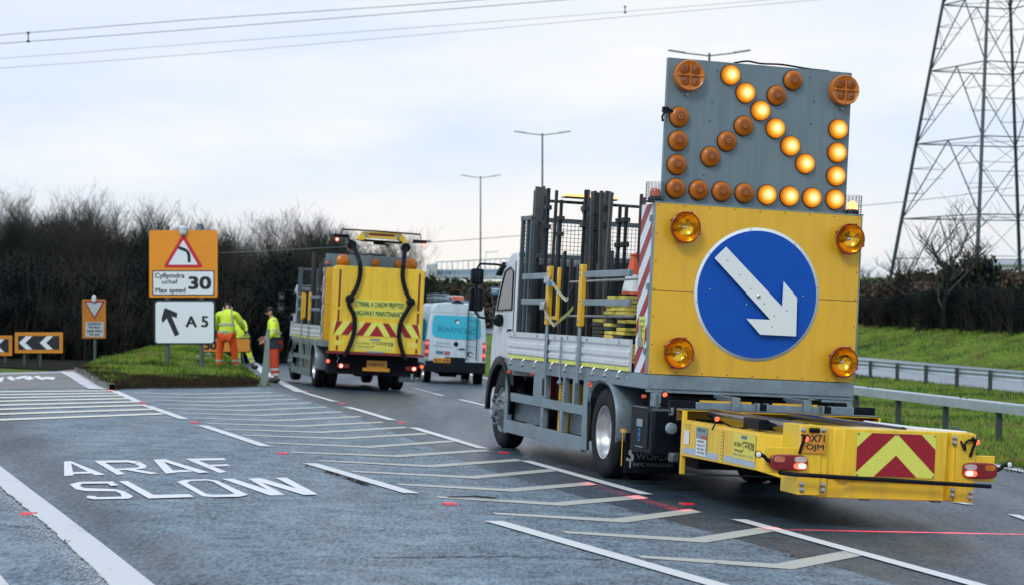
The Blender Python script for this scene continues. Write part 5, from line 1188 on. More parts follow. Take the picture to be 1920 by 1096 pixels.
# --- grass blades
from mathutils import noise as mnoise
def blades(name, n, fn, hmin, hmax, cols, lab):
    r_ = random.Random(11); b = MB(); k = 0
    while k < n:
        q = fn(r_)
        if q is None: continue
        k += 1; p, sc = q; h = r_.uniform(hmin, hmax) * sc; a = r_.uniform(0, 6.28); w_ = h * .11; d = Vector((math.cos(a), math.sin(a), 0)); ln_ = Vector((r_.gauss(0, .3), r_.gauss(0, .3), 1)) * h
        o_ = len(b.v); b.v += [p - d * w_, p + d * w_, p + ln_]; b.f.append((o_, o_ + 1, o_ + 2)); q_ = mnoise.noise(p * .55) + .5 * mnoise.noise(p * 2.3) + r_.gauss(0, .16); b.m.append(3 if q_ > .42 else 1 if q_ > .12 else 0 if q_ > -.22 else 2)
    o = b.build(name, cols, smooth=0); return tag(o, lab, 'grass', kind='stuff')
M_G = [mat('grass_%s' % n__, c, .8, var=.3, scale=1.5, spec=.15) for n__, c in (('mid', (.13, .22, .030)), ('lime', (.22, .33, .045)), ('dark', (.04, .08, .016)), ('straw', (.19, .16, .06)))]
def f_isl(r_):
    i = r_.randrange(n_); u_ = r_.random(); e_ = IP[i].lerp(IP[(i + 1) % n_], u_); f = .03 + r_.random() ** 1.5 * .95
    if 3 <= i <= 6 and f < .085 + r_.gauss(0, .03): return None
    q = e_.lerp(cen, f); z = road_z(q.x, q.y) + .05 + .26 * sst(0, 1, f * 1.7); return Vector((q.x, q.y, z)), (.75 + 1.1 * abs(math.sin(q.x * 2.1 + math.sin(q.y * .9)) * math.cos(q.y * 1.3 + q.x)))
blades('grass', 52000, f_isl, .035, .09, M_G, 'green grass growing on the island under the road signs')
def f_edge(r_):
    i = r_.choice((0, 1, 2, 3, 4, 5, 6, 3, 4, 5, 6)); u_ = r_.random(); e_ = IP[i].lerp(IP[i + 1], u_); q = e_.lerp(cen, r_.uniform(.0, .17)); return Vector((q.x, q.y, road_z(q.x, q.y) + .06)), 1
blades('dead_grass', 22000, f_edge, .05, .13, [M_SOIL, M_SOIL, M_SOIL, M_G[2]], 'brown dead grass along the front edge of the island')
def f_right(r_):
    s = r_.uniform(13.0, 26.6) if r_.random() < .75 else r_.uniform(12.0, 14); t_ = r_.uniform(24, 75); p = RN * s + U * t_
    if p.y < 25 or p.y > 72 or not .05 < p.x / p.y < .30: return None
    return Vector((p.x, p.y, gz(p.x, p.y))), 1.2
blades('grass', 60000, f_right, .03, .10, M_G, 'green grass on the verge between the two crash barriers')
def f_bank(r_):
    s = r_.uniform(35.6, 42.5); t_ = r_.uniform(45, 130); p = RN * s + U * t_
    if not .10 < p.x / p.y < .34: return None
    return Vector((p.x, p.y, gz(p.x, p.y))), 1
blades('grass', 30000, f_bank, .06, .18, M_G, 'green grass on the bank below the dark hedge')
# ------------------------------------------------------------------ crash barriers
def barrier(lab, top_pts, posts, h, post_m, box_h, box_w, back=False):
    root = empty('crash_barrier', loc=tuple(top_pts[0])); tag(root, lab, 'barrier'); o0 = Vector(top_pts[0])
    T = [Vector(p) - o0 for p in top_pts]
    for i, (a, c) in enumerate(zip(T[:-1], T[1:])):
        d = (c - a).normalized(); q = d.cross(Vector((0, 0, 1))).normalized(); b = MB(); g_ = d * .006
        if not back:
            pr = [(0, 0), (box_w * .15, .012), (box_w * .85, .012), (box_w, 0), (box_w, -box_h), (0, -box_h)]
        else:
            pr = [(0, 0), (.03, .0), (.03, -.02), (.08, -.06), (.03, -.13), (.08, -.2), (.03, -.27), (.03, -.29), (0, -.29), (.0, -.27), (.05, -.2), (0, -.13), (.05, -.06), (0, -.02)]
        n_ = len(pr); A = [a + g_ + q * x + Vector((0, 0, z)) for x, z in pr]; C_ = [c - g_ + q * x + Vector((0, 0, z)) for x, z in pr]
        b.add(A + C_, [tuple(range(n_)), tuple(range(2 * n_ - 1, n_ - 1, -1))] + [(k, k + n_, (k + 1) % n_ + n_, (k + 1) % n_) for k in range(n_)])
        b.build('rail', M_GALR, root, smooth=25)
        if not back:
            b = MB(); m_ = c
            for k in range(4): b.lathe([(.015, 0), (.015, .018), (0, .02)], m_ + q * (.06 + .03 * (k % 2)) + d * (-.22 + .14 * k) + Vector((0, 0, .008)), (0, 0, 1), 6)
            b.build('joint_bolts', M_GALD, root)
    for p in posts:
        p = Vector(p) - o0; b = MB().box(p.x - .055, p.x + .055, p.y - .04, p.y + .04, p.z - h - .25, p.z); b.build('post', post_m, root, bevel=.008)
    return root
M_PST = mat('barrier_post_steel', (.055, .075, .08), .5, .5, var=.25, dirt=.4)
def nr(t):          # near barrier runs along this line
    y = 37 + t * .98; x = 8.79 - t * .196; return Vector((x, y, road_z(x, y)))
near = [(nr(t) + Vector((0, 0, .66))) for t in (-12.9, -8.1, -3.3, 1.5, 6.3, 11.1, 15.9, 20.7, 25.5, 33, 42)]
barrier('galvanised box beam crash barrier running just behind the crash cushion', near, [nr(t) + Vector((.1, 0, .50)) for t in [-12 + 2.4 * k for k in range(21)]], .5, M_PST, .17, .2)
def fr(t):
    y = 60 + t * .98; x = 14.2 - t * .196; return Vector((x, y, CZ - .0484 * 60 + t * -.004))
far = [(fr(t) + Vector((0, 0, .62))) for t in (-20, -15.2, -10.4, -5.6, -.8, 4, 8.8, 13.6, 18.4, 28, 40, 60)]
barrier('distant corrugated crash barrier in front of the pale opposite carriageway', far, [fr(t) + Vector((-.05, -.03, .62)) for t in [-19.2 + 2.4 * k for k in range(26)]], .62, M_PST, .2, .2, True)
P = [at(x, y, Y) for x, y, Y in ((388, 627, 120), (430, 622, 125), (470, 621, 132), (500, 622, 138), (520, 627, 140))]
bd_ = barrier('dark barrier in the distance on the verge behind the standing worker', P, [p for p in interp(P, 3)], .55, M_PST, .3, .1)
# ------------------------------------------------------------------ street lamps
LG = 'twin-arm street lamps along the central reserve'
def street_lamp(px, ptop, wpx, lab, h=12.0):
    Y = 3.4 / wpx * FP; top = at(px, ptop, Y); base = Vector((top.x, Y, top.z - h)); root = empty('street_lamp', loc=tuple(base)); tag(root, lab, 'street lamp', LG)
    mp_ = mat('lamp_column_green', (.06, .10, .10), .5, .3, var=.2)
    MB().tube([(0, 0, -1), (0, 0, .2), (0, 0, 1.4)], .11, 10).tube([(0, 0, 1.4), (.0, 0, h)], [.085, .05], 10).build('column', mp_, root)
    for s in (-1, 1):
        a = MB().tube(interp([(0, 0, h - .12), (s * .5, 0, h - .06), (s * 1.15, .05, h + .02)], 4), .028, 6).build('arm', mp_, root)
        MB().prism([(s * 1.0, -.10, h - .02), (s * 1.75, -.09, h + .09), (s * 1.75, .09, h + .09), (s * 1.0, .10, h - .02)], (0, 0, .07)).build('lantern', mat('lantern_grey', (.22, .26, .27), .5), a, bevel=.02)
street_lamp(1017, 250, 103, 'twin-arm street lamp rising above the front posts of the near truck')
street_lamp(901, 331, 73, 'twin-arm street lamp farthest left, above the bridge')
street_lamp(1330, 100, 150, 'twin-arm street lamp whose arms just show above the arrow board')
def small_lamp(px, py, w_, Y, lab):
    p = at(px, py, Y); root = empty('street_lamp', loc=(p.x, p.y, p.z - 10)); tag(root, lab, 'street lamp', 'faint far street lamps'); m_ = mat('pale_lamp', (.35, .42, .48), .6)
    MB().tube([(0, 0, -6), (0, 0, 10)], .05, 6).build('column', m_, root); MB().tube([(0, 0, 10), (w_, 0, 10.1)], .07, 6).build('arm', m_, root)
small_lamp(911, 473, 2.2, 360, 'tiny pale street lamp just above the bridge parapet')
# ------------------------------------------------------------------ lattice pylon
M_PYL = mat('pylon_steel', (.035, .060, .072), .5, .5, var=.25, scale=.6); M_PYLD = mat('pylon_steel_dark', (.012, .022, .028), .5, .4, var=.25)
PY = 171.0; pc = at(1874, 548, PY); root = empty('lattice_pylon', loc=(pc.x, pc.y, 0)); tag(root, 'tall steel lattice pylon behind the hedge at the right edge', 'pylon')
zb = -1.0; zap = CZ + (1070 - 500 + 548) / FP * PY * .98
def legp(k, z):     # four corners of the tapering square, seen almost on its diagonal
    r = (zap - z) / (zap - (CZ + (548 - 500) / FP * PY)) * (203 / FP * PY); a = [R(180 - 24.6), R(270 - 24.6), R(0 - 24.6), R(90 - 24.6)][k]
    return Vector((r * math.cos(a), r * math.sin(a), z))
zl = [zb - 1] + [CZ + (548 - y) / FP * PY for y in (408, 266, 128, 4)]
zl += [zl[-1] + 5.2, zl[-1] + 9.8, zl[-1] + 13.8, zl[-1] + 17.2, zl[-1] + 20]
for k in range(4):
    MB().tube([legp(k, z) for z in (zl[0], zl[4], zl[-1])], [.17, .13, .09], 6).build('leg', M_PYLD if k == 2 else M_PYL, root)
for k in range(4):
    b = MB(); j = (k + 1) % 4
    for i in range(len(zl) - 1):
        A0, B0, A1, B1 = legp(k, zl[i]), legp(j, zl[i]), legp(k, zl[i + 1]), legp(j, zl[i + 1])
        M1 = (A1 + B1) / 2; b.tube([A1, B1], .06, 4); b.tube([M1, A0], .055, 4); b.tube([M1, B0], .055, 4)
        for A_, X_ in ((A0, A1), (B0, B1)):
            for f in (.33, .66):
                q = M1.lerp(A_, f); lp = A_ + (X_ - A_) * (1 - f); b.tube([q, lp], .03, 3)
                lp2 = A_ + (X_ - A_) * (1 - f + .33 if f > .4 else 1); b.tube([q, lp2], .025, 3)
        b.tube([M1.lerp(A0, .5), (A0 + B0) / 2 * .5 + M1 * .5], .02, 3)
    b.build('bracing', M_PYL, root)
b = MB()
for i in range(1, len(zl)): b.tube([legp(0, zl[i]), legp(2, zl[i])], .03, 4); b.tube([legp(1, zl[i]), legp(3, zl[i])], .03, 4)
b.build('cross_bracing', M_PYL, root)
for z, l_ in ((zl[5] + .5, 9), (zl[7], 7.5), (zl[9] - .2, 6)):
    b = MB()
    for s in (-1, 1):
        for dy in (-.8, .8): b.tube([(s * .8, dy, z), (s * l_, 0, z + .3)], .07, 4); b.tube([(s * .8, dy, z + 1.8), (s * l_, 0, z + .3)], .06, 4)
        for f in (.3, .55, .8): b.tube([(s * l_ * f, .8 - .8 * f, z + .1), (s * l_ * f, 0, z + 1.8 * (1 - f) + .3)], .04, 3)
    b.build('cross_arm', M_PYL, root)
# ------------------------------------------------------------------ overhead cables
M_CAB = mat('cable_aluminium', (.14, .18, .19), .5, .3)
CG = 'overhead cables crossing the sky at the upper left'
def cable(pts, Y, r, lab, g=CG):
    P = [at(x, y, Y) for x, y in pts]; o = MB().tube(interp([p - P[0] for p in P], 8), r, 6).build('power_cable', M_CAB, loc=P[0]); return tag(o, lab, 'cable', g)
A = [(-300, 89), (0, 66), (380, 36), (900, 0), (1500, -52), (1850, -95)]; B_ = [(-300, 103), (0, 82), (380, 54), (1060, 0), (1500, -38), (1850, -78)]
cable(A, 168, .027, 'topmost of the overhead cables, with a spacer near the left edge'); cable(B_, 168, .027, 'second overhead cable from the top, joined to the topmost by a spacer')
A = [(-300, 128), (0, 110), (400, 80), (900, 43), (1440, 0), (1900, -45)]; B2 = [(-300, 144), (0, 128), (400, 99), (900, 56), (1440, 8), (1900, -30)]
cable(A, 215, .02, 'third overhead cable from the top, thin and pale'); cable(B2, 215, .02, 'lowest overhead cable of the four, thin and pale')
for x, y0, y1, Y, lab in ((53, 62, 78, 168, 'dark cable spacer hanging between the two top cables at the left'), (1172, 13, 24, 215, 'small cable spacer between the two pale lower cables')):
    p, q = at(x, y0, Y), at(x, y1, Y); d = q - p; tag(MB().tube([(0, 0, 0), d], .05, 6).tube([(-.12, 0, -.02), (.12, 0, .02)], .09, 6).tube([d + Vector((-.12, 0, 0)), d + Vector((.12, 0, 0))], .09, 6).build('cable_spacer', M_BLK, loc=p), lab, 'cable spacer')
cable([(380, 476), (620, 464), (900, 448), (1300, 413), (1700, 378), (1900, 352)], 92, .014, 'single thin cable crossing low behind the trucks', 'low cable')
# ------------------------------------------------------------------ bridge
M_BRG = mat('bridge_blue_grey', (.30, .40, .48), .6, var=.12, scale=.3); M_BRC = mat('bridge_concrete', (.42, .47, .50), .7, var=.1, scale=.2)
Y = 260.; root = empty('footbridge', loc=tuple(at(818, 520, Y))); tag(root, 'pale blue grey bridge with tall railings far behind the van', 'bridge'); o0 = Vector(root.location)
def bp_(px, py, dy=0): return at(px, py, Y + dy) - o0
pr = MB()
for (x0, x1) in ((818, 1240),):
    n_ = 42
    for i in range(n_ + 1):
        px = x0 + (x1 - x0) * i / n_; t = (px - 818) / 150; yt, yb = 492 - 8 * min(t, 1.6), 519 + 2.5 * min(t, 2)
        for dy in (0, 4.5): pr.tube([bp_(px, yt, dy), bp_(px, yb, dy)], .10 if i % 3 == 0 else .06, 4)
    for f, r_ in ((0, .10), (.55, .05), (1, .16)):
        for dy in (0, 4.5): pr.tube([bp_(x0 + (x1 - x0) * i / 6, (492 - 8 * min((x0 + (x1 - x0) * i / 6 - 818) / 150, 1.6)) * (1 - f) + (519 + 2.5 * min((x0 + (x1 - x0) * i / 6 - 818) / 150, 2)) * f, dy) for i in range(7)], r_, 4)
pr.build('railing', M_BRG, root)
b = MB()
p = [bp_(800, 497), bp_(818, 494), bp_(818, 520), bp_(800, 517)]; b.prism(p, (0, 5, 0)); b.build('abutment', M_BRC, root)
p = [bp_(818, 505), bp_(1240, 500), bp_(1240, 524), bp_(818, 519)]; MB().prism([v + Vector((0, 4.8, 0)) for v in p], (0, .3, 0)).build('parapet_panel', M_BRG, root)
MB().prism([bp_(818, 516), bp_(1240, 519), bp_(1240, 527), bp_(818, 522)], (0, 4.7, 0)).build('deck', M_BRC, root)
for px in (850, 1000, 1150): MB().box(bp_(px, 520).x - .4, bp_(px, 520).x + .4, 1, 3, bp_(px, 520).z - 9, bp_(px, 522).z).build('pier', M_BRC, root)
p = at(1880, 512, 240); o = MB().box(-4, 16, 0, 8, -6, .9).build('white_shed', mat('shed_white', (.5, .56, .6), .6, var=.1, scale=.3), loc=p); tag(o, 'low pale shed seen through the hedge behind the pylon', 'building')
MB().prism([(-4.3, -.3, .9), (16.3, -.3, .9), (16.3, 4, 1.5), (-4.3, 4, 1.5)], (0, 0, .15)).build('roof', mat('shed_roof', (.3, .34, .38), .6), o)
p = at(929, 545, 150); o = MB().box(-.36, .36, 0, .08, -.28, .28).build('blue_road_sign', mat('faded_blue', (.04, .13, .24), .5), loc=p, bevel=.03); tag(o, 'small blurred blue road sign in front of the brown bushes', 'sign')
MB().tube([(-.2, .12, -3), (-.2, .12, .2)], .03, 6).tube([(.2, .12, -3), (.2, .12, .2)], .03, 6).build('post', M_GALD, o)
MB().box(-.26, .26, -.01, .0, .08, .16).box(-.26, .1, -.01, .0, -.1, -.04).build('sign_lettering', M_WHS, o)
p = at(478, 614, 125); o = MB().box(-.12, .12, -.03, .03, -1.2, .5).build('marker_post', M_WHS, loc=p, bevel=.02); tag(o, 'small white and red marker post in the distance behind the workers', 'marker post')
MB().box(-.125, .125, -.035, .035, -.1, .15).build('red_band', M_RED, o)
# ------------------------------------------------------------------ trees and bushes
M_BARK = mat('bark_dark', (.012, .017, .017), .9, var=.4, scale=2, spec=.1); M_TWG = mat('twig_brown', (.046, .046, .036), .9, var=.4, scale=.8, spec=.1); M_TWD = mat('twig_dark_green', (.020, .032, .027), .9, var=.4, scale=.8, spec=.1)
M_IVY = mat('ivy_leaves', (.005, .015, .014), .8, var=.6, scale=1.5, spec=.1); M_IVB = mat('bramble_brown', (.020, .014, .012), .9, spec=.1, var=.5, scale=1.5); M_IVD = mat('dark_leaves', (.004, .008, .011), .85, var=.5, scale=1.5, spec=.08)  # the third is the darkest leaf colour, mixed at random into the foliage
M_HED = mat('bush_brown', (.085, .068, .045), .85, var=.35, scale=.3); M_HEG = mat('bush_green', (.02, .035, .018), .8, var=.5, scale=.5)
def twig3(b, p, q, r0, r1):
    d = (q - p)
    if d.length < 1e-4: return
    u = d.orthogonal().normalized(); w_ = d.cross(u).normalized(); o = len(b.v)
    for c, r in ((p, r0), (q, r1)):
        for k in range(3):
            a = 2.094 * k; b.v.append(c + (u * math.cos(a) + w_ * math.sin(a)) * r)
    for k in range(3): b.f.append((o + k, o + (k + 1) % 3, o + 3 + (k + 1) % 3, o + 3 + k)); b.m.append(0)
def tree_mesh(seed, h, spread, levels, kids, stems=1, up=.5, leaves=0, thin=.010, base_r=.12, droop=0):
    r_ = random.Random(seed); tr = MB(); cr = MB(); lf = []
    def grow(p, d, ln_, rad, lv):
        n_ = 3 if lv < levels - 1 else 2; pts = [p]
        for k in range(n_):
            d = (d + Vector((r_.gauss(0, .16), r_.gauss(0, .16), r_.gauss(.06, .08) - droop * .05))).normalized(); p = p + d * ln_ / n_; pts.append(p)
        for k in range(n_):
            a, c = rad * (1 - .45 * k / n_), rad * (1 - .45 * (k + 1) / n_)
            if lv == 0: tr.tube([pts[k], pts[k + 1]], [a, c], 7, cap=False)
            else: twig3(cr, pts[k], pts[k + 1], max(a, thin), max(c, thin))
        if lv >= levels: lf.append(p); return
        for k in range(kids[lv]):
            f = r_.uniform(.30, 1.0); i = min(n_ - 1, int(f * n_)); s = pts[i].lerp(pts[i + 1], f * n_ - i)
            an = r_.uniform(0, 6.28); sd = Vector((math.cos(an), math.sin(an), 0)); nd = (d * (1 - spread) + sd * spread + Vector((0, 0, up * r_.uniform(.4, 1.2)))).normalized()
            grow(s, nd, ln_ * r_.uniform(.45, .78), rad * .5, lv + 1)
    for s in range(stems):
        a = r_.uniform(0, 6.28); grow(Vector((math.cos(a), math.sin(a), 0)) * (.25 * (s > 0) * stems * .4), Vector((math.cos(a) * .22 * (stems > 1), math.sin(a) * .22 * (stems > 1), 1)).normalized(), h * r_.uniform(.42, .6), base_r / (stems ** .4), 0)
    return tr, cr, lf
def leafcloud(b, pts_fn, n, s0, s1, r_, nm=1):
    for k in range(n):
        c = pts_fn(r_); s = r_.uniform(s0, s1); u = Vector((r_.gauss(0, 1), r_.gauss(0, 1), r_.gauss(0, 1))).normalized() * s; v = u.cross(Vector((r_.gauss(0, 1), r_.gauss(0, 1), r_.gauss(0, 1)))).normalized() * s * .7
        o = len(b.v); b.v += [c - u, c - v, c + u, c + v]; b.f.append((o, o + 1, o + 2, o + 3)); b.m.append(r_.randrange(nm))
TP = []
def proto_tree(seed, ivy, **k):
    tr, cr, lf = tree_mesh(seed, **k); root = empty('bare_tree'); t = tr.build('trunk', M_BARK, root, smooth=60); c = cr.build('crown', M_TWG if seed % 2 else M_TWD, root, smooth=0)
    if ivy:
        r_ = random.Random(seed); H = k['h']; b = MB()
        cl = [Vector((r_.gauss(0, H * .13), r_.gauss(0, H * .13), r_.uniform(.05, ivy) * H)) for _ in range(26)]
        def pf(q): return q.choice(cl) + Vector((q.gauss(0, H * .055), q.gauss(0, H * .055), q.gauss(0, H * .06)))
        leafcloud(b, pf, 5200, .03, .09, r_, 2); b.build('ivy', [M_IVY, M_IVD], root, smooth=0)
    return root
protos = [proto_tree(s, iv, h=9.5, spread=.5, levels=5, kids=(8, 5, 4, 4, 3), stems=st, thin=.006, base_r=.14) for s, iv, st in ((1, .45, 2), (2, .5, 3), (3, .38, 2), (4, .52, 1), (5, .4, 3))]
bush_protos = []
def proto_bush(seed, mats, w_, h, n, tw=True, s0=.07, s1=.2, name='bush'):
    r_ = random.Random(seed); b = MB(); cl = [Vector((r_.uniform(-w_, w_) * .8, r_.uniform(-w_, w_) * .4, h * r_.uniform(.05, .95) ** 1.1)) for _ in range(34)]
    for c in cl: c.z *= (1 - .35 * (abs(c.x) / w_) ** 2)
    leafcloud(b, lambda q: q.choice(cl) + Vector((q.gauss(0, w_ * .16), q.gauss(0, w_ * .12), q.gauss(0, h * .09))), n, s0, s1, r_, len(mats)); root = empty(name); b.build('foliage', mats, root, smooth=0)
    t = MB()
    for k in range(90):
        a = Vector((r_.uniform(-w_, w_), r_.uniform(-w_, w_) * .4, 0)); q = a + Vector((r_.gauss(0, .7), r_.gauss(0, .5), h * r_.uniform(.45, 1.05))); m_ = (a + q) / 2 + Vector((r_.gauss(0, .15), 0, 0)); twig3(t, a, m_, .022, .014); twig3(t, m_, q, .014, .005)
        for _ in range(3): twig3(t, m_.lerp(q, r_.random()), q + Vector((r_.gauss(0, .5), r_.gauss(0, .4), r_.gauss(0, .35))), .008, .004)
    t.build('stems', M_TWG if tw else M_BARK, root, smooth=0); return root
bA = [proto_bush(11, [M_IVD, M_IVY], 2.4, 3.6, 13000, s0=.03, s1=.09), proto_bush(12, [M_IVD, M_IVD, M_IVY], 2.4, 4.2, 13000, s0=.03, s1=.09), proto_bush(13, [M_IVD, M_IVD, M_IVB], 2.2, 3.0, 12000, s0=.03, s1=.09)]
bB = [proto_bush(14, [M_HED, M_HED, M_HEG], 4.0, 5.0, 5000, s0=.12, s1=.35), proto_bush(15, [M_HED, M_IVB], 4.0, 4.2, 5000, s0=.12, s1=.35), proto_bush(16, [M_HEG, M_IVD], 3.6, 5.2, 5000, s0=.12, s1=.35)]
r_ = random.Random(77); used = set()
def place(proto, x, y, z, sc, rz, lab, grp, cat, name=None, ratio=1.0):
    if proto.name in used: o = copy_tree(proto)
    else: o = proto; used.add(proto.name)
    o.location = (x, y, z); o.rotation_euler = (0, 0, rz); o.scale = (sc, sc, sc * ratio); tag(o, lab, cat, grp)
    return o
TG = 'bare trees of the roadside wood'
lm_lab = [(30, 'at the left edge'), (90, 'behind the whole chevron board'), (150, 'right of the chevron board'), (210, 'behind the give way sign'), (280, 'left of the bend sign'), (345, 'behind the warning triangle'), (410, 'behind the speed plate'), (460, 'behind the bending worker'), (520, 'behind the standing worker'), (600, 'left of the farther truck'), (900, 'behind the farther truck')]
prof = [(0, 352), (60, 352), (100, 345), (150, 362), (200, 365), (260, 380), (330, 395), (400, 398), (450, 412), (500, 425), (540, 430), (580, 415), (620, 418), (660, 435), (700, 455), (740, 480)]
def top_at(px):
    for (a, b_), (c, d) in zip(prof[:-1], prof[1:]):
        if a <= px <= c: return b_ + (d - b_) * (px - a) / (c - a)
    return prof[0][1] if px < 0 else prof[-1][1]
k = 0
for row, (Y0, n_, off) in enumerate(((82, 17, 0), (92, 17, 20), (104, 17, 8))):
    for i in range(n_):
        px = -60 + (760 + 60) * (i + .5) / n_ + off - 15 + r_.uniform(-14, 14); px = min(px, 735)
        Y = Y0 + r_.uniform(-2, 2) + (px / 760) ** 2 * 45; X = (px - 960) / FP * Y; zt = CZ + (548 - top_at(px) - r_.uniform(-18, 14) + (row == 0) * -14) / FP * Y; z0 = gz(X, Y) + .1
        nm = next(l for v, l in lm_lab if px <= v); depth = ('front', 'middle', 'back')[row]
        place(protos[(k * 3 + row) % 5], X, Y, z0, (zt - z0) / (12.4 - 1.6 * sst(350, 650, px)), r_.uniform(0, 6.28), 'leafless tree, %s row of the wood %s' % (depth, nm), TG + ', %s row, %s' % (depth, nm), 'tree', ratio=1.0); k += 1
for row, (Y0, n_, hs) in enumerate(((58, 19, .62), (66, 19, .85), (78, 18, .90), (88, 17, 1.0))):
    for i in range(n_):
        px = -50 + 800 * (i + .5) / n_ + r_.uniform(-12, 12); Y = Y0 + sst(120, 420, px) * 26 * (row < 2) + (max(px, 0) / 760) ** 2 * 45 + r_.uniform(-1, 1); X = (px - 960) / FP * Y
        if px > 395 and row == 0 : Y += 14; X = (px - 960) / FP * Y
        nm = next(l for v, l in lm_lab if px <= v)
        s_ = hs * (1 - .0 * (px / 760)) * (.72 if px > 560 else 1); place(bA[(i + row) % 3], X, Y, gz(X, Y) - .1, s_ * Y / 80 * r_.uniform(.85, 1.1), r_.choice((0, 3.14)) + r_.uniform(-.3, .3), 'dark bush in the %s line of the wood %s' % (('first', 'second', 'third', 'fourth')[row], nm), 'dark bushes under the wood, row %d, %s' % (row + 1, nm), 'bush')
# brown bushes beyond the van
for i in range(15):
    px = 690 + i * 30 + r_.uniform(-8, 8); Y = 165 + (i % 3) * 14; X = (px - 960) / FP * Y; z1 = CZ + (548 - (523 + r_.uniform(-5, 6) - (8 if px < 830 else 0))) / FP * Y; z0 = CZ + (548 - 606) / FP * Y
    place(bB[2 if px < 835 else (i % 2)], X, Y, z0, (z1 - z0) / 4.9, r_.choice((0, 3.1)), ('dark green' if px < 835 else 'brown') + ' bush below the far bridge %s' % ('behind the van roof' if px < 900 else 'beside the truck mirrors'), 'bushes below the far bridge, ' + ('a' if px < 835 else 'b' if px < 900 else 'c'), 'bush')
# hedge on the right
for row, S0 in enumerate((42, 44.5, 48)):
    for i in range(-12 if row < 2 else 0, 15):
        px = 1575 + i * 27 + r_.uniform(-8, 8) + row * 9; Y = (S0 + r_.uniform(-.4, .4)) / (.98 * (px - 960) / FP + .196); X = (px - 960) / FP * Y
        tp = (512 + r_.uniform(-8, 10)) if row == 2 else (535 if px > 1760 else 545 + r_.uniform(-6, 6)); z0 = gz(X, Y) - .15; zt = CZ + (548 - tp) / FP * Y
        pr_ = (bA[0] if px > 1700 else bA[2]) if row < 2 else bB[1 if px > 1690 else 0]; hh = {bA[0].name: 4.1, bA[1].name: 4.7, bA[2].name: 3.5, bB[1].name: 4.6, bB[0].name: 5.4}[pr_.name]
        where = 'hidden behind the near truck' if px < 1600 else 'right of the sign panel' if px < 1680 else 'around the tree beside the pylon' if px < 1800 else 'below the pylon at the right edge'
        place(pr_, X, Y, z0, (zt - z0) / hh, r_.choice((0, 3.14)), 'dark hedge bush, %s line, %s' % (('front', 'middle', 'back')[row], where), 'hedge bushes, %s line %s' % (row, where), 'bush')
tr_spec = [(1772, 355, 101, 21, 'bare spreading tree standing in the hedge left of the pylon'), (1905, 400, 100, 22, 'bare tree at the right edge in front of the pylon'), (1705, 440, 118, 23, 'small leafless tree at the left foot of the pylon'), (1830, 470, 120, 24, 'low bare tree behind the hedge below the pylon'), (1640, 480, 125, 25, 'low thin tree just right of the sign panel')]
for px, tp, Y, sd, lab in tr_spec:
    tr, cr, lf = tree_mesh(sd, h=8.5, spread=.62, levels=4, kids=(8, 4, 4, 3), stems=1, up=.35, thin=.012, base_r=.2); root = empty('bare_tree'); tr.build('trunk', M_BARK, root, smooth=60); cr.build('crown', M_TWG, root, smooth=0)
    X = (px - 960) / FP * Y; z0 = gz(X, Y); zt = CZ + (548 - tp) / FP * Y; s_ = (zt - z0) / 9.6; root.location = (X, Y, z0 - .1); root.scale = (s_, s_, s_); tag(root, lab, 'tree')
o = copy_tree(bB[2]); Y = 108; X = (1812 - 960) / FP * Y; o.location = (X, Y, gz(X, Y)); o.scale = (.42, .42, .80); tag(o, 'dark evergreen bush rising above the hedge beside the pylon leg', 'bush', 'evergreen bush')
# ------------------------------------------------------------------ road signs
M_SYL = mat('sign_backing_orange', (.72, .27, .008), .4, var=.12, scale=1.5); M_POST = mat('sign_post_grey', (.08, .11, .115), .5, .3); M_SBK = mat('sign_border_black', (.008, .012, .02), .5)
def sign_root(px, py, lab, cat='road sign', name='road_sign', Y=None):
    p = G(px, py) if Y is None else at(px, py, Y); r = empty(name, loc=tuple(p)); tag(r, lab, cat); r['_'] = 0; del r['_']
    return r, p, p.y / FP
def rrect(px0, px1, py0, py1, rpx, P, n=5):
    o = []
    for cx, cy, a0 in ((px1 - rpx, py0 + rpx, 0), (px0 + rpx, py0 + rpx, 90), (px0 + rpx, py1 - rpx, 180), (px1 - rpx, py1 - rpx, 270)):
        for k in range(n + 1): a = R(a0 + 90 * k / n); o.append(P(cx + rpx * math.cos(a), cy - rpx * math.sin(a)))
    return o
def mkP(p, s, px, py): return lambda x, y, d=0: Vector(((x - px) * s, d, (py - y) * s))
r, p, s = sign_root(345, 702, 'tall twin-post sign with orange-backed bend warning, Max speed 30 plate and white A5 plate')
P = mkP(p, s, 345, 702)
for x in (313.5, 377): MB().tube([P(x, 712, .06), P(x, 424, .06)], 4.2 * s, 12).build('post', M_POST, r)
def sh(name, pts, d, th, m, par): return MB().prism([v + Vector((0, d, 0)) for v in pts], (0, -th, 0)).build(name, m, par)
bk = sh('backing_board', rrect(280, 408, 432, 557, 3, P), 0, .02, M_SYL, r)
tri = lambda a, b_, c, rp: [P(*q) for q in (a, b_, c)]
def rtri(A, B_, C_, rp):
    o = []; V = [Vector((A[0], A[1])), Vector((B_[0], B_[1])), Vector((C_[0], C_[1]))]
    for i in range(3):
        v, a, c = V[i], V[i - 1], V[(i + 1) % 3]; e0 = v + (a - v).normalized() * rp; e1 = v + (c - v).normalized() * rp
        for t in (0, .25, .5, .75, 1): q = (e0 * (1 - t) + v * t) * (1 - t) + (v * (1 - t) + e1 * t) * t; o.append(P(q.x, q.y))
    return o
sh('red_triangle', rtri((344, 437), (306, 502), (382, 502), 7), -.021, .006, M_RED if False else mat('sign_red', (.50, .015, .03), .4), bk)
sh('white_triangle', rtri((344, 450), (316, 496.5), (371, 496.5), 2), -.028, .004, M_WHS, bk)
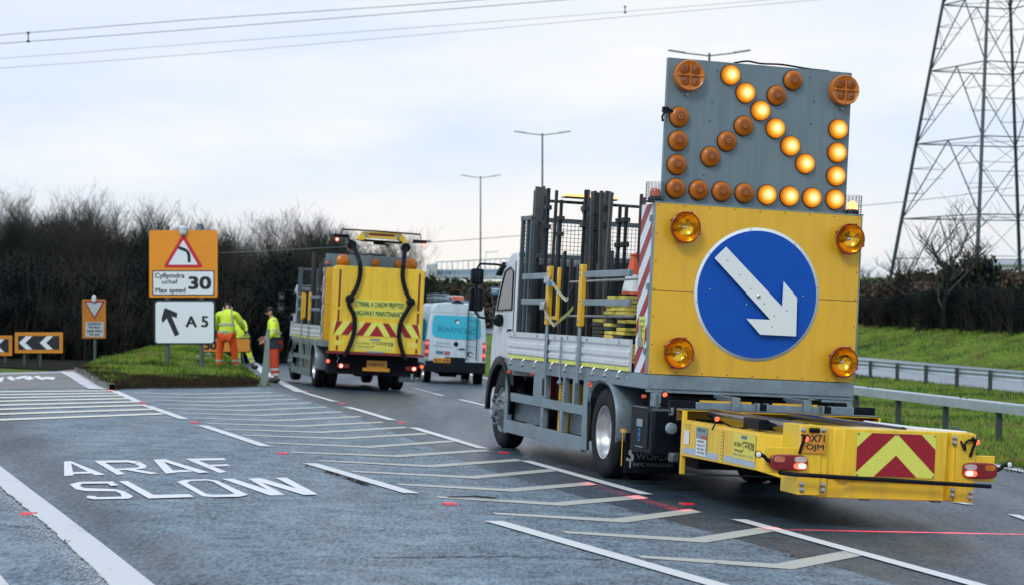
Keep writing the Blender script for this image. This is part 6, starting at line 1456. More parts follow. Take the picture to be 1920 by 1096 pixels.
b = MB(); Q = [P(x, y, -.0335) for x, y in ((337, 465), (345, 468), (351, 471), (354, 477), (355, 484), (355, 492))]; Q = interp(Q, 4)
for a, c in zip(Q[:-1], Q[1:]):
    d = (c - a).normalized(); q = Vector((d.z, 0, -d.x)) * 3.0 * s; b.face([a - q, c - q, c + q, a + q])
b.lathe([(3.0 * s, 0), (0, 0.0003)], Q[0], (0, -1, 0), 14); b.build('bend_symbol', M_SBK, bk)
sh('plate_border', rrect(286, 402.5, 507, 553.5, 3, P), -.021, .003, M_SBK, bk); pl = sh('white_plate', rrect(288, 400.5, 509, 551.5, 2.5, P), -.025, .003, M_WHS, bk)
def tx(s_, x0, x1, y0, y1, par, d=-.029, bold=.012, m=M_SBK): return text('plate_lettering', s_, P(x0, y1, d), (1, 0, 0), (0, 0, 1), (x1 - x0) * s, (y1 - y0) * s, m, par, bold=bold)
tx('Cyflymdra', 291, 346, 512, 524, pl); tx('uchaf', 304, 333.5, 524, 532, pl); tx('Max speed', 292, 348, 539.5, 551, pl); tx('30', 355, 395, 519, 541.5, pl, bold=.03)
sh('lower_plate_border', rrect(288.5, 404, 561.5, 645, 6, P), 0, .02, M_SBK, r); lp = sh('white_lower_plate', rrect(292, 401, 565, 642, 5, P), -.021, .004, M_WHS, r)
tx('A 5', 349, 390, 592, 612, lp, -.027, .02)
ar = [(309, 576), (333, 586), (331.5, 595.5), (322, 592), (336.5, 625.5), (328.5, 630), (313, 596), (305, 605), (303, 597)]
b = MB(); b.face([P(x, y, -.0265) for x, y in ar][::-1]); b.build('arrow_symbol', M_SBK, lp)
b = MB().lathe([(0, -.02), (5.5 * s, 0), (6.5 * s, .03), (7.5 * s, .07), (6.5 * s, .12), (7.6 * s, .16), (6 * s, .20), (3 * s, .225), (0, .23)], P(344, 440, -.06), (0, 0, 1), 16); b.build('flashing_beacon', mat('beacon_white', (.55, .62, .68), .3, coat=.4), r)
b = MB().lathe([(0, 0), (5.5 * s, .0), (5.5 * s, .1), (6 * s, .11), (6 * s, .15), (0, .155)], P(374, 431, .05), (0, 0, 1), 14); b.build('post_cap_lamp', mat('cap_blue_grey', (.16, .24, .32), .4), r)
# give way sign
Yg = 54; p = at(177, 672, Yg); r = empty('road_sign', loc=tuple(p)); tag(r, 'small orange-backed give way sign with a white plate among the trees', 'road sign'); s = Yg / FP; P = mkP(p, s, 177, 672)
MB().tube([P(177, 712, .06), P(177, 560, .06)], 2.6 * s, 10).build('post', M_POST, r)
bk = sh('backing_board', rrect(154.5, 198.5, 560.5, 633.5, 2, P), 0, .02, mat('dull_orange_board', (.42, .15, .008), .5, var=.3, scale=2), r)
sh('red_triangle', rtri((158, 563.5), (197, 563.5), (177.5, 598.5), 3), -.021, .005, mat('dull_sign_red', (.25, .01, .02), .5), bk); sh('white_triangle', rtri((162, 566.5), (192.5, 566.5), (177.5, 593), 1), -.027, .004, mat('dull_white', (.36, .44, .47), .5), bk)
pl = sh('white_plate', rrect(160.5, 194.5, 602.5, 630.5, 1.5, P), -.021, .004, mat('dull_white', (.36, .44, .47), .5), bk)
for t_, x0, x1, y0, y1 in (('ILDIWCH', 165, 190, 604, 608.5), ('50 llath', 167, 188, 610.5, 614.5), ('GIVE WAY', 163.5, 192, 617.5, 622), ('50 yds', 168.5, 186.5, 624, 628.5)): tx(t_, x0, x1, y0, y1, pl, -.027, .02)
MB().lathe([(0, 0), (4 * s, .01), (4.5 * s, .08), (3.5 * s, .16), (0, .2)], P(177, 565.5, -.05), (0, 0, 1), 12).build('flashing_beacon', mat('beacon_white', (.55, .62, .68), .3, coat=.4), r)
# chevron boards
def chevron_sign(x0, x1, y0, y1, chs, posts, Y, lab):
    p = at((x0 + x1) / 2, 694, Y); r = empty('chevron_sign', loc=tuple(p)); tag(r, lab, 'chevron sign'); s = Y / FP; P = mkP(p, s, (x0 + x1) / 2, 694)
    for x in posts: MB().tube([P(x, 700, .05), P(x, y1 - 4, .05)], 2.2 * s, 8).build('post', M_POST, r)
    bk = sh('backing_board', rrect(x0, x1, y0, y1, 1.5, P), 0, .02, mat('chevron_frame_orange', (.55, .22, .012), .5), r)
    bb = sh('black_panel', [P(x0 + 6.5, y0 + 6.5), P(x1 - 6.5, y0 + 6.5), P(x1 - 6.5, y1 - 6.5), P(x0 + 6.5, y1 - 6.5)], -.021, .003, M_SBK, bk)
    b = MB(); ym = (y0 + y1) / 2; t, bt = y0 + 7, y1 - 7
    for xc in chs:
        for q in ([(xc, ym), (xc + 13, t), (xc + 25, t), (xc + 12, ym)], [(xc, ym), (xc + 12, ym), (xc + 25, bt), (xc + 13, bt)]):
            q = [(max(a, x0 + 7), c) for a, c in q]; b.face([P(a, c, -.0255) for a, c in q])
    b.build('white_chevrons', M_WHS, bb)
chevron_sign(28, 118, 622, 661, (36, 75), (45, 75), 52, 'orange-framed black board with two white chevrons pointing left, standing at the left')
chevron_sign(-66, 23, 628, 666, (-58, -16), (-50, 9), 53, 'orange-framed chevron board cut off by the left edge')
# sign lying on a stand, being carried
p = at(437, 706, 54.6); r = empty('road_sign', loc=tuple(p)); s = p.y / FP; P = mkP(p, s, 437, 706); tag(r, 'orange sign with a black 50 tilted on a folding stand, held by the bending worker', 'road sign')
sh('sign_border', rrect(367, 462, 634, 662, 4, P), .95, .02, M_SBK, r); bk = sh('orange_face', rrect(369, 460, 636, 660, 3, P), .928, .004, mat('held_sign_orange', (.60, .25, .03), .5), r)
P0 = P; P = lambda x, y, d=0: P0(x, y, d); text('plate_lettering', '50', P0(374, 656, .922), (1, 0, 0), (0, 0, 1), 22 * s, 17 * s, M_SBK, bk, bold=.03)
MB().tube([P0(390, 662, .3), P0(384, 662, .3), P0(394, 694, .3)], 1.2 * s, 6).tube([P0(392, 662, .26), P0(395, 695, .2)], 1.2 * s, 6).tube([P0(452, 662, .26), P0(458, 698, .3)], 1.0 * s, 6).tube([P0(400, 688, .3), P0(432, 686, .3)], .8 * s, 6).build('folding_stand', M_GAL, r)
p = G(362, 688); r = MB().prism([(-.28, 0, .02), (.22, 0, .30), (.22, 0, .38), (-.30, 0, .10)], (0, .25, 0)).build('white_equipment_case', M_WHT, loc=p, bevel=.02); tag(r, 'white case with black ends lying in the grass behind the sign posts', 'case')
MB().box(-.42, -.26, .0, .26, -.0, .12).box(.1, .5, .02, .3, -.04, .32).build('black_end', M_BLK, r, bevel=.02)
# ------------------------------------------------------------------ people
def skin_obj(name, nodes, edges, m, parent=None, root=0, sub=2, loc=None):
    me = D.meshes.new(name); names = list(nodes); me.from_pydata([nodes[k][0] for k in names], [(names.index(a), names.index(b_)) for a, b_ in edges], []); me.materials.append(m)
    o = D.objects.new(name, me); COL.objects.link(o)
    if not me.skin_vertices: o.modifiers.new('s', 'SKIN')
    else: o.modifiers.new('s', 'SKIN')
    if not me.skin_vertices:
        me.skin_vertices.new() if hasattr(me.skin_vertices, 'new') else None
    sv = me.skin_vertices[0].data
    for i, k in enumerate(names):
        r_ = nodes[k][1]; sv[i].radius = (r_, r_) if isinstance(r_, (int, float)) else r_; sv[i].use_root = (i == root)
    s_ = o.modifiers[0]; s_.use_smooth_shade = True; s_.branch_smoothing = .6
    q = o.modifiers.new('sub', 'SUBSURF'); q.levels = q.render_levels = sub
    me2 = D.meshes.new_from_object(o.evaluated_get(bpy.context.evaluated_depsgraph_get())); o.modifiers.clear(); o.data = me2; me2.name = name; D.meshes.remove(me)
    me2.materials.clear(); me2.materials.append(m)
    if parent: o.parent = parent
    if loc is not None: o.location = loc
    return o
M_SKIN = mat('skin', (.42, .22, .16), .55, var=.08); M_HIV = mat('hi_vis_yellow', (.62, .85, .05), .7, var=.12, scale=9, bump=.5, bscale=14); M_HIO = mat('hi_vis_orange', (.80, .11, .012), .75, var=.15, scale=9, bump=.5, bscale=14)
M_HIO2 = mat('hi_vis_red_orange', (.48, .045, .012), .75, var=.2, scale=9, bump=.5, bscale=14); M_SIL = mat('silver_tape', (.40, .44, .44), .4); M_NAVY = mat('navy_cloth', (.010, .018, .035), .8, var=.3, bump=.4, bscale=14); M_HAIR = mat('dark_hair', (.015, .011, .009), .7, var=.4)
M_BOOT = mat('work_boot', (.012, .012, .014), .6, var=.3)
V3 = Vector
def person(loc, rz, J, lab, jacket, trousers, hip_m=None, hair=True, jacket_hem=None, cap=None, boots=M_BOOT):
    """J: joints in metres, figure facing -y before rotation"""
    n_ = {'pel': (J['pel'], (.14, .11)), 'wst': (J['pel'].lerp(J['chest'], .45), (.13, .10)), 'chest': (J['chest'], (.155, .115)), 'yk': (J['chest'].lerp(J['neck'], .6), (.10, .08)), 'neck': (J['neck'], .062), 'nk2': (J['neck'].lerp(J['head'], .4), .058), 'head': (J['head'], (.082, .098)), 'crn': (J['head'] + (J['head'] - J['neck']).normalized() * .075, (.068, .085)), 'chin': (J['head'] + J['face'] * .055 - (J['head'] - J['neck']).normalized() * .075, .045)}
    e_ = [('pel', 'wst'), ('wst', 'chest'), ('chest', 'yk'), ('yk', 'neck'), ('neck', 'nk2'), ('nk2', 'head'), ('head', 'crn'), ('head', 'chin')]
    for s in 'lr':
        n_['sh' + s] = (J['sh' + s], .062); n_['el' + s] = (J['el' + s], .045); n_['wr' + s] = (J['wr' + s], .028)
        hd = (J['wr' + s] - J['el' + s]).normalized(); side = hd.cross(J['face']).normalized() if hd.cross(J['face']).length > .1 else V3((1, 0, 0))
        n_['pm' + s] = (J['wr' + s] + hd * .055, (.034, .020)); e_ += [('yk', 'sh' + s), ('sh' + s, 'el' + s), ('el' + s, 'wr' + s), ('wr' + s, 'pm' + s)]
        for f, (o_, l1) in enumerate(((-.027, .062), (-.009, .072), (.009, .068), (.026, .052))):
            k1, k2 = n_['pm' + s][0] + hd * .035 + side * o_, n_['pm' + s][0] + hd * (.035 + l1 * .55) + side * o_ * 1.1; k3 = n_['pm' + s][0] + hd * (.035 + l1 * .75) + side * o_ * 1.1 + J['face'] * .02
            n_['f%d1%s' % (f, s)] = (k1, .010); n_['f%d2%s' % (f, s)] = (k2, .009); n_['f%d3%s' % (f, s)] = (k3, .008); e_ += [('pm' + s, 'f%d1%s' % (f, s)), ('f%d1%s' % (f, s), 'f%d2%s' % (f, s)), ('f%d2%s' % (f, s), 'f%d3%s' % (f, s))]
        n_['t1' + s] = (n_['pm' + s][0] + side * -.040 + hd * -.005, .012); n_['t2' + s] = (n_['pm' + s][0] + side * -.055 + hd * .035, .010); e_ += [('pm' + s, 't1' + s), ('t1' + s, 't2' + s)]
        n_['hp' + s] = (J['hp' + s], .095); n_['kn' + s] = (J['kn' + s], .06); n_['cf' + s] = (J['kn' + s].lerp(J['an' + s], .35), .058); n_['an' + s] = (J['an' + s], .038); n_['to' + s] = (J['to' + s], (.04, .03)); e_ += [('pel', 'hp' + s), ('hp' + s, 'kn' + s), ('kn' + s, 'cf' + s), ('cf' + s, 'an' + s), ('an' + s, 'to' + s)]
    o = skin_obj('person', n_, e_, M_SKIN, None, 0, 2, loc); o.rotation_euler = (0, 0, rz); tag(o, lab, 'person')
    # face
    up = (J['head'] - J['neck']).normalized(); fc = J['face']; sd = up.cross(fc).normalized(); h = J['head']
    MB().prism([h + fc * .085 + up * .012, h + fc * .085 - up * .022 + sd * .014, h + fc * .085 - up * .022 - sd * .014], fc * .02).build('nose', M_SKIN, o, bevel=.004)
    b = MB()
    for q in (-1, 1): b.lathe([(0, -.01), (.012, 0), (0, .006)], h + fc * .082 + up * .018 + sd * .032 * q, fc, 10)
    b.build('eyes', M_HAIR, o); MB().box(-.024, .024, -.004, .004, -.004, .004, M=Matrix.Translation(h + fc * .083 - up * .042) @ Matrix((sd, fc, up)).transposed().to_4x4()).build('mouth', mat('lips', (.25, .08, .07), .5), o)
    b = MB()
    for q in (-1, 1): b.lathe([(0, -.012), (.028, -.004), (.030, .004), (0, .012)], h + sd * .088 * q - up * .005, sd, 10)
    b.build('ears', M_SKIN, o)
    if cap: 
        skin_obj('helmet', {'a': (h + up * .035, (.105, .115)), 'b': (h + up * .11, (.085, .095))}, [('a', 'b')], cap, o)
    elif hair: skin_obj('hair', {'a': (h - fc * .025 + up * .02, (.088, .095)), 'b': (h + up * .075 - fc * .01, (.078, .085)), 'c': (h + up * .085 + fc * .04, (.055, .04))}, [('a', 'b'), ('b', 'c')], M_HAIR, o)
    # jacket
    hem = J['pel'] + (J['pel'] - J['chest']).normalized() * .10
    j = {'hem': (hem, (.215, .165)), 'wst': (J['pel'].lerp(J['chest'], .4), (.195, .15)), 'chest': (J['chest'], (.20, .155)), 'yoke': (J['chest'].lerp(J['neck'], .6), (.15, .12)), 'col': (J['neck'] + up * .02, (.088, .085))}
    je = [('hem', 'wst'), ('wst', 'chest'), ('chest', 'yoke'), ('yoke', 'col')]
    for s in 'lr':
        j['sh' + s] = (J['sh' + s], .098); j['el' + s] = (J['el' + s], .078); j['wr' + s] = (J['wr' + s].lerp(J['el' + s], .12), .055); je += [('yoke', 'sh' + s), ('sh' + s, 'el' + s), ('el' + s, 'wr' + s)]
    jk = skin_obj('jacket', j, je, jacket, o)
    if hip_m: hm = J['pel'] + (J['chest'] - J['pel']) * .02
    def band(p, ax, rx, ry, par, hh=.025, m=M_SIL, nm_='reflective_band'):
        ax = ax.normalized(); u = J['side']; v = ax.cross(u).normalized(); u = v.cross(ax).normalized(); b = MB(); n = 28
        for k in range(n): 
            a = 2 * math.pi * k / n; d = u * math.cos(a) * rx + v * math.sin(a) * ry; b.v += [p + d - ax * hh, p + d + ax * hh]
        for k in range(n): b.f.append((2 * k, 2 * ((k + 1) % n), 2 * ((k + 1) % n) + 1, 2 * k + 1)); b.m.append(0)
        return b.build(nm_, m, par)
    ax = (J['chest'] - J['pel'])
    if hip_m: band(hm, ax, .205, .19, jk, .13, hip_m, 'jacket_hem')
    for f in (.12, .62): band(J['pel'] + ax * f, ax, .19, .155, jk)
    for q in ((-1, 1) if not hip_m else ()): MB().tube([J['chest'] + J['side'] * .10 * q - fc * .165, J['neck'] + J['side'] * .10 * q - fc * .05 + up * .02], .013, 5).build('shoulder_band', M_SIL, jk)
    for s in 'lr': band(J['sh' + s].lerp(J['el' + s], .75), J['el' + s] - J['sh' + s], .075, .075, jk, .022)
    t = {'pel': (J['pel'], (.165, .135))}; te = []
    for s in 'lr':
        t['hp' + s] = (J['hp' + s], .115); t['kn' + s] = (J['kn' + s], .088); t['an' + s] = (J['an' + s].lerp(J['kn' + s], .10), .075); te += [('pel', 'hp' + s), ('hp' + s, 'kn' + s), ('kn' + s, 'an' + s)]
    tr = skin_obj('trousers', t, te, trousers, o)
    for s in 'lr':
        for f in (.45, .75): band(J['kn' + s].lerp(J['an' + s], f), J['an' + s] - J['kn' + s], .083, .083, tr, .025)
        a, c = J['an' + s], J['to' + s]; d = (c - a); d.z = 0; d.normalize()
        skin_obj('boot', {'a': (a - d * .02 + V3((0, 0, .02)), .085), 'b': (V3((a.x, a.y, .05)) - d * .02, .08), 'c': (V3((a.x, a.y, .045)) + d * .17, (.075, .06))}, [('a', 'b'), ('b', 'c')], boots, o)
    return o
# standing worker, seen from his left side, holding a tall board
F = V3((-1, 0, 0)).normalized()
p = G(512, 716)
J = dict(pel=V3((.02, 0, .92)), chest=V3((.01, 0, 1.28)), neck=V3((-.02, 0, 1.50)), head=V3((-.06, 0, 1.63)), face=V3((-.93, -.1, -.30)).normalized(), side=V3((0, 1, 0)), shl=V3((.02, -.18, 1.42)), ell=V3((.03, -.24, 1.14)), wrl=V3((-.14, -.18, 1.00)), shr=V3((0, .18, 1.42)), elr=V3((.0, .22, 1.14)), wrr=V3((-.18, .10, 1.04)),
    hpl=V3((.03, -.09, .88)), knl=V3((.05, -.10, .49)), anl=V3((.08, -.10, .09)), tol=V3((-.10, -.12, .04)), hpr=V3((-.02, .09, .88)), knr=V3((-.02, .10, .49)), anr=V3((.04, .11, .09)), tor=V3((-.14, .10, .04)))
PW = person(p, 0, J, 'standing worker in yellow jacket with navy hem, on the road beside the farther truck', M_HIV, M_HIO2, M_NAVY); PW.scale = (1.2, 1.2, 1.06)
p = G(491, 724); r = MB().prism([(-.05, 0, 0), (.10, 0, 0), (.16, 0, .5), (.17, 0, 1.27), (.11, 0, 1.30), (.02, 0, .5)], (0, .10, 0)).build('sign_pole_bundle', mat('pale_green_grey_board', (.16, .22, .19), .6, var=.3, scale=6), loc=p, bevel=.01); tag(r, 'tall pale grey board held upright at the road edge by the standing worker', 'board')
# bending worker with his back to the camera
p = G(424, 699)
J = dict(pel=V3((.0, 0, .92)), chest=V3((.02, .05, 1.28)), neck=V3((.02, .13, 1.49)), head=V3((-.01, .27, 1.56)), face=V3((-.05, .35, -.93)).normalized(), side=V3((1, 0, 0)), shl=V3((.21, .08, 1.40)), ell=V3((.33, .20, 1.16)), wrl=V3((.36, .40, 1.02)), shr=V3((-.18, .08, 1.40)), elr=V3((-.26, .28, 1.16)), wrr=V3((-.22, .5, .95)),
    hpl=V3((.13, 0, .86)), knl=V3((.19, .03, .47)), anl=V3((.23, 0, .09)), tol=V3((.26, .17, .04)), hpr=V3((-.11, 0, .86)), knr=V3((-.16, .03, .47)), anr=V3((-.17, 0, .09)), tor=V3((-.19, .17, .04)))
person(p, 0, J, 'worker seen from behind in yellow jacket and bright orange trousers, bending over the orange sign', M_HIV, M_HIO, hair=True).scale = (1.14, 1.1, 1.1)
p = G(442, 694)
p.y += 1.5
J = dict(pel=V3((.0, 0, .88)), chest=V3((-.16, .0, 1.24)), neck=V3((-.27, 0, 1.42)), head=V3((-.34, -.02, 1.50)), face=V3((-.2, -.9, -.4)).normalized(), side=V3((1, 0, 0)), shl=V3((-.36, -.05, 1.34)), ell=V3((-.38, -.2, 1.1)), wrl=V3((-.3, -.3, .95)), shr=V3((.02, -.02, 1.32)), elr=V3((.1, -.2, 1.1)), wrr=V3((.05, -.3, .95)),
    hpl=V3((-.10, 0, .84)), knl=V3((-.14, 0, .46)), anl=V3((-.12, 0, .09)), tol=V3((-.10, -.16, .04)), hpr=V3((.10, 0, .84)), knr=V3((.16, 0, .46)), anr=V3((.30, 0, .09)), tor=V3((.42, -.1, .04)))
person(p, 0, J, 'third worker in yellow trousers and blue-grey helmet, mostly hidden behind the bending worker', M_HIV, M_HIV, cap=mat('helmet_blue_grey', (.10, .18, .24), .4))
r = MB().tube([(0, 0, 0), (-.03, 0, .5)], .018, 6).build('tool_handle', mat('pale_wood', (.35, .33, .28), .6), loc=at(436, 604, 50)); tag(r, 'pale wooden tool handle sticking up behind the bending worker', 'tool'); r.location.z -= .1
# ------------------------------------------------------------------ white van
VF = road_frame(R(7), G(793, 715), (.0, .5, 0)); VN = empty('van', VF.mat()); tag(VN, 'white high-roof van with a turquoise rear window graphic driving between the trucks', 'van')
SV = .99; VN.scale = (SV, SV, SV)
def LV(px, py, ax, c): return VF.L(px, py, ax, c * SV) / SV
vw = 1.96; M_VAN = mat('van_white', (.50, .63, .72), .3, var=.04, coat=.3, dirt=.25, dcol=(.25, .28, .3), streak=.3, scol=(.25, .28, .30))
prof = [(0, .50), (.06, .50), (.0, .0)]
sec = [(0, .50), (-.01, 1.2), (.05, 1.9), (.14, 2.45), (.26, 2.58), (.6, 2.62), (vw - .6, 2.62), (vw - .26, 2.58), (vw - .14, 2.45), (vw - .05, 1.9), (vw + .01, 1.2), (vw, .50)]
body = MB().prism([(x, 0, z) for x, z in sec], (0, 4.6, 0)).build('body', M_VAN, VN, bevel=.05)
MB().prism([(.03, 4.55, .5), (.03, 4.55, 2.5), (.03, 5.0, 2.2), (.03, 5.6, 1.3), (.03, 6.2, 1.1), (.03, 6.3, .5)], (vw - .06, 0, 0)).build('bonnet', M_VAN, VN, bevel=.04)
MB().box(.0, vw, -.07, .3, .36, .72).box(-.012, .02, .3, 4.5, .42, .62).build('bumper', M_BLK, body, bevel=.04)
MB().box(.62, 1.30, -.03, .05, .70, .86).build('plate_recess', M_BLK, body, bevel=.03)
def vq(px, py): q = LV(px, py, 1, -.0); return (q.x, q.z)
M_TQ = mat('turquoise_film', (.0, .42, .60), .12, var=.12, scale=2, coat=.6)
wn = [(813, 592), (817, 589.5), (885, 592), (893, 594), (901, 600), (902, 630), (899, 634), (880, 636), (840, 634), (815, 630), (810, 625), (810, 610)]
wd = MB().prism([(vq(x, y)[0], -.012, vq(x, y)[1]) for x, y in wn], (0, .012, 0)).build('rear_window', M_TQ, body)
def vtx(s_, px0, px1, py0, py1, m, par=body, bold=.0, y=-.016):
    a = vq(px0, py1); c = vq(px1, py0); return text('van_lettering', s_, (a[0], y, a[1]), (1, 0, -.045), (0.045, 0, 1), c[0] - a[0], abs(c[1] - a[1]) * .93, m, par, bold=bold)
vtx('BEARMONT', 820, 893, 612, 620, mat('graphic_teal', (.0, .20, .30), .4), wd)
for (px, py, r_, m_, dx) in ((857, 602, .075, M_TXT, 0), (858, 603.5, .055, M_WHS, .01)): q = vq(px, py); MB().lathe([(r_, 0), (0, .002)], (q[0], -.014 - (.003 if m_ is M_WHS else 0), q[1]), (0, -1, 0), 20).build('bear_roundel', m_, wd)
vtx('Power and water', 818, 845, 639, 642.5, M_GRY); vtx('www.bearmont.co.uk', 813, 848, 645, 648, M_GRY); vtx('FIRST RENEWABLES', 817, 831, 656, 662, mat('sticker_blue', (.02, .12, .30), .4), bold=.02); vtx('50', 833, 843, 657, 663.5, mat('sticker_red', (.45, .05, .05), .4), bold=.04)
q = vq(855, 644); MB().lathe([(.075, 0), (.075, .012), (.05, .015), (0, .01)], (q[0], -.005, q[1]), (0, -1, 0), 20).build('round_badge', M_BLK, body)
q = vq(881, 663); MB().lathe([(.085, 0), (0, .002)], (q[0], -.005, q[1]), (0, -1, 0), 20).build('round_logo', M_TXT, body); MB().lathe([(.05, 0), (0, .002)], (q[0] + .02, -.008, q[1] - .01), (0, -1, 0), 16).build('logo_centre', M_WHS, body)
q = vq(866, 653.5); MB().box(q[0] - .12, q[0] + .1, -.03, -.0, q[1] - .02, q[1] + .02).build('door_handle', M_BLK, body, bevel=.01)
q = vq(858, 566); MB().prism([(q[0] - .2, -.02, q[1] - .03), (q[0] + .2, -.02, q[1] - .03), (q[0] + .05, -.02, q[1] + .06), (q[0] - .05, -.02, q[1] + .06)], (0, .04, 0)).build('brake_light', M_BLK, body)
x = vq(858, 600)[0]; MB().box(x - .004, x + .004, -.004, .01, .75, 2.45).box(.1, vw - .1, -.004, .01, 2.28, 2.288).build('door_seam', M_GALD, body)
for px0, px1, py0, py1, in ((796, 804.5, 635, 667), (904, 910.5, 641, 676)):
    a, c = vq(px0, py1), vq(px1, py0); o = MB().box(a[0], c[0], -.04, .05, a[1], c[1]).build('tail_lamp', mat('van_lamp_red', (.35, .01, .02), .2, coat=.5), body, bevel=.02)
    for f in (.3, .78): MB().lathe([(.055, 0), (0, .02)], ((a[0] + c[0]) / 2, -.042, a[1] + (c[1] - a[1]) * f), (0, -1, 0), 14).build('lit_bulb', mat('lit_soft_red', (.7, .05, .05), .3, emit=(1, .10, .08), es=1.4), o)
    MB().box(a[0], c[0], -.035, .03, a[1] - .07, a[1] - .01).build('clear_lens', M_TLC, o)
a, c = vq(812, 678), vq(844, 672); o = MB().box(a[0], c[0], -.075, -.06, a[1], c[1] + .02).build('number_plate', M_NPL, body); text('plate_lettering', 'ML71 KOB', (a[0] + .03, -.077, a[1] + .025), (1, 0, 0), (0, 0, 1), c[0] - a[0] - .06, .09, M_TXT, o, bold=.02)
la, lb_ = vq(878, 580), vq(895, 584); lc = vq(874, 673)
b = MB()
for x0, x1 in ((la[0], vq(874, 673)[0]), (lb_[0], vq(892, 675)[0])): b.tube([(x0, -.12, la[1] + (.0 if x0 == la[0] else -.05)), (x1, -.12, lc[1] - .02)], .022, 6)
for k in range(7):
    z = la[1] - .12 - k * .21; b.tube([(la[0] - .02 * k * .4, -.12, z), (lb_[0] - .008 * k, -.12, z - .02)], .012, 5)
b.tube([(la[0] - .02, -.12, la[1]), (la[0] - .02, .1, la[1])], .018, 5).tube([(lb_[0], -.12, lb_[1]), (lb_[0], .1, lb_[1])], .018, 5); b.build('ladder', mat('ladder_dark', (.03, .07, .09), .5), body)
b = MB()
for y in (.5, 1.8, 3.2): b.box(.2, vw - .2, y, y + .05, 2.66, 2.70)
for x in (.25, vw - .25): b.box(x, x + .05, .4, 3.4, 2.63, 2.67)
b.build('roof_rack', M_GAL, body)
r = MB().box(-.02, .50, .4, 3.2, 0, .10).box(-.02, .50, .4, 3.2, .13, .18).build('ladder_stack', M_GAL); r.matrix_world = VF.mat() @ Matrix.Diagonal((SV, SV, SV, 1)) @ Matrix.Translation((.22, 0, 2.71)); tag(r, 'folded pale ladder lying on the roof of the white van', 'ladder')
r = MB().box(.0, .40, .5, 2.9, 0, .14).build('roof_box', M_WHT, bevel=.03); r.matrix_world = VF.mat() @ Matrix.Diagonal((SV, SV, SV, 1)) @ Matrix.Translation((.80, 0, 2.71)); tag(r, 'short pale pipe box on the van roof with an orange end', 'box'); MB().box(.02, .38, .48, .50, .02, .12).build('orange_end', M_ORG, r)
a = [(-.012, .35), (-.012, 1.5), (-.012, 1.5), (-.012, .35)]
MB().box(-.014, -.004, .4, 1.5, 1.35, 2.05).build('side_window', M_TQ, body)
for x, s_, y in ((0.02, -1, .95), (vw - .02, 1, .95), (.02, -1, 5.0), (vw - .02, 1, 5.0)): wheel(VN, x, y, s_, rad=.36, wid=.24)
MB().box(.5, vw - .5, .3, 4.8, .28, .48).lathe([(0, -.3), (.14, -.28), (.14, .28), (0, .3)], (.8, .6, .34), (1, 0, 0), 12).build('underbody', M_UND, body)
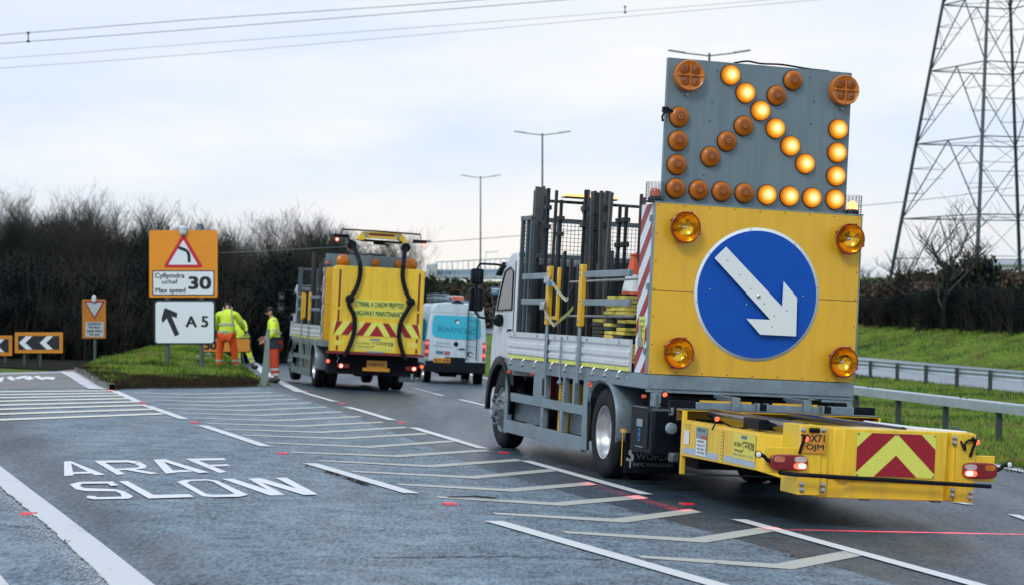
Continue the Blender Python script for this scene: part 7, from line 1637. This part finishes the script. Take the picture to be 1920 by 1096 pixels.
# ------------------------------------------------------------------ the safety laser line thrown on the road behind the near truck (a lit lamp of the place)
def laser(px0, py0, px1, py1, src, power, lab, cone=100, wd=.010):
    A, B_ = G(px0, py0), G(px1, py1); S = F1.mat() @ V3(src); d = ((A + B_) / 2 - S).normalized(); n = (A - S).cross(B_ - S).normalized(); x = n; y = d.cross(x).normalized()
    ld = D.lights.new('safety_line_lamp', 'SPOT'); ld.energy = power; ld.color = (1, .03, .05); ld.spot_size = R(cone); ld.spot_blend = .2; ld.shadow_soft_size = .002; ld.use_nodes = True
    lo = D.objects.new('safety_line_lamp', ld); COL.objects.link(lo); lo.matrix_world = Matrix.Translation(S) @ Matrix((x, -y, -d)).transposed().to_4x4()
    t = ld.node_tree; em = t.nodes['Emission']; q = t.nodes.new('ShaderNodeTexCoord'); sp = t.nodes.new('ShaderNodeSeparateXYZ'); t.links.new(q.outputs['Normal'], sp.inputs[0])
    ab = t.nodes.new('ShaderNodeMath'); ab.operation = 'ABSOLUTE'; t.links.new(sp.outputs['X'], ab.inputs[0]); mr_ = t.nodes.new('ShaderNodeMapRange'); mr_.inputs[1].default_value = .001; mr_.inputs[2].default_value = wd; mr_.inputs[3].default_value = 1; mr_.inputs[4].default_value = 0; t.links.new(ab.outputs[0], mr_.inputs[0]); ya, yb = sorted(((A - S).normalized().dot(-y), (B_ - S).normalized().dot(-y)))
    m1 = t.nodes.new('ShaderNodeMapRange'); m1.inputs[1].default_value = ya - .02; m1.inputs[2].default_value = ya + .05; t.links.new(sp.outputs['Y'], m1.inputs[0])
    m2 = t.nodes.new('ShaderNodeMapRange'); m2.inputs[1].default_value = yb + .02; m2.inputs[2].default_value = yb - .05; t.links.new(sp.outputs['Y'], m2.inputs[0])
    p1 = t.nodes.new('ShaderNodeMath'); p1.operation = 'MULTIPLY'; p2 = t.nodes.new('ShaderNodeMath'); p2.operation = 'MULTIPLY'
    t.links.new(m1.outputs[0], p1.inputs[0]); t.links.new(m2.outputs[0], p1.inputs[1]); t.links.new(p1.outputs[0], p2.inputs[0]); t.links.new(mr_.outputs[0], p2.inputs[1]); t.links.new(p2.outputs[0], em.inputs['Strength'])
laser(1440, 991, 1990, 1002, (1.75, -3.76, .98), 4200, '', 150, .035)
laser(1300, 962, 1040, 888, (-.25, -1.0, 1.6), 420, '', 130, .07)
# keep the hierarchy at thing > part > sub-part
bpy.context.view_layer.update()
for o in list(COL.objects):
    ch = []; q = o
    while q.parent: q = q.parent; ch.append(q)
    if len(ch) > 2:
        W_ = Matrix.Identity(4); q = o
        tgt = ch[-2]; M_ = o.matrix_local.copy(); q = o.parent
        while q is not tgt: M_ = q.matrix_local @ M_; q = q.parent
        o['_t'] = [c for r__ in M_ for c in r__]; o['_p'] = tgt.name
for o in list(COL.objects):
    if o.get('_p'):
        tgt = D.objects[o['_p']]; m__ = list(o['_t']); del o['_p']; del o['_t']; o.parent = tgt; o.matrix_parent_inverse = Matrix.Identity(4); o.matrix_basis = Matrix([m__[i * 4:i * 4 + 4] for i in range(4)])
for o in COL.objects:
    if o.type == 'MESH' and o.parent is None and not o.get('label') and not o.get('kind'): print('UNTAGGED', o.name)
